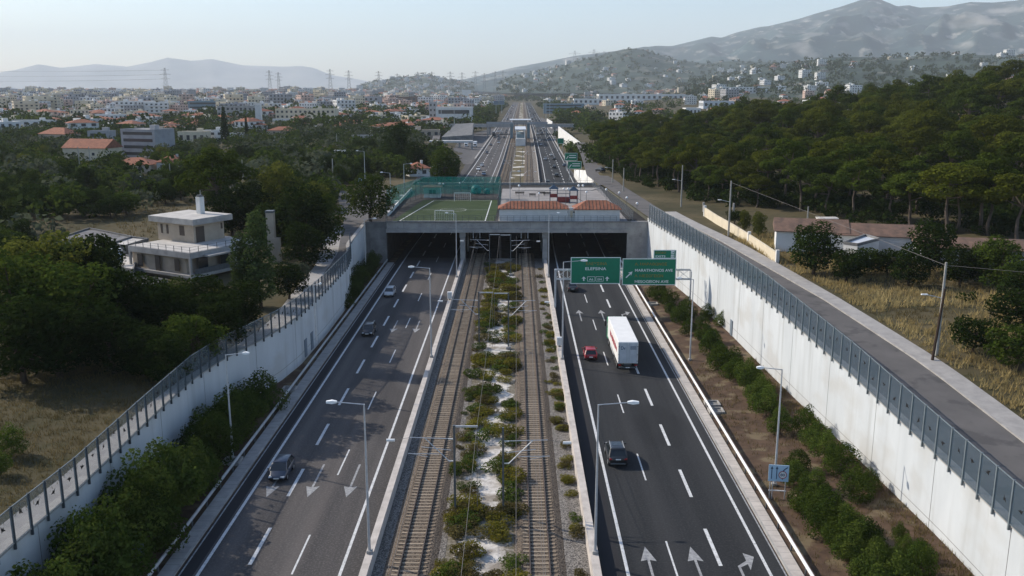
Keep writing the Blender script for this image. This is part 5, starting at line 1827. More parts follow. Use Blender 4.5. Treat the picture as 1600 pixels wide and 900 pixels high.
# ---- the concrete house left of the cutting
def villa():
    Z1 = 11.4
    A, B, Cc = at(296, 396, Z1), at(209, 382, Z1), at(384, 379, Z1)
    xdir = (Cc - A).normalized()
    w, l = (Cc - A).length * 1.28, (B - A).length
    rz = atan2(xdir.y, xdir.x)
    yl = Vector((-xdir.y, xdir.x, 0))
    l = (B - A).dot(yl)
    g = 5.2
    t = thing('house', 'beige flat roofed concrete house with a white chimney behind the left trees', 'house', (A.x, A.y, g), rz)
    loc = lambda P: ((P - A).dot(xdir), (P - A).dot(yl))
    h1 = Z1 - g
    # main floors
    MB().box(w / 2 + .35, l / 2 + .9, h1 / 2 - .3, w - .7, l - 1.8, h1 + .4).build('wall', M['stucco'], t)
    MB().box(w / 2, l / 2, h1 - .45, w, l, .9).build('terrace_slab', M['concrete'], t)
    MB().box(w / 2, l / 2, h1 + .015, w - .6, l - .6, .05).build('terrace', M['roof_pale'], t)
    MB().box(w / 2, l / 2, h1 - 3.75, w + .1, l + .1, .45).build('floor_slab', M['concrete'], t)
    for x, y in ((.15, .15), (.15, l - .2), (w * .62, .15)): MB().box(x, y, h1 / 2 - .6, .32, .32, h1 - .2).build('column', M['concrete'], t)
    # openings on the lit left face and the shaded front
    for u, ww, hh, zc in ((l * .24, 1.0, 1.9, h1 - 2.2), (l * .55, 1.1, 2.4, h1 - 2.3), (l * .84, 1.2, 2.0, h1 - 2.2)): MB().box(.32, u, zc, .10, ww, hh).build('window', M['shutter'], t)
    for u, ww, hh in ((w * .22, 1.9, 2.6), (w * .52, 1.6, 2.3), (w * .75, 1.5, 1.3)): MB().box(u, .88, h1 - 2.35, ww, .10, hh).build('window', M['glass_dark'], t)
    MB().box(w * .33, .05, h1 - 3.1, w * .55, .08, .9).build('balcony_rail', M['steel_dark'], t)
    MB().box(w * .40, -.6, h1 - .75, w * .45, 1.3, .25).build('awning_slab', M['concrete'], t)
    # terrace railing
    mb = MB()
    for z in (.45, .85): mb.tube((.1, .1, h1 + z), (w, .1, h1 + z), .02, n=5); mb.tube((.1, .1, h1 + z), (.1, l, h1 + z), .02, n=5)
    r = mb.build('railing', M['steel_dark'], t)
    for k in range(9): MB().box(.1, l * k / 8, h1 + .45, .07, .07, .9).build('post', M['steel_dark'], r)
    for k in range(1, 9): MB().box(w * k / 8, .1, h1 + .45, .07, .07, .9).build('post', M['steel_dark'], r)
    # roof cabin
    a, b, c = loc(at(304, 380.5, Z1)), loc(at(258, 372, Z1)), loc(at(352, 372, Z1))
    x0, y0, x1, y1 = a[0], a[1], c[0], b[1]
    hc = 3.1
    MB().box((x0 + x1) / 2, (y0 + y1) / 2, h1 + hc / 2, x1 - x0, y1 - y0, hc).build('roof_room', M['stucco'], t)
    MB().box((x0 + x1) / 2 + .1, (y0 + y1) / 2, h1 + hc + .45, x1 - x0 + 2.0, y1 - y0 + 2.0, .9).build('roof', M['concrete'], t)
    MB().box((x0 + x1) / 2 + .1, (y0 + y1) / 2, h1 + hc + .92, x1 - x0 + 1.9, y1 - y0 + 1.9, .06).build('roof_surface', M['roof_pale'], t)
    for u, ww, hh in ((.32, 1.1, 1.6), (.72, .45, 1.5), (.88, .45, 1.5)): MB().box(x0 - .02, y0 + (y1 - y0) * u, h1 + 1.9, .08, ww, hh).build('window', M['shutter'], t)
    MB().box(x0 + (x1 - x0) * .2, y0 - .02, h1 + 1.35, 1.7, .08, 2.6).build('door', M['shutter'], t)
    MB().box(x0 + (x1 - x0) * .92, y0 - .02, h1 + 2.2, .35, .08, 1.0).build('window', M['shutter'], t)
    cx, cy = x0 + (x1 - x0) * .80, y0 + (y1 - y0) * .45
    MB().box(cx, cy, h1 + hc + 2.3, .95, .95, 2.9).build('chimney', M['white_plaster'], t)
    MB().box(cx, cy, h1 + hc + 3.9, .7, .7, .35).build('chimney_cap', M['steel_dark'], t)
    # second chimney at the right end
    q = at(426, 400, 8)
    t2 = thing('chimney_stack', 'beige square chimney with a dark top, right of the poplar', 'chimney', (q.x, q.y, 6))
    MB().box(0, 0, 4.6, 1.25, 1.25, 9.8).build('shaft', M['stucco'], t2)
    MB().box(0, 0, 9.65, 1.4, 1.4, .35).build('cap', M['steel_dark'], t2)
    MB().box(.7, -.3, 2.6, 1.6, 1.0, 5.2).build('flue_base', M['stucco'], t2)
    return t, A, xdir, yl
VT, VA, VX, VY = villa()


def yard(label, corners, z, h, wallm, roofm, name='shed', cat='shed', group=None):
    """low flat building from the outline of its roof"""
    P = [at(x, y, z) for x, y in corners]
    c = sum(P, Vector()) / len(P)
    t = thing(name, label, cat, (c.x, c.y, z - h), 0, group)
    poly = [(p.x - c.x, p.y - c.y) for p in P]
    MB().prism(poly, -.6, h - .02).build('wall', M[wallm], t)
    inner = [(x * .96, y * .96) for x, y in poly]
    MB().prism(inner, h - .01, h + .06).build('roof', M[roofm], t)
    mb = MB()
    n = len(poly)
    for i in range(n):
        a, b = Vector((*poly[i], 0)), Vector((*poly[(i + 1) % n], 0))
        d = (b - a); L = d.length
        mb.box((a.x + b.x) / 2 * .985, (a.y + b.y) / 2 * .985, h + .16, L * .985, .22, .42, rz=atan2(d.y, d.x))
    mb.build('parapet', M['concrete_dark'], t)
    return t
yard('wide grey flat roof of a low workshop left of the concrete house', [(60, 384), (140, 393), (215, 373), (140, 358)], 7.6, 3.0, 'concrete_dark', 'roof_grey', 'workshop', 'workshop')
yard('small shed with a pinkish flat roof left of the concrete house', [(172, 383), (196, 386), (232, 375), (205, 372)], 9.0, 2.6, 'concrete_dark', 'roof_pale')
yard('low grey annex roof below the solar heater', [(168, 417), (208, 424), (214, 404), (182, 398)], 8.3, 3.0, 'grey_plaster', 'roof_pale', 'annex', 'annex')
yard('dark sloping lean-to roof in front of the concrete house', [(172, 440), (236, 452), (262, 440), (205, 431)], 7.3, 2.6, 'stucco', 'roof_grey', 'lean_to', 'lean-to')
q = at(179, 412, 8.6)
solar_heater('solar heater with twin panels on the annex left of the concrete house', q.x, q.y, 8.35, .3, 1.25)

# ---- houses on the right
def cottage(label, px, py, z, w, d, h, rh, rz, roofm='tile_old', wallm='white_plaster', wins=()):
    p = at(px, py, z)
    return hut('cottage', label, 'house', p.x, p.y, w, d, h, z=z, wallm=wallm, roofm=roofm, rh=rh, over=.4, rz=rz, hip=False, group='low white cottages by the pine wood', wins=wins)
RZ = radians(-14)
cottage('white gabled cottage with old brown tiles, behind the round bush', 1264, 385, 10.2, 11, 7.5, 3.0, 1.7, RZ, wins=(('f', 2.5, 1.7, 1.1, 1.2),))
cottage('long low white cottage with brown tiles right of the gabled one', 1368, 392, 10.0, 13.5, 7, 3.0, 1.5, RZ, wins=(('f', -2.6, 1.7, 1.3, 1.1),))
cottage('dim grey cottage with dark tiles at the far right behind the trees', 1520, 414, 9.8, 16, 7, 3.0, 1.2, RZ, wallm='grey_plaster', wins=(('f', -1.5, 1.6, 1.6, 1.2),))
t = yard('white lean-to with a pale flat roof between the two cottages', [(1318, 381), (1340, 384), (1374, 375), (1352, 369)], 13.0, 2.9, 'white_plaster', 'metal_roof', 'lean_to', 'lean-to')
p = at(1292, 345, 11.5)
hut('shed', 'tiny white shed with a dark doorway under the pines', 'shed', p.x, p.y, 3.4, 2.4, 2.3, z=terr(p.x, p.y), roofm='roof_pale', rh=.15, over=.1, hip=False, wins=(('f', .6, 1.1, .8, 1.8),))
# boundary wall along the service road
wpts = [(1101, 336), (1120, 349), (1142, 362), (1170, 380), (1196, 398), (1214, 411)]
P = [at(x, y, 9.7) for x, y in wpts]
t = thing('boundary_wall', 'low cream boundary wall beside the service road, running down to the bush', 'wall', P[0])
mb = MB(); o0 = P[0]
mb.sweep([[(q.x - .14, q.y, 9.2), (q.x + .14, q.y, 9.2), (q.x + .14, q.y, 11.3), (q.x - .14, q.y, 11.3)] for q in P])
mb.build('wall', M['cream'], t, o0)
for q in (P[0], P[3], P[5]): MB().box(q.x, q.y, 10.4, .5, .5, 2.7).build('pillar', M['white_plaster'], t, o0)
# short white posts by the wood
for i, (px, py) in enumerate(((1146, 333), (1099, 331))):
    p = hit(px, py)
    tag(MB().box(0, 0, 1.0, .4, .4, 2.2, bev=.04).build('gate_post', M['concrete'], loc=p), ['stout pale post at the edge of the wood, right', 'stout pale post with red bricks at the start of the cream wall'][i], 'post', 'stout posts near the cream wall')

# utility poles
def pole(px, py, py_top, label, m='wood_pole', lamp=0, arm=False, group='utility poles'):
    p = hit(px, py)
    dist = (p - Vector((0, 0, 36))).length
    h = (py - py_top) * dist / FPX / cos(PITCH * .7)
    t = thing('utility_pole', label, 'utility pole', p, 0, group)
    MB().tube((0, 0, -.3), (0, 0, h), .19, .12, 8).build('pole', M[m], t)
    if arm: MB().box(0, 0, h - .4, 1.8, .1, .12).build('cross_arm', M[m], t)
    if lamp:
        MB().tube((0, 0, h * .62), (lamp * 1.7, 0, h * .66), .035).build('lamp_arm', M['steel'], t)
        MB().box(lamp * 1.9, 0, h * .66, .7, .25, .14, bev=.05).build('lamp_head', M['lamp_glass'], t)
    return t, p, h
UP = []
for a in ((1463, 557, 425, 'pale concrete utility pole with a lamp in the dry grass lot', 'wood_pole', -1), (1138, 370, 287, 'pale utility pole with a lamp beside the cream wall', 'wood_pole', -1), (1064, 324, 261, 'pale utility pole at the edge of the pine wood', 'wood_pole', -1),
          (974, 299, 264, 'slim utility pole in front of the pine trunks, right of two', 'wood_pole', 0), (957, 286, 250, 'slim utility pole in front of the pine trunks, left of two', 'wood_pole', -1), (1260, 366, 326, 'pole rising behind the gabled cottage roof', 'wood_pole', 0)):
    UP.append(pole(a[0], a[1], a[2], a[3], a[4], a[5]))
p = hit(1456, 566)
t = thing('leaning_pole', 'dark leaning timber pole beside the pale utility pole', 'utility pole', p)
MB().tube((0, 0, -.2), (.75, .4, 7.6), .15, .11, 7).build('pole', M['dark_pole'], t)
for a in ((521, 292, 250, 'tall pale lighting mast left in the grove by the street junction', 'wood_pole', 0, False), (143, 275, 235, 'pole in front of the orange roofed house', 'wood_pole', 0, False), (126, 274, 235, 'pole left of the pole before the orange roofed house', 'wood_pole', 0, False), (267, 285, 258, 'short pole by the lane with the silver car', 'wood_pole', 0, False), (380, 282, 252, 'pole between the dark pine and the grove', 'wood_pole', 0, False), (315, 330, 293, 'weathered pole in front of the dark pine', 'wood_pole', 0, True),
          (527, 238, 210, 'slender pole among the middle trees above the grove', 'wood_pole', 0, False), (690, 208, 150, 'slender mast left of the white office block', 'steel', 0, False), (710, 208, 145, 'tall slender mast in front of the white office block', 'steel', 0, False), (737, 200, 158, 'slender mast right of the white office block', 'steel', 0, False),
          (853, 186, 145, 'slender mast right of the station, left of two', 'steel', 0, False), (859, 186, 144, 'slender mast right of the station, right of two', 'steel', 0, False)):
    pole(*a)
for (px, py, py_top, s, lab) in ((571, 298, 239, -1, 'double armed street lamp at the left street junction'), (611, 330, 272, -1, 'tall thin floodlight pole left of the pitch'), (632, 306, 258, 1, 'thin floodlight pole at the far left corner of the pitch'), (797, 338, 270, 1, 'thin floodlight pole between the pitch and the tiled huts')):
    z = 8.6
    p = at(px, py, z)
    street_lamp(p.x, p.y, z, (py - py_top) * p.length / FPX * 1.02, 2.2 * s, lab, base=False, group='thin lamp poles near the pitch')
wire([Vector((p_.x, p_.y, p_.z + h_ - .3)) for (_, p_, h_) in (UP[1], UP[0])] + [Vector((90, 60, 19))], .018, 'thin cable sagging between the two pale poles right of the service road')
# small road signs at the junction
for i, (px, py, mm) in enumerate(((563, 297, 'sign_pale'), (597, 296, 'sign_navy'))):
    p = hit(px, py)
    t = thing('small_road_sign', ['round pale road sign at the left street junction', 'small blue road sign at the left street junction'][i], 'road sign', p, 0, 'small signs at the junction')
    MB().tube((0, 0, 0), (0, 0, 2.4), .05).build('post', M['steel'], t)
    mb = MB(); mb.tube((0, -.06, 2.6), (0, -.1, 2.6), .55, n=14); mb.build('face', M[mm], t)
# street at the left junction and the lanes
def lane(name, pts, m='street', dz=.07):
    rows = []
    for (xa, ya, xb, yb) in pts:
        a, b = hit(xa, ya), hit(xb, yb)
        rows.append([tuple(a + (b - a) * k / 6 + Vector((0, 0, dz))) for k in range(7)])
    rr_ = []
    for r0, r1 in zip(rows, rows[1:]):
        for k in range(8):
            row = []
            for p, q in zip(r0, r1):
                v = Vector(p) + (Vector(q) - Vector(p)) * k / 8
                row.append((v.x, v.y, land(v.x, v.y) + dz))
            rr_.append(row)
    rr_.append(rows[-1])
    return sheet(name, rr_, M[m], False)
lane('street', [(492, 470, 530, 420), (505, 430, 538, 402), (528, 395, 556, 385), (536, 350, 572, 352), (532, 325, 585, 325), (525, 300, 612, 301)])
lane('street', [(440, 302, 470, 299), (525, 301, 612, 299), (600, 302, 640, 292), (640, 292, 660, 285), (664, 262, 678, 262), (672, 235, 682, 236), (678, 212, 690, 213)])
lane('lane', [(190, 290, 195, 279), (230, 291, 232, 281), (270, 296, 274, 284), (300, 301, 305, 289), (390, 298, 392, 289)])

# ---- named buildings of the middle distance, left
block('grey apartment block with stacked balconies behind the left trees', 'apartment block', 197, 254, 207, 246, 'grey_plaster', floors=4, n=5, rz=radians(-20), depth=13, strip=True, name='apartment_block')
tiled('cream house with an orange gable roof and a bright glazed front', 101, 172, 222, 252, 'cream', 'tile', depth=12, rz=radians(-12), hip=False)
tiled('house with a low red hipped roof among the left trees', 176, 236, 250, 272, 'stucco', 'tile', depth=10)
tiled('house with a red roof right of the low red hipped one', 246, 280, 245, 270, 'white_plaster', 'tile', depth=9)
tiled('house with a rusty red roof far left above the trees', 62, 112, 203, 224, 'stucco', 'tile', depth=12, rz=radians(-20))
block('small grey house with a flat porch behind the orange roofed house', 'house', 140, 170, 208, 228, 'grey_plaster', floors=2, n=2, depth=9, name='house')
block('white flat roofed house at the far left edge above the trees', 'house', 24, 76, 191, 206, 'white_plaster', floors=2, n=4, depth=10, name='house')
block('pale flat roofed house left of the tall cypress', 'house', 280, 320, 208, 224, 'cream', floors=1, n=4, depth=10, name='house')
block('white house with red trim just left of the tall cypress', 'house', 318, 348, 206, 222, 'white_plaster', floors=2, n=3, depth=9, name='house')
block('white house with satellite dishes right of the tall cypress', 'house', 360, 376, 210, 222, 'white_plaster', floors=1, n=2, depth=8, name='house')
tiled('white house with an orange roof and cream walls behind the tall cypress', 292, 328, 190, 203, 'white_plaster', 'tile', depth=12)
tiled('low house with a brown roof in the trees below the cream school', 418, 460, 199, 212, 'stucco', 'tile', depth=12)
block('small white building in front of the brown roofed low house', 'house', 428, 446, 214, 221, 'white_plaster', floors=1, n=2, depth=7, name='house')
block('white flat canopy building beside the double armed lamp', 'canopy', 520, 572, 238, 247, 'white_plaster', floors=1, n=4, depth=7, name='canopy_building', box=False)
block('long pale low building in the trees left of the tall eucalyptus', 'building', 550, 590, 213, 222, 'grey_plaster', floors=1, n=5, depth=8, box=False)
tiled('small white house with a red roof just behind the netting', 634, 668, 255, 276, 'white_plaster', 'tile', depth=8, rz=radians(15))
tiled('orange roofed house left of the white office block', 622, 655, 192, 203, 'stucco', 'tile', depth=14)
block('long cream school with rows of small windows', 'school', 433, 522, 172, 194, 'cream', floors=3, n=13, depth=18, name='school')
block('white low annex in front of the cream school', 'annex', 428, 511, 187, 196, 'white_plaster', floors=1, n=8, depth=5, name='annex', box=False)
block('white tower like pillar left of the cream school', 'tower', 400, 408, 165, 196, 'white_plaster', floors=1, n=1, depth=5, name='white_tower', faces='', parapet=False)
block('long shed with a pale blue metal roof', 'shed', 570, 640, 177, 187, 'grey_plaster', 'metal_roof', floors=1, n=10, depth=24, name='shed', box=False)
block('brown roofed shed left of the pale blue metal roof', 'shed', 523, 571, 180, 188, 'grey_plaster', 'tile', floors=1, n=6, depth=18, name='shed', box=False)
block('white office block with two dark window bands', 'office block', 682, 737, 169, 195, 'white_plaster', floors=2, n=1, depth=26, strip=True, name='office_block', faces='f')
block('grey stair tower left of the white office block', 'tower', 671, 682, 161, 192, 'grey_plaster', floors=4, n=2, depth=12, name='stair_tower')
block('bright white house in the trees below the long grey factory', 'house', 540, 576, 161, 169, 'white_plaster', floors=1, n=5, depth=14, name='house')
block('long grey factory with a pale roof in the middle distance', 'factory', 500, 590, 152, 166, 'grey_plaster', 'metal_roof', floors=2, n=12, depth=40, name='factory')
block('long reddish brown factory right of the grey one', 'factory', 585, 672, 152, 165, 'tile_old', 'metal_roof', floors=2, n=12, depth=40, name='factory')
block('long grey apartment row left of the cream school', 'building', 395, 440, 158, 167, 'grey_plaster', floors=3, n=10, depth=16)
block('blue grey glass building in the left town', 'office block', 296, 340, 160, 178, 'blue_glass', floors=3, n=1, strip=True, depth=20, name='office_block')
block('long concrete building shell behind the tall cypress', 'building', 342, 400, 168, 190, 'concrete', floors=3, n=9, depth=18)
block('low long beige wall like building in the left town', 'building', 240, 300, 178, 188, 'stucco', floors=1, n=5, depth=14, box=False)
block('red fronted shop row in the far left town', 'shop', 104, 134, 172, 180, 'tile_old', 'roof_pale', floors=1, n=4, depth=16, name='shop', box=False)
block('white billboard like building right of the station approach', 'building', 722, 736, 141, 150, 'white_plaster', floors=1, n=1, depth=10, faces='', box=False)
# ---- right of the motorway, beyond the wood
block('long white factory under the wooded hillside', 'factory', 1226, 1322, 129, 142, 'white_plaster', 'metal_roof', floors=3, n=24, depth=40, name='factory')
block('white warehouse with a low roof right of the long factory', 'warehouse', 1380, 1418, 136, 148, 'white_plaster', 'metal_roof', floors=1, n=2, depth=30, name='warehouse', box=False)
block('cream tall building left of the long white factory', 'building', 1198, 1215, 121, 136, 'cream', floors=4, n=4, depth=20)
block('wide pale warehouse with a bluish roof', 'warehouse', 938, 1082, 148, 157, 'white_plaster', 'metal_roof', floors=1, n=18, depth=60, name='warehouse', box=False)
block('long warehouse with a grey roof behind the wide pale one', 'warehouse', 856, 1030, 138, 146, 'grey_plaster', 'metal_roof', floors=1, n=20, depth=60, name='warehouse', box=False)
block('pale shed with a long low roof in front of the warehouses', 'warehouse', 898, 1000, 155, 163, 'white_plaster', 'metal_roof', floors=1, n=14, depth=30, name='warehouse', box=False)
block('glassy green office building beside the motorway', 'office block', 850, 912, 163, 177, 'blue_glass', floors=3, n=1, strip=True, depth=26, name='office_block')
block('grey blue shed with a red roof sign above the wood', 'shed', 1100, 1146, 159, 169, 'metal_roof', 'tile', floors=1, n=6, depth=30, name='shed', box=False)
block('white shed just above the pine wood', 'shed', 1072, 1094, 170, 180, 'white_plaster', 'metal_roof', floors=1, n=4, depth=20, name='shed', box=False)
block('white terraced building right of the wide warehouse', 'building', 1130, 1200, 137, 150, 'white_plaster', floors=3, n=14, depth=30)
block('pinkish low building among the right warehouses', 'building', 915, 940, 142, 149, 'tile_old', 'roof_pale', floors=2, n=5, depth=20, box=False)
block('long flat roof building below the hillside', 'building', 1200, 1300, 142, 148, 'blue_glass', 'metal_roof', floors=1, n=14, depth=30, box=False)

# ---- station, footbridge and overpass beyond the cover
def road_pt(y, off): return off + shift(y)
def overpass(y, z, x0, x1, wid, label, cols):
    t = thing('overpass', label, 'bridge', (shift(y), y, 0), 0, 'road bridges beyond the cover')
    MB().box((x0 + x1) / 2, 0, z - .6, x1 - x0, wid, 1.3).build('deck', M['concrete'], t)
    for s in (-1, 1): MB().box((x0 + x1) / 2, s * (wid / 2 - .15), z + .55, x1 - x0, .3, 1.0).build('parapet', M['concrete'], t)
    for x in cols: MB().box(x, 0, z / 2 - .7, 1.2, wid * .8, z + 1.0 - .9).build('pier', M['concrete'], t)
    return t
overpass(735, 7.0, -64, -8.5, 14, 'concrete road bridge left of the station', (-28, -10))
overpass(735, 7.0, 8, 40, 14, 'concrete road bridge right of the station', (9.5, 24))
ys_ = 600
t = thing('railway_station', 'white framed railway station standing between the tracks beyond the cover', 'station', (shift(ys_), ys_, 0))
MB().box(-3.0, 40, .6, 6.4, 120, 1.1).build('platform', M['concrete'], t)
MB().box(-3.0, -19, 2.6, 6.2, 3.0, 4.6).build('front_wall', M['white_plaster'], t)
for x in (-5.7, -.3):
    for y in (-14, 0, 14, 28): MB().box(x, y, 5.4, .5, .5, 9.6).build('column', M['white_metal'], t)
MB().box(-3.0, 6, 10.2, 7.2, 46, .7).build('roof', M['metal_roof'], t)
MB().box(-3.0, 4, 5.2, 5.2, 34, 4.0).build('glass_hall', M['blue_glass'], t)
MB().box(-3.0, 60, 12.4, 10.0, 16, 2.6).build('upper_hall', M['grey_plaster'], t)
MB().box(-3.0, 60, 14.0, 15.0, 20, .5).build('canopy', M['metal_roof'], t)
for x in (-7.2, -5.2, -.8, 1.2): MB().box(x, 51.5, 6.0, .35, .35, 12).build('column', M['steel_dark'], t)
for x in (-9.2, 3.2): MB().box(x, 70, 5.6, 2.0, 4.0, 11.2).build('lift_tower', M['blue_glass'], t)
t2 = thing('footbridge', 'grey footbridge crossing behind the station', 'footbridge', (shift(690), 690, 0))
MB().box(-6, 0, 9.6, 46, 3.4, .5).build('deck', M['concrete'], t2)
MB().box(-6, -1.6, 10.6, 46, .12, 1.6).build('parapet', M['grey_plaster'], t2)
for x in (-28, 16): MB().box(x, 0, 4.7, 1.0, 2.0, 9.4).build('pier', M['concrete'], t2)
# small bridge and grey sloping wall left of the road
p = at(705, 222, 4.5)
t = thing('small_bridge', 'low white edged bridge over the left slip road', 'bridge', (p.x, p.y, 0))
MB().box(0, 0, 4.9, 26, 5, 1.1).build('deck', M['white_plaster'], t)
for x in (-12, -3.5, 5, 12.5): MB().box(x, 0, 2.2, .9, 4, 4.6).build('pier', M['concrete'], t)
a, b, c, d = at(690, 214, 5.0), at(738, 212, 5.0), at(740, 196, 8.0), at(712, 198, 8.0)
t = thing('sloping_wall', 'grey sloping concrete wall in front of the white office block', 'wall', (a.x, a.y, 0))
MB().add([(a.x, a.y, 0), (b.x, b.y, 0), (c.x, c.y, 0), (d.x, d.y, 0), (a.x, a.y, 5.0), (b.x, b.y, 5.5), (c.x, c.y, 10.0), (d.x, d.y, 10.0)],
         [(3, 2, 1, 0), (4, 5, 6, 7), (0, 1, 5, 4), (1, 2, 6, 5), (2, 3, 7, 6), (3, 0, 4, 7)]).build('wall', M['concrete_dark'], t, (a.x, a.y, 0))
# white slab beside the right slip road
o = MB()
cs = [(897, 265), (916, 266), (946, 290), (912, 291)]
zz = [3.0, 6.5, 8.2, 1.6]
P = [at(x, y, z) for (x, y), z in zip(cs, zz)]
o.add([tuple(q) for q in P] + [(q.x, q.y, -1) for q in P], [(3, 2, 1, 0), (0, 1, 5, 4), (1, 2, 6, 5), (2, 3, 7, 6), (3, 0, 4, 7)])
o = o.build('concrete_apron', M['white_plaster'], None, P[0], loc=P[0])
tag(o, 'bright white sloping concrete apron between the slip road and the service road', 'slope')
# white walls right of the far carriageway
for (P, zs, lab) in (([(29.5, 640), (31.5, 580), (35.5, 520), (38.5, 480)], (10, 9, 6.5, 4.5), 'bright white wall right of the far carriageway'), ([(30, 900), (33, 840)], (7, 6), 'short white wall beyond the bright one')):
    o0 = (P[0][0], P[0][1], 0)
    mb = MB(); mb.sweep([[(x - .3, y, -1), (x + .3, y, -1), (x + .3, y, z), (x - .3, y, z)] for (x, y), z in zip(P, zs)])
    tag(mb.build('white_wall', M['white_plaster'], None, o0, loc=o0), lab, 'wall', 'white walls beyond the cover')
# blue gantry signs far along the road
for i, (px, py) in enumerate(((775, 161), (784, 161))):
    t, w, h = big_sign(px - 4, py - 4, px + 4, py + 2.5, ['distant blue overhead sign left of the station roof', 'distant blue overhead sign nearest the station roof'][i], 1000)
    MB().box(0, .3, -4, .4, .4, 10).build('post', M['steel'], t)
    t.children[0].data.materials[0] = M['sign_back']

# ---- pylons
def pylon(px, py_top, py_base, dist, label, group='electricity pylons on the horizon'):
    v = ray(px, py_base)
    hh = sqrt(v.x ** 2 + v.y ** 2)
    x, y = v.x / hh * dist, v.y / hh * dist
    v2 = ray(px, py_top)
    zt_ = CAM_H + v2.z / hh * dist
    zb_ = terr(x, y)
    H = zt_ - zb_
    t = thing('electricity_pylon', label, 'pylon', (x, y, zb_), 0, group)
    mb = MB()
    wB, wT = H * .085, H * .018
    r = max(.16, dist * .00010)
    for sx in (-1, 1):
        for sy in (-1, 1): mb.tube((sx * wB, sy * wB, -1), (sx * wT, sy * wT, H), r, r * .8, 4)
    n = 8
    for k in range(n):
        a, b = k / n, (k + 1) / n
        wa, wb_ = wB + (wT - wB) * a, wB + (wT - wB) * b
        for sy in (-1, 1):
            mb.tube((-wa, sy * wa, H * a), (wb_, sy * wb_, H * b), r * .6, n=4)
            mb.tube((wa, sy * wa, H * a), (-wb_, sy * wb_, H * b), r * .6, n=4)
    mb.build('lattice_tower', M['steel_dark'], t)
    for z, w in ((.62, .17), (.77, .20), (.92, .15)):
        MB().tube((-H * w, 0, H * z), (H * w, 0, H * z), r * .9, n=4).tube((-H * w, 0, H * z), (0, 0, H * (z + .05)), r * .6, n=4).tube((H * w, 0, H * z), (0, 0, H * (z + .05)), r * .6, n=4).build('cross_arm', M['steel_dark'], t)
    return t, [Vector((x + s * H * w, y, zb_ + H * z)) for z, w in ((.62, .17), (.77, .20), (.92, .15)) for s in (-1, 1)]
PY = []
for (px, a, b, d, lab) in ((260, 106, 142, 2400, 'largest electricity pylon, left on the skyline above the town'), (422, 110, 140, 2900, 'electricity pylon above the cream school, left of a pair'), (436, 113, 140, 3100, 'electricity pylon above the cream school, right of a pair'),
                           (516.5, 108, 138, 2900, 'electricity pylon on the skyline above the brown shed'), (545.5, 110, 138, 3100, 'electricity pylon on the skyline above the bright white house'), (592, 111, 132, 3900, 'slim pylon left of the small wooded hill')):
    PY.append(pylon(px, a, b, d, lab))
for i, (px, a) in enumerate(((621, 115), (653, 112), (675, 112), (704, 112), (722, 113), (743, 111), (757, 114), (774, 111), (786, 110), (898, 79), (928, 77), (944, 80))):
    pylon(px, a, 134 if px < 800 else 92, 4600 if px < 800 else 8300, 'tiny distant pylon over the %s, %s from the left' % ('small wooded hill' if px < 800 else 'mountain shoulder', ordinal(i + 1 if px < 800 else i - 8)))
for k in range(6):
    a = PY[0][1][k]
    e = Vector((-1500 - 40 * k % 3, 1500, a.z + 4))
    pts = []
    for j in range(13):
        u = j / 12
        q = a + (e - a) * u
        pts.append(q - Vector((0, 0, 40 * u * (1 - u))))
    o = wire(pts, .10, 'power line leaving the largest pylon to the left, %s of six wires' % ordinal(k + 1), 'power_line')
    o['group'] = 'power lines of the largest pylon'
# ------------------------------------------------------------------ foliage
def leaf_cloud(puffs, n, size, rng, tilt=.55, up=.15, shell=(.72, 1.06)):
    """n leaf clumps spread over the outer part of a set of ellipsoid puffs (cx,cy,cz,rx,ry,rz)"""
    P = np.array(puffs, float)
    area = (P[:, 3] * P[:, 4] + P[:, 3] * P[:, 5] + P[:, 4] * P[:, 5])
    pick = rng.choice(len(P), size=int(n * 1.6), p=area / area.sum())
    d = rng.normal(size=(len(pick), 3))
    d /= np.linalg.norm(d, axis=1)[:, None]
    r = rng.uniform(shell[0], shell[1], len(pick))[:, None]
    C, R = P[pick, :3], P[pick, 3:6]
    pos = C + d * R * r
    # drop those buried in another puff
    keep = np.ones(len(pos), bool)
    for q in P:
        e = (((pos - q[:3]) / q[3:6]) ** 2).sum(1)
        keep &= e > .42
    pos, d = pos[keep][:n], (d / R)[keep][:n]
    nrm = d / np.linalg.norm(d, axis=1)[:, None] + rng.normal(size=pos.shape) * tilt + np.array([0, 0, up])
    nrm /= np.linalg.norm(nrm, axis=1)[:, None]
    return quads_from(pos, nrm, size, rng)


def quads_from(pos, nrm, size, rng):
    m = len(pos)
    a = rng.normal(size=(m, 3))
    u = np.cross(nrm, a); u /= np.linalg.norm(u, axis=1)[:, None] + 1e-9
    w = np.cross(nrm, u)
    s = size * rng.uniform(.55, 1.25, m)[:, None]
    t = s * rng.uniform(.55, .95, m)[:, None]
    bend = nrm * s * .25
    V = np.stack([pos - u * s - bend, pos - w * t * .9, pos + u * s - bend, pos + w * t * 1.1], 1).reshape(-1, 3)
    F = np.arange(m * 4).reshape(-1, 4)
    return V, F


def trunk_mesh(h, r, limbs, rng, lean=.3):
    mb = MB()
    pts = [Vector((0, 0, -.4))]
    x = y = 0
    for k in range(1, 5):
        x += rng.normal() * lean * .3; y += rng.normal() * lean * .3
        pts.append(Vector((x, y, h * k / 4)))
    for k in range(4):
        mb.tube(pts[k], pts[k + 1], r * (1 - .17 * k), r * (1 - .17 * (k + 1)), 7, caps=(k == 0))
    for (cx, cy, cz) in limbs:
        b = pts[3] if rng.random() < .5 else pts[4]
        mid = (b + Vector((cx, cy, cz))) / 2 + Vector((0, 0, -.2))
        mb.tube(b, mid, r * .42, r * .28, 5, caps=False)
        mb.tube(mid, Vector((cx, cy, cz)), r * .28, r * .10, 5, caps=False)
    return mb


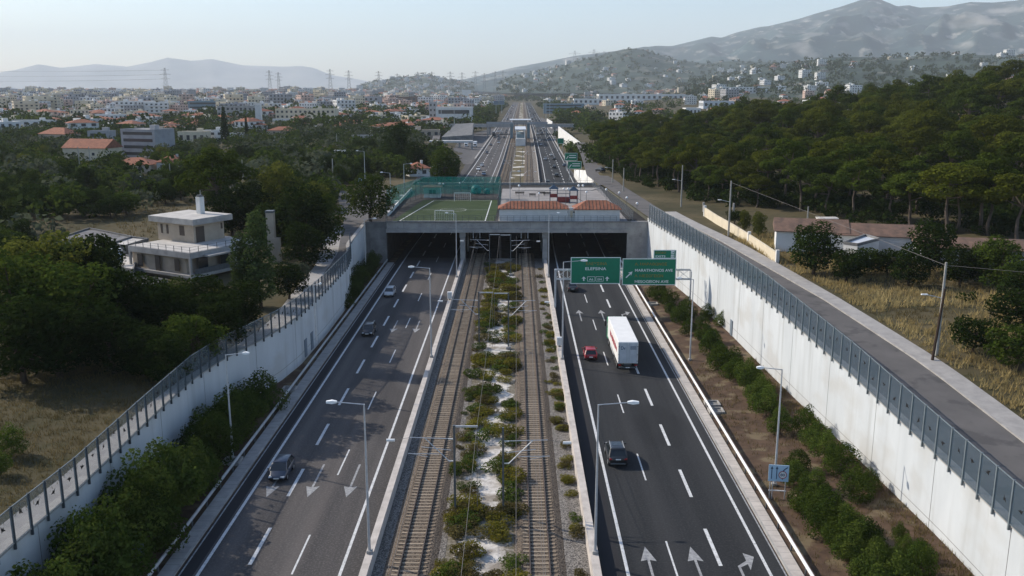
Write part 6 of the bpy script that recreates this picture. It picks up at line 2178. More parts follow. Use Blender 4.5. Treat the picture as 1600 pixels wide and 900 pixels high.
def make_tree(name, kind, leaf, seed, bark='bark'):
    """returns an Empty with trunk and crown, unit design size; placed by copies"""
    rng = np.random.default_rng(seed)
    t = bpy.data.objects.new(name, None)
    COL.objects.link(t)
    t['category'] = 'tree'
    puffs, limbs = [], []
    if kind == 'pine':                       # tall bare trunk, broad layered dome  (about 12 m)
        H, th = 12.0, 6.6
        n = 17
        for i in range(n):
            a, rr_ = 2 * pi * i * .382 + rng.normal() * .35, 4.2 * sqrt((i + .4) / n) * rng.uniform(.85, 1.12)
            z = 10.9 - 4.2 * (rr_ / 4.2) ** 1.6 + rng.normal() * .55
            s = rng.uniform(.95, 1.75)
            puffs.append((rr_ * cos(a), rr_ * sin(a), z, s * 1.15, s * 1.15, s * .62))
            if i % 2 == 0: limbs.append((rr_ * cos(a) * .9, rr_ * sin(a) * .9, z - .5))
        N, size = 4200, .215
        V, F = leaf_cloud(puffs, N, size, rng, .42, .35, (.78, 1.05))
        tm = trunk_mesh(th + 1.4, .30, limbs, rng, .7)
    elif kind == 'broad':                    # full round crown low to the ground (about 9 m)
        n = 20
        for i in range(n):
            z = 2.0 + 6.3 * (i + .5) / n
            rad = 3.4 * sin(pi * min(.97, .18 + .72 * (z - 1.2) / 7.6)) ** .8
            a = 2 * pi * i * .618 + rng.normal() * .3
            q = rad * rng.uniform(.35, .85)
            s = rng.uniform(1.1, 1.75)
            puffs.append((q * cos(a), q * sin(a), z, s, s, s * .85))
            if i % 3 == 0: limbs.append((q * cos(a), q * sin(a), z))
        V, F = leaf_cloud(puffs, 4800, .185, rng, .7, .1, (.6, 1.1))
        tm = trunk_mesh(4.5, .26, limbs, rng, .4)
    elif kind == 'round':                    # low rounded olive-like crown (about 4.5 m)
        n = 12
        for i in range(n):
            a = 2 * pi * i * .618; q = 1.9 * sqrt((i + .3) / n)
            z = 3.1 - .35 * q + rng.normal() * .35
            s = rng.uniform(.8, 1.25)
            puffs.append((q * cos(a), q * sin(a), z, s, s, s * .9))
            if i % 2 == 0: limbs.append((q * cos(a), q * sin(a), z))
        for i in range(5):
            a = 2 * pi * i / 5
            puffs.append((1.5 * cos(a), 1.5 * sin(a), 1.6, .9, .9, .8))
        V, F = leaf_cloud(puffs, 2600, .15, rng, .7, .1, (.6, 1.1))
        tm = trunk_mesh(2.2, .18, limbs, rng, .3)
    elif kind == 'poplar':
        for i in range(26):
            z = 1.5 + 11.0 * i / 25
            rad = 1.55 * sin(pi * min(.96, .22 + .74 * i / 25)) ** .7
            a = 2 * pi * i * .382
            s = rng.uniform(.75, 1.15) * (.55 + .45 * sin(pi * min(.95, .2 + .75 * i / 25)))
            puffs.append((rad * .55 * cos(a), rad * .55 * sin(a), z, s, s, s * 1.3))
        V, F = leaf_cloud(puffs, 5200, .15, rng, .7, .1, (.6, 1.1))
        tm = trunk_mesh(6, .2, [], rng, .1)
    elif kind == 'cypress':
        for i in range(22):
            z = .8 + 11.0 * i / 21
            s = .95 * (1 - i / 21.0) ** .65 * (.6 + .4 * min(1, i / 4)) + .18
            puffs.append((rng.normal() * .12, rng.normal() * .12, z, s, s, s * 1.2 + .3))
        V, F = leaf_cloud(puffs, 2400, .2, rng, .5, .1)
        tm = trunk_mesh(3, .16, [], rng, .05)
    elif kind == 'bedbush':                  # dense young shrub (about 3.4 m)
        n = 16
        for i in range(n):
            a = 2 * pi * i * .618; q = 1.25 * sqrt((i + .3) / n)
            z = .75 + 2.1 * rng.random() * (1 - .35 * q)
            s = rng.uniform(.45, .8)
            puffs.append((q * cos(a), q * sin(a), z, s, s, s * 1.05))
            if i % 2 == 0: limbs.append((q * cos(a), q * sin(a), z))
        puffs.append((0, 0, 2.9, .5, .5, .6))
        V, F = leaf_cloud(puffs, 4200, .075, rng, .8, .1, (.55, 1.15))
        tm = trunk_mesh(1.5, .07, limbs, rng, .15)
    elif kind == 'scrub':                    # knee-high tuft (about 1 m wide)
        for i in range(11):
            a = 2 * pi * rng.random(); q = .55 * sqrt(rng.random())
            s = rng.uniform(.16, .32)
            puffs.append((q * cos(a), q * sin(a), .42 - .30 * q + .14 * rng.random(), s, s, s * 1.0))
        V, F = leaf_cloud(puffs, 1150, .042, rng, .7, .3, (.6, 1.1))
        tm = None
    if tm is not None:
        tr = tm.build('trunk', M[bark], t)
    np_mesh('crown', V, F, M[leaf], t)
    return t


PROTO = []
def protos(name, kind, leaves, k, seed, bark='bark'):
    out = []
    for lf, d in leaves:
        for i in range(k):
            p = make_tree(name, kind, lf, seed + 17 * i + len(out) * 101, bark)
            PROTO.append(p)
            out.append((p, d))
    return out


def plant(src, x, y, z, s, rz=None, d=None, sz=None):
    rz = random.uniform(0, 2 * pi) if rz is None else rz
    o = dup(src, (x, y, z), rz, scale=(s, s, s * (sz or random.uniform(.9, 1.12))))
    if d: o['_d'] = d
    return o

PINE = protos('pine_tree', 'pine', (('leaf_pine', 'dark green'), ('leaf_pine_warm', 'olive green')), 4, 100, 'bark_pale')
BROAD = protos('broadleaf_tree', 'broad', (('leaf_broad', 'green'), ('leaf_dark', 'dark green'), ('leaf_yellow', 'yellowish green')), 3, 300)
ROUND = protos('olive_tree', 'round', (('leaf_olive', 'grey green'), ('leaf_broad', 'green'), ('leaf_dark', 'dark green')), 2, 500)
POPLAR = protos('poplar_tree', 'poplar', (('leaf_poplar', 'green'),), 2, 700)
CYPR = protos('cypress_tree', 'cypress', (('leaf_dark', 'dark green'),), 1, 800)
BED = protos('shrub', 'bedbush', (('leaf_bed', 'fresh green'), ('leaf_broad', 'dull green')), 4, 900)
SCRUB = protos('scrub_bush', 'scrub', (('leaf_scrub', 'yellow-green'), ('leaf_bed', 'green'), ('leaf_scrub_brown', 'brownish')), 2, 1200)
def pickd(L, d=None):
    c = [q for q in L if d is None or q[1] == d]
    return random.choice(c)


# ---- the pine wood on the right
pines = []
def pine_edge(y):      # left boundary of the wood in x
    return interp(y, [(150, 96), (165, 76), (185, 66), (205, 50), (235, 42), (280, 34), (330, 33), (400, 36), (480, 40), (560, 44)])
pts = []
def try_pt(x, y, r):
    for (a, b) in pts:
        if (a - x) ** 2 + (b - y) ** 2 < r * r: return False
    pts.append((x, y)); return True
rr = random.Random(8)
# edge trees first, then fill
def pine_size(x, y):
    return interp(x, [(55, 1.02), (90, 1.25), (125, 1.48), (300, 1.55)]) * interp(y, [(170, 1.0), (240, 1.0), (420, 1.0)])
for k in range(44):
    y = 160 + (500 - 160) * (k / 43) ** 1.15
    x = pine_edge(y) + rr.uniform(1, 4)
    try_pt(x, y, 5.5)
tries = 0
while len(pts) < 300 and tries < 90000:
    tries += 1
    y = rr.uniform(162, 520)
    x = pine_edge(y) + rr.uniform(0, 270)
    if x > .60 * y + 14: continue
    if y < 184 and x < 118 and x < pine_edge(y) + 5: continue
    try_pt(x, y, 6.9 * pine_size(x, y))
for (x, y) in pts:
    p, d = pickd(PINE)
    z = terr(x, y)
    s = rr.uniform(.84, 1.14) * pine_size(x, y)
    o = plant(p, x, y, z - .1, s, d=d, sz=rr.uniform(.72, 1.06))
    pines.append(o)
# saplings and lower crowns that close the canopy
bpy.context.view_layer.update()

def mass(name, pos, size_rng, leaf, n_leaf, leaf_size, label, cat, seed=1, flat=.9, base=None):
    """many far trees as one object"""
    rng = np.random.default_rng(seed)
    VV, FF, off = [], [], 0
    for (x, y, z, s) in pos:
        k = 4
        puffs = [(x + rng.normal() * s * .35, y + rng.normal() * s * .35, z + s * (.45 + .5 * rng.random()), s * .55, s * .55, s * .5 * flat) for _ in range(k)]
        V, F = leaf_cloud(puffs, n_leaf, leaf_size * s, rng, .6, .2, (.6, 1.05))
        VV.append(V); FF.append(F + off); off += len(V)
    o = np_mesh(name, np.concatenate(VV), np.concatenate(FF), leaf)
    return tag(o, label, cat, kind='stuff')


# ---- big trees left of the cutting
named = []
def big(kind, px, py, h, label, d=None, wid=1.0, z=None):
    p = hit(px, py)
    src, dd = pickd({'pine': PINE, 'broad': BROAD, 'poplar': POPLAR, 'cypress': CYPR, 'round': ROUND, 'bed': BED}[kind], d)
    H0 = {'pine': 12.0, 'broad': 9.3, 'poplar': 13.3, 'cypress': 12.6, 'round': 4.4, 'bed': 3.5}[kind]
    s = h / H0
    o = dup(src, p, random.uniform(0, 6.28), label=label, scale=(s * wid, s * wid, s))
    o['category'] = 'bush' if kind == 'bed' else 'tree'
    named.append(o)
    return o
big('broad', 20, 560, 12.5, 'large green tree at the far left edge, above the dry grass', 'green', 1.2)
big('broad', 75, 520, 12.5, 'large yellowish green tree second from the left edge', 'yellowish green', 1.25)
big('broad', 130, 560, 11.0, 'broad green tree in the dark left clump, in front', 'green', 1.3)
big('broad', 150, 500, 11.0, 'tall dark green tree in the middle of the left clump', 'dark green', 1.2)
big('broad', 205, 540, 9.5, 'dark green tree below the lean-to roof', 'dark green', 1.4)
big('broad', 40, 600, 9.0, 'dark tree low in the left clump beside the dry grass', 'dark green', 1.4)
big('broad', 262, 545, 7.5, 'dark green tree between the concrete house and the noise barrier, left', 'dark green', 1.5)
big('broad', 318, 520, 7.2, 'dark green tree between the concrete house and the noise barrier, right', 'dark green', 1.4)
big('broad', 272, 500, 5.6, 'light green tree close to the concrete house corner', 'green', 1.3)
big('broad', 95, 590, 8.0, 'low dark tree behind the path in the left clump', 'dark green', 1.5)
big('broad', 180, 585, 7.0, 'low dark tree nearest the left noise barrier', 'dark green', 1.6)
big('broad', 345, 500, 4.8, 'low yellowish bush at the foot of the poplar', 'yellowish green', 1.2)
big('broad', 235, 515, 6.4, 'dark tree in front of the lean-to roof', 'dark green', 1.3)
big('broad', 225, 590, 5.6, 'small dark tree at the end of the dry grass', 'dark green', 1.5)
big('poplar', 408, 482, 13.6, 'tall poplar right of the concrete house', None, 1.35)
big('poplar', 381, 480, 10.5, 'shorter poplar left of the tall one beside the concrete house', None, 1.25)
big('round', 463, 450, 4.4, 'pale flowering bush beside the street, behind the left barrier', 'grey green', .9)
big('pine', 340, 362, 17.0, 'huge dark spreading pine behind the concrete house', 'dark green', 1.15)
big('broad', 362, 372, 9.0, 'dark tree at the foot of the huge pine', 'dark green', 1.5)
big('broad', 440, 350, 13.0, 'yellowish tall tree left of the street trees', 'yellowish green', 1.0)
big('broad', 470, 398, 12.5, 'broad dark green tree overhanging the street', 'dark green', 1.25)
big('broad', 505, 392, 11.0, 'green tree at the bend of the street', 'green', 1.0)
big('broad', 492, 355, 9.5, 'olive yellowish tree behind the street trees', 'yellowish green', 1.1)
big('broad', 425, 395, 9.0, 'dark tree between the poplar and the street', 'dark green', 1.2)
big('broad', 582, 386, 10.6, 'green tree alone at the left corner of the cover', 'green', 1.2)
big('broad', 622, 262, 17.0, 'tall dark eucalyptus in the middle distance', 'dark green', 1.0)
big('broad', 650, 272, 11.0, 'dark green tree right of the eucalyptus', 'dark green', 1.1)
big('broad', 694, 292, 11.0, 'green tree at the bend of the far slip road', 'green', 1.1)
big('broad', 706, 285, 9.0, 'dark green tree beside the far slip road, right of the bend', 'dark green', 1.1)
big('broad', 684, 250, 9.0, 'green tree beside the lane with the parked cars', 'green', 1.1)
big('cypress', 352, 226, 22.0, 'tall slim cypress in the left town', None, 1.25)
big('cypress', 386, 220, 15.0, 'shorter slim cypress right of the tall one', None, 1.1)
big('cypress', 1070, 200, 14.0, 'slim dark cypress behind the pine wood', None, .9)
big('broad', 1270, 430, 7.6, 'large round dark green bush beside the service road, in front of the cottage', 'dark green', 1.35)
big('broad', 1452, 430, 8.0, 'broad dark green tree in front of the long cottage', 'dark green', 1.25)
big('round', 1345, 432, 4.2, 'low green bush in the cottage garden, left', 'green', 1.3)
big('round', 1385, 430, 4.0, 'low dark bush in the cottage garden, middle', 'dark green', 1.3)
big('broad', 1560, 455, 7.6, 'green tree at the far right in front of the dim cottage', 'green', 1.2)
big('broad', 1535, 445, 6.0, 'green bush left of the far right tree', 'green', 1.2)
big('round', 1520, 552, 4.2, 'round dark green bush in the dry grass lot', 'dark green', 1.0)
big('round', 1590, 580, 5.0, 'bright green bush at the right edge of the lot', 'green', 1.2)
big('round', 1600, 520, 5.0, 'dark bush at the right edge behind the lot', 'dark green', 1.3)
big('broad', 1185, 372, 4.8, 'small yellowish tree behind the cream wall, right', 'yellowish green', .8)
big('broad', 1163, 362, 4.2, 'small yellowish tree behind the cream wall, left', 'yellowish green', .8)
big('round', 1148, 350, 3.0, 'low dark bush behind the cream wall', 'dark green', 1.0)
big('pine', 1590, 385, 13.0, 'leaning pine standing before the wood behind the dim cottage', 'olive green', 1.1)
big('pine', 1480, 372, 14.0, 'olive green pine in front of the wood above the long cottage', 'olive green', 1.2)
big('pine', 1530, 365, 14.5, 'tall dark pine right of the olive one at the wood edge', 'dark green', 1.2)
big('bed', 20, 715, 3.0, 'bright green bush in the dry grass at the left edge', 'fresh green', .9)
big('bed', 0, 745, 2.4, 'small green bush at the very left edge of the dry grass', 'fresh green', .9)

for (k_, px_, py_, h_, lab_, d_, w_) in (
    ('broad', 380, 520, 6.4, 'dark tree below the poplar pair, left', 'dark green', 1.4),  ('broad', 452, 468, 5.4, 'dark tree between the pale flowering bush and the barrier', 'dark green', 1.3),
    ('broad', 345, 548, 6.6, 'dark tree right behind the bend of the left barrier', 'dark green', 1.5), ('broad', 300, 572, 6.0, 'green tree touching the left barrier below the concrete house', 'green', 1.4), ('broad', 262, 600, 5.4, 'dark tree touching the left barrier at the end of the path', 'dark green', 1.4),
      ('broad', 160, 455, 7.0, 'green tree in front of the workshop roof', 'green', 1.3),
    ('broad', 30, 470, 9.0, 'dark green tree at the left edge behind the large one', 'dark green', 1.4), ('broad', 100, 455, 8.0, 'green tree left of the workshop roof front', 'green', 1.4), ('broad', 478, 420, 8.0, 'dark tree beside the street above the pale flowering bush', 'dark green', 1.3),
    ('broad', 395, 372, 10.5, 'dark green tree between the huge pine and the yellowish tall tree', 'dark green', 1.3), ('broad', 452, 330, 9.0, 'dark green tree behind the yellowish tall tree', 'dark green', 1.3), ('broad', 1420, 448, 5.4, 'dark bush between the round bush row and the broad tree', 'dark green', 1.3),
    ('broad', 1322, 442, 4.6, 'dark bush touching the large round bush on its right', 'dark green', 1.4), ('broad', 1500, 448, 5.6, 'dark bush in front of the dim cottage, left', 'dark green', 1.4), ('broad', 1592, 478, 5.6, 'dark bush in front of the dim cottage at the frame edge', 'dark green', 1.4),
     ):
    big(k_, px_, py_, h_, lab_, d_, w_)
# ---- shrubs in the planted beds
bed = []
def shrub(x, y, s, d=None, sq=1.0):
    p, dd = pickd(BED, d)
    o = plant(p, x, y, bed_z(x, y) - .1, s, d=dd, sz=random.uniform(.85, 1.1) * sq)
    bed.append(o)
rr = random.Random(4)
for k in range(30):
    y = 50 + 47 * (k / 29)
    shrub(interp(y, [(50, -30.3), (75, -30.0), (88, -29.8), (97, -29.4)]) + rr.uniform(-.9, 1.0), y + rr.uniform(-.6, .6), rr.uniform(1.15, 1.6) * (1.3 if y < 76 else 1.0), 'fresh green' if rr.random() < .6 else 'dull green')
for (px, py, s) in ((395, 650, .9), (378, 668, 1.0), (350, 690, .9), (300, 752, .8), (322, 730, .7)):
    p = at(px, py, .4); shrub(p.x, p.y, s, 'dull green')
for k in range(13):
    y = 146 + 38 * k / 12
    shrub(-28.6 - (y - 146) * .03 + rr.uniform(-.3, .5), y, rr.uniform(.75, 1.25), 'dull green')
for k in range(46):
    u = k / 45
    px = 1022 + (1380 - 1022) * u ** 1.05
    py = interp(px, [(1022, 462), (1060, 505), (1100, 545), (1140, 590), (1190, 640), (1235, 725), (1262, 790), (1310, 850), (1350, 905), (1400, 960)])
    p = at(px + rr.uniform(-6, 10), py + rr.uniform(-6, 6), .3)
    if 1200 < px < 1232 and py > 680: continue
    shrub(p.x + rr.uniform(-.6, .8), p.y, rr.uniform(.75, 1.15), 'fresh green' if px > 1150 and rr.random() < .75 else 'dull green')
for (px, py, s) in ((1290, 722, 1.0), (1275, 700, 1.0), (1312, 740, 1.1), (1262, 680, .9), (1335, 782, .95), (1355, 768, .7), (1440, 880, .55), (1405, 845, .45), (1435, 865, .4), (1415, 868, .5), (1430, 905, .9), (1400, 900, .8), (1350, 870, 1.1), (1290, 835, 1.2), (1130, 512, .9), (1105, 500, .8)):
    p = at(px, py, .5); shrub(p.x, p.y, s)

# ---- scrub on the gravel strip and along the right railway wall
scr = []
def scrubs(n, xf, y0, y1, smin, smax, pw=1.0):
    for k in range(n):
        y = y0 + (y1 - y0) * rr.random() ** pw
        x = xf()
        p, d = pickd(SCRUB)
        o = plant(p, x, y, .02, rr.uniform(smin, smax), d=d, sz=rr.uniform(.5, .85))
        scr.append(o)
def xg():
    return -5.3 + 1.7 * rr.random() ** 1.3 if rr.random() < .5 else (-0.1 - 1.5 * rr.random() ** 1.4 if rr.random() < .62 else rr.uniform(-4.2, -1.2))
scrubs(236, xg, 58, 184, 1.1, 2.5, 1.1)
scrubs(64, lambda: 4.9 + rr.gauss(0, .33), 60, 182, .8, 1.4)
scrubs(22, lambda: -5.6 - 2.2 * rr.random() * .1, 60, 180, .6, 1.0)

# ---- trees of the left middle distance
mid = []
mpts = []
def mid_ok(x, y):
    if x > wl(min(y, 262)) - 14 and y < 262: return False
    if y > 255 and x > shift(y) - 46 - .05 * (y - 255): return False
    px, py = proj((x, y, terr(x, y)))
    if not (-60 < px < 760): return False
    if 180 < px < 262 and 284 < py < 332: return rr.random() < .12           # open dry field
    if 95 < px < 160 and 300 < py < 350: return rr.random() < .3
    if 200 < px < 445 and 320 < py < 520: return False                       # the concrete house
    if 40 < px < 230 and 345 < py < 430: return False
    if 520 < px < 615 and 292 < py < 400: return False                        # street junction
    if 475 < px < 560 and 380 < py < 480: return False
    if 190 < px < 400 and 279 < py < 306: return False                        # lane
    if 655 < px < 700 and 212 < py < 300: return False
    if 340 < px < 362 and 224 < py < 262: return False
    if 95 < px < 180 and 250 < py < 262: return False
    if py > 440: return False
    if 420 < px < 520 and 224 < py < 236: return rr.random() < .3
    for t_ in BLD:
        if abs(x - t_[0]) < t_[2] and -t_[3] - .085 * y < y - t_[1] < t_[3]: return False
    return True
BLD = []
for o in list(COL.objects):
    if o.parent is None and o.get('category') in ('house', 'apartment block', 'school', 'building', 'office block', 'shed', 'annex', 'factory', 'warehouse', 'tower', 'canopy', 'shop') and o.location.y > 190:
        w_ = max([c.dimensions.x for c in o.children] + [4]); d_ = max([c.dimensions.y for c in o.children] + [4])
        BLD.append((o.location.x, o.location.y, w_ / 2 + 2, d_ / 2 + 2))
tries = 0
rest = []
while tries < 14000 and len(mid) + len(rest) < 1700:
    tries += 1
    y = 150 * (5.6 ** rr.random())
    x = -rr.uniform(.02, .66) * y - 8
    r = 4.2 if y < 330 else 5.5
    if not mid_ok(x, y): continue
    if any((a - x) ** 2 + (b - y) ** 2 < r * r for a, b in mpts): continue
    mpts.append((x, y))
    if fbm(x, y, 60, 2) < -.38 and rr.random() < .7: continue
    if y < 420 and len(mid) < 285:
        if rr.random() < .62:
            p, d = pickd(ROUND, rr.choice(('green', 'green', 'dark green', 'grey green')))
            s = rr.uniform(.95, 1.5)
        else:
            p, d = pickd(BROAD, rr.choice(('green', 'dark green', 'dark green', 'yellowish green')))
            s = rr.uniform(.5, .82)
        mid.append(plant(p, x, y, terr(x, y) - .1, s, d=d))
    else:
        rest.append((x, y, terr(x, y), rr.uniform(3.0, 6.2) * (1.25 if rr.random() < .2 else 1)))
for i_, (lf_, lab_) in enumerate((('leaf_far', 'dull green far trees among the houses of the left fields'), ('leaf_olive', 'grey green far olive trees among the houses of the left fields'), ('leaf_broad', 'fresh green far trees among the houses of the left fields'), ('leaf_dark', 'dark far trees among the houses of the left fields'))):
    mass('tree_cover', rest[i_::4], None, M[lf_], 110, .13, lab_, 'trees', 3 + i_)
# far trees: valley, right plain, along the road
far = []
def scatter(n, fx, fy, smin, smax, cond=None):
    k = 0
    while k < n:
        y = fy(); x = fx(y)
        if cond and not cond(x, y): k += .2; continue
        if any(abs(x - t_[0]) < t_[2] and -t_[3] - .13 * y < y - t_[1] < t_[3] + 4 for t_ in BLD): k += .1; continue
        far.append((x, y, terr(x, y), rr.uniform(smin, smax))); k += 1
scatter(1000, lambda y: -rr.uniform(.03, .68) * y - 30, lambda: 640 * (5 ** rr.random()), 5, 11, lambda x, y: x < shift(y) - 50 and fbm(x, y, 160, 2) > -.2)
scatter(640, lambda y: rr.uniform(.02, .66) * y + 40, lambda: 560 * (5 ** rr.random()), 5, 10, lambda x, y: x > shift(y) + 48)
scatter(260, lambda y: shift(y) + rr.choice((-1, 1)) * rr.uniform(34, 75), lambda: 760 * (2.6 ** rr.random()), 6, 11)
for k in range(60):
    y = rr.uniform(285, 400); far.append((shift(y) - rr.uniform(33, 48), y, terr(shift(y) - 38, y), rr.uniform(3, 6)))
for k in range(130):
    y = rr.uniform(330, 720); x = shift(y) + rr.uniform(25, 31); far.append((x, y, terr(x, y) - .5, rr.uniform(2, 4.5)))
for k in range(150):
    y = rr.uniform(2430, 3300); x = shift(y) + rr.uniform(-260, 260); far.append((x, y, terr(x, y), rr.uniform(6, 12)))
mass('tree_cover', far[::2], None, M['leaf_far'], 60, .17, 'dull green far trees spread over the plain before the hills', 'trees', 14)
mass('tree_cover', far[1::2], None, M['leaf_broad'], 60, .17, 'fresher green far trees spread over the plain before the hills', 'trees', 15)

# ---- trees and houses on the hillsides need the hill surface
dg = bpy.context.evaluated_depsgraph_get()
hb = []
def hill_scatter(o, n, seed):
    rng = np.random.default_rng(seed)
    me = o.data
    V = np.array([v.co[:] for v in me.vertices])
    out = []
    polys = me.polygons
    while len(out) < n:
        f = polys[int(rng.integers(len(polys)))]
        a, b, c, d = [V[i] for i in f.vertices]
        u, w = rng.random(2)
        p = a * (1 - u) * (1 - w) + b * u * (1 - w) + c * u * w + d * (1 - u) * w
        if p[2] < terr(p[0], p[1]): continue
        out.append(tuple(p))
    return out
H = [o for o in COL.objects if o.name.startswith('wooded_hill')]
pos = []
for i, (o, n) in enumerate(zip(sorted(H, key=lambda q: q.name), (260, 800, 1100))):
    pos += [(x, y, z - 1, rr.uniform(8, 15)) for (x, y, z) in hill_scatter(o, n, 40 + i)]
mass('tree_cover', pos, None, M['leaf_far'], 26, .26, 'scattered trees covering the wooded hillsides', 'trees', 6)

fill = []
k = 0
while k < 420:
    y = rr.uniform(172, 520); x = pine_edge(y) + rr.uniform(3, 270)
    if x > .62 * y + 12: continue
    fill.append((x, y, terr(x, y) + rr.uniform(-.5, 1.0), rr.uniform(4.0, 6.0) * (.75 if x < 90 else 1.15))); k += 1
mass('pine_understorey', fill, None, M['leaf_dark'], 220, .085, 'younger pines closing the gaps below the crowns of the wood', 'trees', 12)
# ---- undergrowth below the pines and round the houses
und = []
for k in range(520):
    y = rr.uniform(158, 420); x = pine_edge(y) + (rr.uniform(-2.5, 34) if y < 330 else rr.uniform(-1, 14))
    und.append((x, y, terr(x, y) - .3, rr.uniform(1.2, 3.2)))
for k in range(26):
    y = rr.uniform(70, 118); x = wr(y) + 11 + rr.uniform(12, 40)
    und.append((x, y, terr(x, y) - .2, rr.uniform(.8, 1.8)))
mass('undergrowth', und, None, M['leaf_dark'], 160, .13, 'dark undergrowth below the pine trunks', 'undergrowth', 9)

# ---- dry grass
def grass(name, pts_, m, hgt, label, seed, per=5):
    rng = np.random.default_rng(seed)
    P = np.repeat(np.array(pts_), per, 0)
    n = len(P)
    P[:, :2] += rng.normal(size=(n, 2)) * .22
    h = hgt * rng.uniform(.4, 1.3, n)
    a = rng.uniform(0, 2 * pi, n)
    w = rng.uniform(.03, .09, n) * (hgt / .8)
    lean = rng.normal(size=(n, 2)) * .38 * h[:, None]
    b0 = P + np.stack([np.cos(a) * w, np.sin(a) * w, np.full(n, -.05)], 1)
    b1 = P - np.stack([np.cos(a) * w, np.sin(a) * w, np.full(n, .05)], 1)
    tp = P + np.stack([lean[:, 0], lean[:, 1], h], 1)
    V = np.stack([b0, b1, tp], 1).reshape(-1, 3)
    F = np.arange(n * 3).reshape(-1, 3)
    return tag(np_mesh(name, V, F, m, k=3), label, 'grass', kind='stuff')
g1, g2 = [], []
k = 0
while k < 13500:
    y = 60 + 105 * rr.random()
    u = rr.uniform(0.3, 62)
    x = wr(y) + road_off_r(y) + 2.4 + u
    if y > 118 and x > 60 and y > 135: 
        k += 1; continue
    v = fbm(x * .8, y * 1.6, 11, 3)
    (g1 if v + .45 > u / 70 - .1 and v > -.3 else g2).append((x, y, land(x, y))); k += 1
k = 0
g3 = []
while k < 5200:
    y = 50 + 48 * rr.random()
    x = wl(y) - interp(y, [(60, 2.2), (80, 1.6), (92, 1)]) - 27 * rr.random()
    g3.append((x, y, land(x, y))); k += 1
k = 0
while k < 1500:
    y = 56 + 60 * rr.random(); x = rr.uniform(23, wr(y) - .2)
    if rr.random() < .5: x = wr(y) - abs(rr.gauss(0, 2.0))
    g3.append((x, y, bed_z(x, y))); k += 1
g4 = []
k = 0
while k < 5200:
    y = 165 + 160 * rr.random(); x = -rr.uniform(.15, .58) * y - 12
    if 180 < proj((x, y, terr(x, y)))[0] < 275 or rr.random() < .25: g4.append((x, y, terr(x, y)))
    k += 1
grass('dry_grass', g1, M['dry_grass'], .75, 'tall straw yellow grass in the lot right of the service road', 1, 7)
grass('dry_grass', g2, M['dry_grass_dull'], .45, 'short brown grass in the lot right of the service road', 2, 6)
grass('dry_grass', g3, M['dry_grass_dull'], .38, 'brown dry grass behind the left noise barrier and along the right wall foot', 3, 7)
grass('dry_grass', g4, M['dry_grass_dull'], .8, 'brown dry grass of the open field left', 4, 5)
# ------------------------------------------------------------------ the town
def town_proto(name, w, d, h, floors, wallm, roofm, tiledroof, seed):
    rng = random.Random(seed)
    mb = MB()
    mb.box(0, 0, h / 2 - 1, w, d, h + 2, mi=0)
    if tiledroof:
        W2, D2, rh = w / 2 + .4, d / 2 + .4, h * .30
        ins = min(W2, D2)
        v = [(-W2, -D2, h), (W2, -D2, h), (W2, D2, h), (-W2, D2, h), (-W2 + ins, 0, h + rh), (W2 - ins, 0, h + rh)]
        mb.add(v, [(0, 1, 5, 4), (1, 2, 5), (2, 3, 4, 5), (3, 0, 4), (3, 2, 1, 0)], 1)
    else:
        mb.box(0, 0, h + .06, w - .3, d - .3, .12, mi=1)
        for cx, cy, sx, sy in ((0, -d / 2 + .1, w + .1, .25), (0, d / 2 - .1, w + .1, .25), (-w / 2 + .1, 0, .25, d - .4), (w / 2 - .1, 0, .25, d - .4)): mb.box(cx, cy, h + .3, sx, sy, .6, mi=0)
        mb.box(rng.uniform(-.25, .25) * w, rng.uniform(-.2, .2) * d, h + 1.2, 2.6, 2.6, 2.4, mi=0)
        mb.box(rng.uniform(-.3, .3) * w, -.2 * d, h + .8, 1.4, .5, 1.0, mi=3)
    n = max(2, int(w / 3.2))
    fh = h / floors
    for f in range(floors):
        z = fh * (f + .55)
        if not tiledroof and floors >= 3:
            mb.box(0, -d / 2 - .55, fh * f + .6, w * .8, 1.1, 1.0, mi=0)
        for k in range(n):
            if rng.random() < .15: continue
            mb.box(-w / 2 + w * (k + .5) / n, -d / 2, z + .25, w / n * .45, .15, fh * .48, mi=2)
        for k in range(max(2, int(d / 3.5))):
            m_ = max(2, int(d / 3.5))
            mb.box(-w / 2, -d / 2 + d * (k + .5) / m_, z + .2, .15, d / m_ * .4, fh * .45, mi=2)
            mb.box(w / 2, -d / 2 + d * (k + .5) / m_, z + .2, .15, d / m_ * .4, fh * .45, mi=2)
    return mb, [M[wallm], M[roofm], M['window'], M['white_metal']]

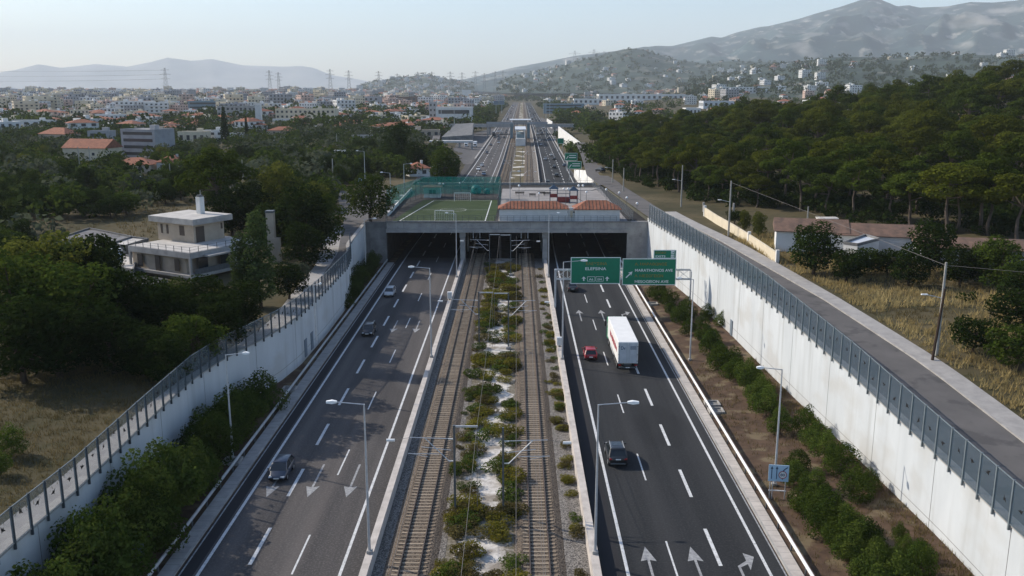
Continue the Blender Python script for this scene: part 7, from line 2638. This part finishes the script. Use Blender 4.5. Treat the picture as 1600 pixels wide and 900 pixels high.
M['pink_plaster'] = mat('pinkish_plaster', (.52, .38, .32), .9, .2, vary=.1, scale=.3)
TP = []
for i, (nm, w, d, h, fl, wm, rm, td, desc, cat) in enumerate((
        ('house', 11, 9, 6.0, 2, 'white_plaster', 'tile', True, 'white tile-roofed house', 'house'), ('house', 13, 10, 5.6, 2, 'pink_plaster', 'tile', True, 'pinkish tile-roofed house', 'house'), ('house', 12, 10, 6.4, 2, 'cream', 'roof_pale', False, 'cream flat-roofed house', 'house'),
        ('house', 14, 11, 6.6, 2, 'white_plaster', 'roof_pale', False, 'white flat-roofed house', 'house'), ('apartment_block', 17, 13, 12, 4, 'white_plaster', 'roof_pale', False, 'white apartment block', 'apartment block'), ('apartment_block', 16, 13, 14, 5, 'cream', 'roof_pale', False, 'cream apartment block', 'apartment block'),
        ('apartment_block', 19, 14, 13, 4, 'grey_plaster', 'roof_grey', False, 'grey apartment block', 'apartment block'), ('apartment_block', 15, 12, 11, 4, 'pink_plaster', 'roof_pale', False, 'pinkish apartment block', 'apartment block'), ('house', 16, 9, 4.2, 1, 'stucco', 'roof_pale', False, 'low beige building', 'house'))):
    mb, ms = town_proto(nm, w, d, h, fl, wm, rm, td, i)
    o = mb.build(nm, ms)
    o['category'] = cat
    TP.append((o, desc, mb, (w, d, h)))
rr = random.Random(33)
tpts, tow, restb = [], [], []
def town_ok(x, y):
    if abs(x - shift(y)) < 62: return False
    px, py = proj((x, y, terr(x, y)))
    if not (-40 < px < 1640): return False
    for t_ in BLD:
        if abs(x - t_[0]) < t_[2] + 9 and -t_[3] - 22 < y - t_[1] < t_[3] + 10: return False
    return True
tries = 0
while tries < 45000 and len(tpts) < 2100:
    tries += 1
    y = 620 * (6.5 ** rr.random())
    x = rr.uniform(-.68, .66) * y
    if x > 0 and (rr.random() < .72 or y < 900 or (y < 2200 and rr.random() < .7)): continue
    if x < 0 and y < 900 and rr.random() < .6: continue
    if not town_ok(x, y): continue
    r = (16 if y < 1500 else 18) * (1.0 if fbm(x, y, 220, 2) > -.05 else 1.9)
    if any((a - x) ** 2 + (b - y) ** 2 < r * r for a, b in tpts[-500:]): continue
    tpts.append((x, y))
tpts.sort(key=lambda q: q[1])
SECW = [2.2, 1.9, 1.3, 1.7, .35, .3, .25, .3, 1.2]
for (x, y) in tpts:
    apt = x < -.36 * y and 1000 < y < 2300
    wts = [.4, .3, .6, .9, 2.2, 2.0, 1.2, 1.2, .3] if apt else SECW
    if y < 1000: wts = [2.2, 1.5, 1.5, 1.8, 0, 0, 0, 0, 1.4]
    k = rr.choices(range(9), wts)[0]
    if len(tow) < 290:
        o = TP[k][0].copy(); COL.objects.link(o)
        o.location = (x, y, terr(x, y)); o.rotation_euler = (0, 0, rr.uniform(-.8, .8))
        s = rr.uniform(.8, 1.3); o.scale = (s * rr.uniform(.8, 1.5), s, s * rr.uniform(.8, 1.15))
        o['_d'] = TP[k][1]
        tow.append(o)
    else: restb.append((k, x, y, terr(x, y), rr.uniform(-.8, .8), rr.uniform(.9, 1.5)))
# houses on the hillsides join the rest
hs = sorted(H, key=lambda q: q.name)
for o, n, cond in ((hs[0], 150, None), (hs[1], 150, None), (hs[2], 150, None)):
    cand = hill_scatter(o, n * 3, 77 + n)
    cnt = 0
    for (x, y, z) in cand:
        if fbm(x, y, 260, 2) > .02 and cnt < n:
            restb.append((rr.choice((0, 1, 2, 3, 3, 4, 8)), x, y, z - .5, rr.uniform(-.5, .5), rr.uniform(1.0, 1.7))); cnt += 1
mats_all = [M[k] for k in ('white_plaster', 'pink_plaster', 'cream', 'grey_plaster', 'stucco', 'tile', 'roof_pale', 'roof_grey', 'window', 'white_metal')]
midx = {m.name: i for i, m in enumerate(mats_all)}
big_mb = MB()
for (k, x, y, z, rz_, s) in restb:
    _, _, mb, dims = TP[k]
    ms = TP[k][0].data.materials
    c_, s_ = cos(rz_), sin(rz_)
    n0 = len(big_mb.v)
    keepf = [(f, mi) for f, mi in zip(mb.f, mb.m)]
    big_mb.v.extend([(x + (vx * c_ - vy * s_) * s, y + (vx * s_ + vy * c_) * s, z + vz * s) for vx, vy, vz in mb.v])
    big_mb.f.extend([tuple(i + n0 for i in f) for f, _ in keepf])
    big_mb.m.extend([midx[ms[mi].name] for _, mi in keepf])
tag(big_mb.build('far_town', mats_all), 'countless pale houses of the far town and the hillsides', 'town', kind='stuff')
for o, _, _, _ in TP: bpy.data.objects.remove(o)

# ------------------------------------------------------------------ labels of the many
def rem(o):
    for c in list(o.children): rem(c)
    bpy.data.objects.remove(o)
for p in PROTO: rem(p)
bpy.context.view_layer.update()
PB = [(150, 'on the skyline of the wood'), (175, 'high up in the wood'), (200, 'in the upper wood'), (222, 'in the middle of the wood'), (248, 'in the lower wood'), (275, 'low in the wood'), (305, 'at the front of the wood'), (900, 'at the wood edge by the cottages')]
def crown_sort(items, what, bands, group, cat, by='left', h=0.0):
    bins = {}
    for o in items:
        px, py = proj(o.location + Vector((0, 0, h * o.scale.z)))
        b = next((n for lim, n in bands if py < lim), bands[-1][1])
        bins.setdefault((o['_d'], b), []).append((px, py, o))
    for (d, b), L in bins.items():
        L.sort(key=(lambda q: q[0]) if by == 'left' else (lambda q: -q[1]))
        for k, (px, py, o) in enumerate(L):
            s = '%s %s %s' % (d, what, b)
            if len(L) > 1: s += ', %s from %s' % (ordinal(k + 1), 'the left' if by == 'left' else 'the camera')
            tag(o, s, cat, group)
            del o['_d']
crown_sort(pines, 'pine', PB, 'pines of the wood on the right', 'tree', h=10)
MB_ = [(205, 'far off below the town'), (220, 'in the upper left trees'), (235, 'above the grove'), (250, 'level with the apartment block foot'), (265, 'level with the red roofs'), (280, 'just above the lane'), (300, 'beside the dry field top'), (320, 'in the middle of the left fields'), (345, 'below the dry field'), (900, 'near the workshop roof')]
for o in mid: o['_d'] = o['_d']
tall = [o for o in mid if o.name.startswith('broad')]
low = [o for o in mid if not o.name.startswith('broad')]
crown_sort(tall, 'tall tree', MB_, 'trees of the left fields', 'tree', h=0)
crown_sort(low, 'low round tree', MB_, 'trees of the left fields', 'tree', h=0)
left_bed = [o for o in bed if o.location.x < 0 and o.location.y < 120]
left_far = [o for o in bed if o.location.x < 0 and o.location.y >= 120]
right_bed = [o for o in bed if o.location.x > 0]
crown_sort(left_bed, 'shrub', [(5000, 'below the left curved wall')], 'shrubs in the left bed', 'shrub', 'front')
crown_sort(left_far, 'shrub', [(5000, 'beside the left tunnel mouth')], 'shrubs in the left bed', 'shrub', 'front')
crown_sort(right_bed, 'shrub', [(600, 'in the far half of the right bed'), (5000, 'in the near half of the right bed')], 'shrubs in the right bed', 'shrub', 'front')
SB = [(470, 'near the tunnel'), (520, 'in the far third'), (580, 'before the middle masts'), (650, 'in the middle'), (720, 'beside the near masts'), (790, 'just past the near masts'), (5000, 'nearest the camera')]
crown_sort([o for o in scr if -4.0 < o.location.x < -1.5], 'scrub on the open gravel', SB, 'scrub on the gravel strip', 'bush', 'front')
crown_sort([o for o in scr if o.location.x <= -4.0], 'scrub at the left gravel edge', SB, 'scrub on the gravel strip', 'bush', 'front')
crown_sort([o for o in scr if -1.5 <= o.location.x < 3], 'scrub along the right gravel edge', SB, 'scrub on the gravel strip', 'bush', 'front')
crown_sort([o for o in scr if o.location.x >= 3], 'scrub by the right railway wall', SB, 'scrub along the right railway wall', 'bush', 'front')
TB = [(143, 'on the %s town skyline'), (150, 'high in the %s town'), (157, 'in the upper %s town'), (164, 'in the middle %s town'), (172, 'in the lower %s town'), (182, 'at the near edge of the %s town'), (900, 'among trees before the %s town')]
crown_sort([o for o in tow if o.location.x < 0], '', [(a, b % 'left') for a, b in TB], 'buildings of the town', 'house')
crown_sort([o for o in tow if o.location.x >= 0], '', [(a, (b % 'right').replace('town', 'plain')) for a, b in TB], 'buildings of the town', 'house')
for o in tow:
    o['label'] = ' '.join(o['label'].split())
    o['category'] = 'apartment block' if 'apartment' in o['label'] else 'house'
    o['label'] = o['label'].replace(' ,', ',')
for o, c in FARV: o['_d'] = names[c]
crown_sort([o for o, c in FARV], 'speck of a car', [(160, 'farthest along the motorway'), (168, 'on the far motorway'), (178, 'just past the station'), (900, 'level with the station')], 'tiny cars on the motorway beyond the station', 'car')
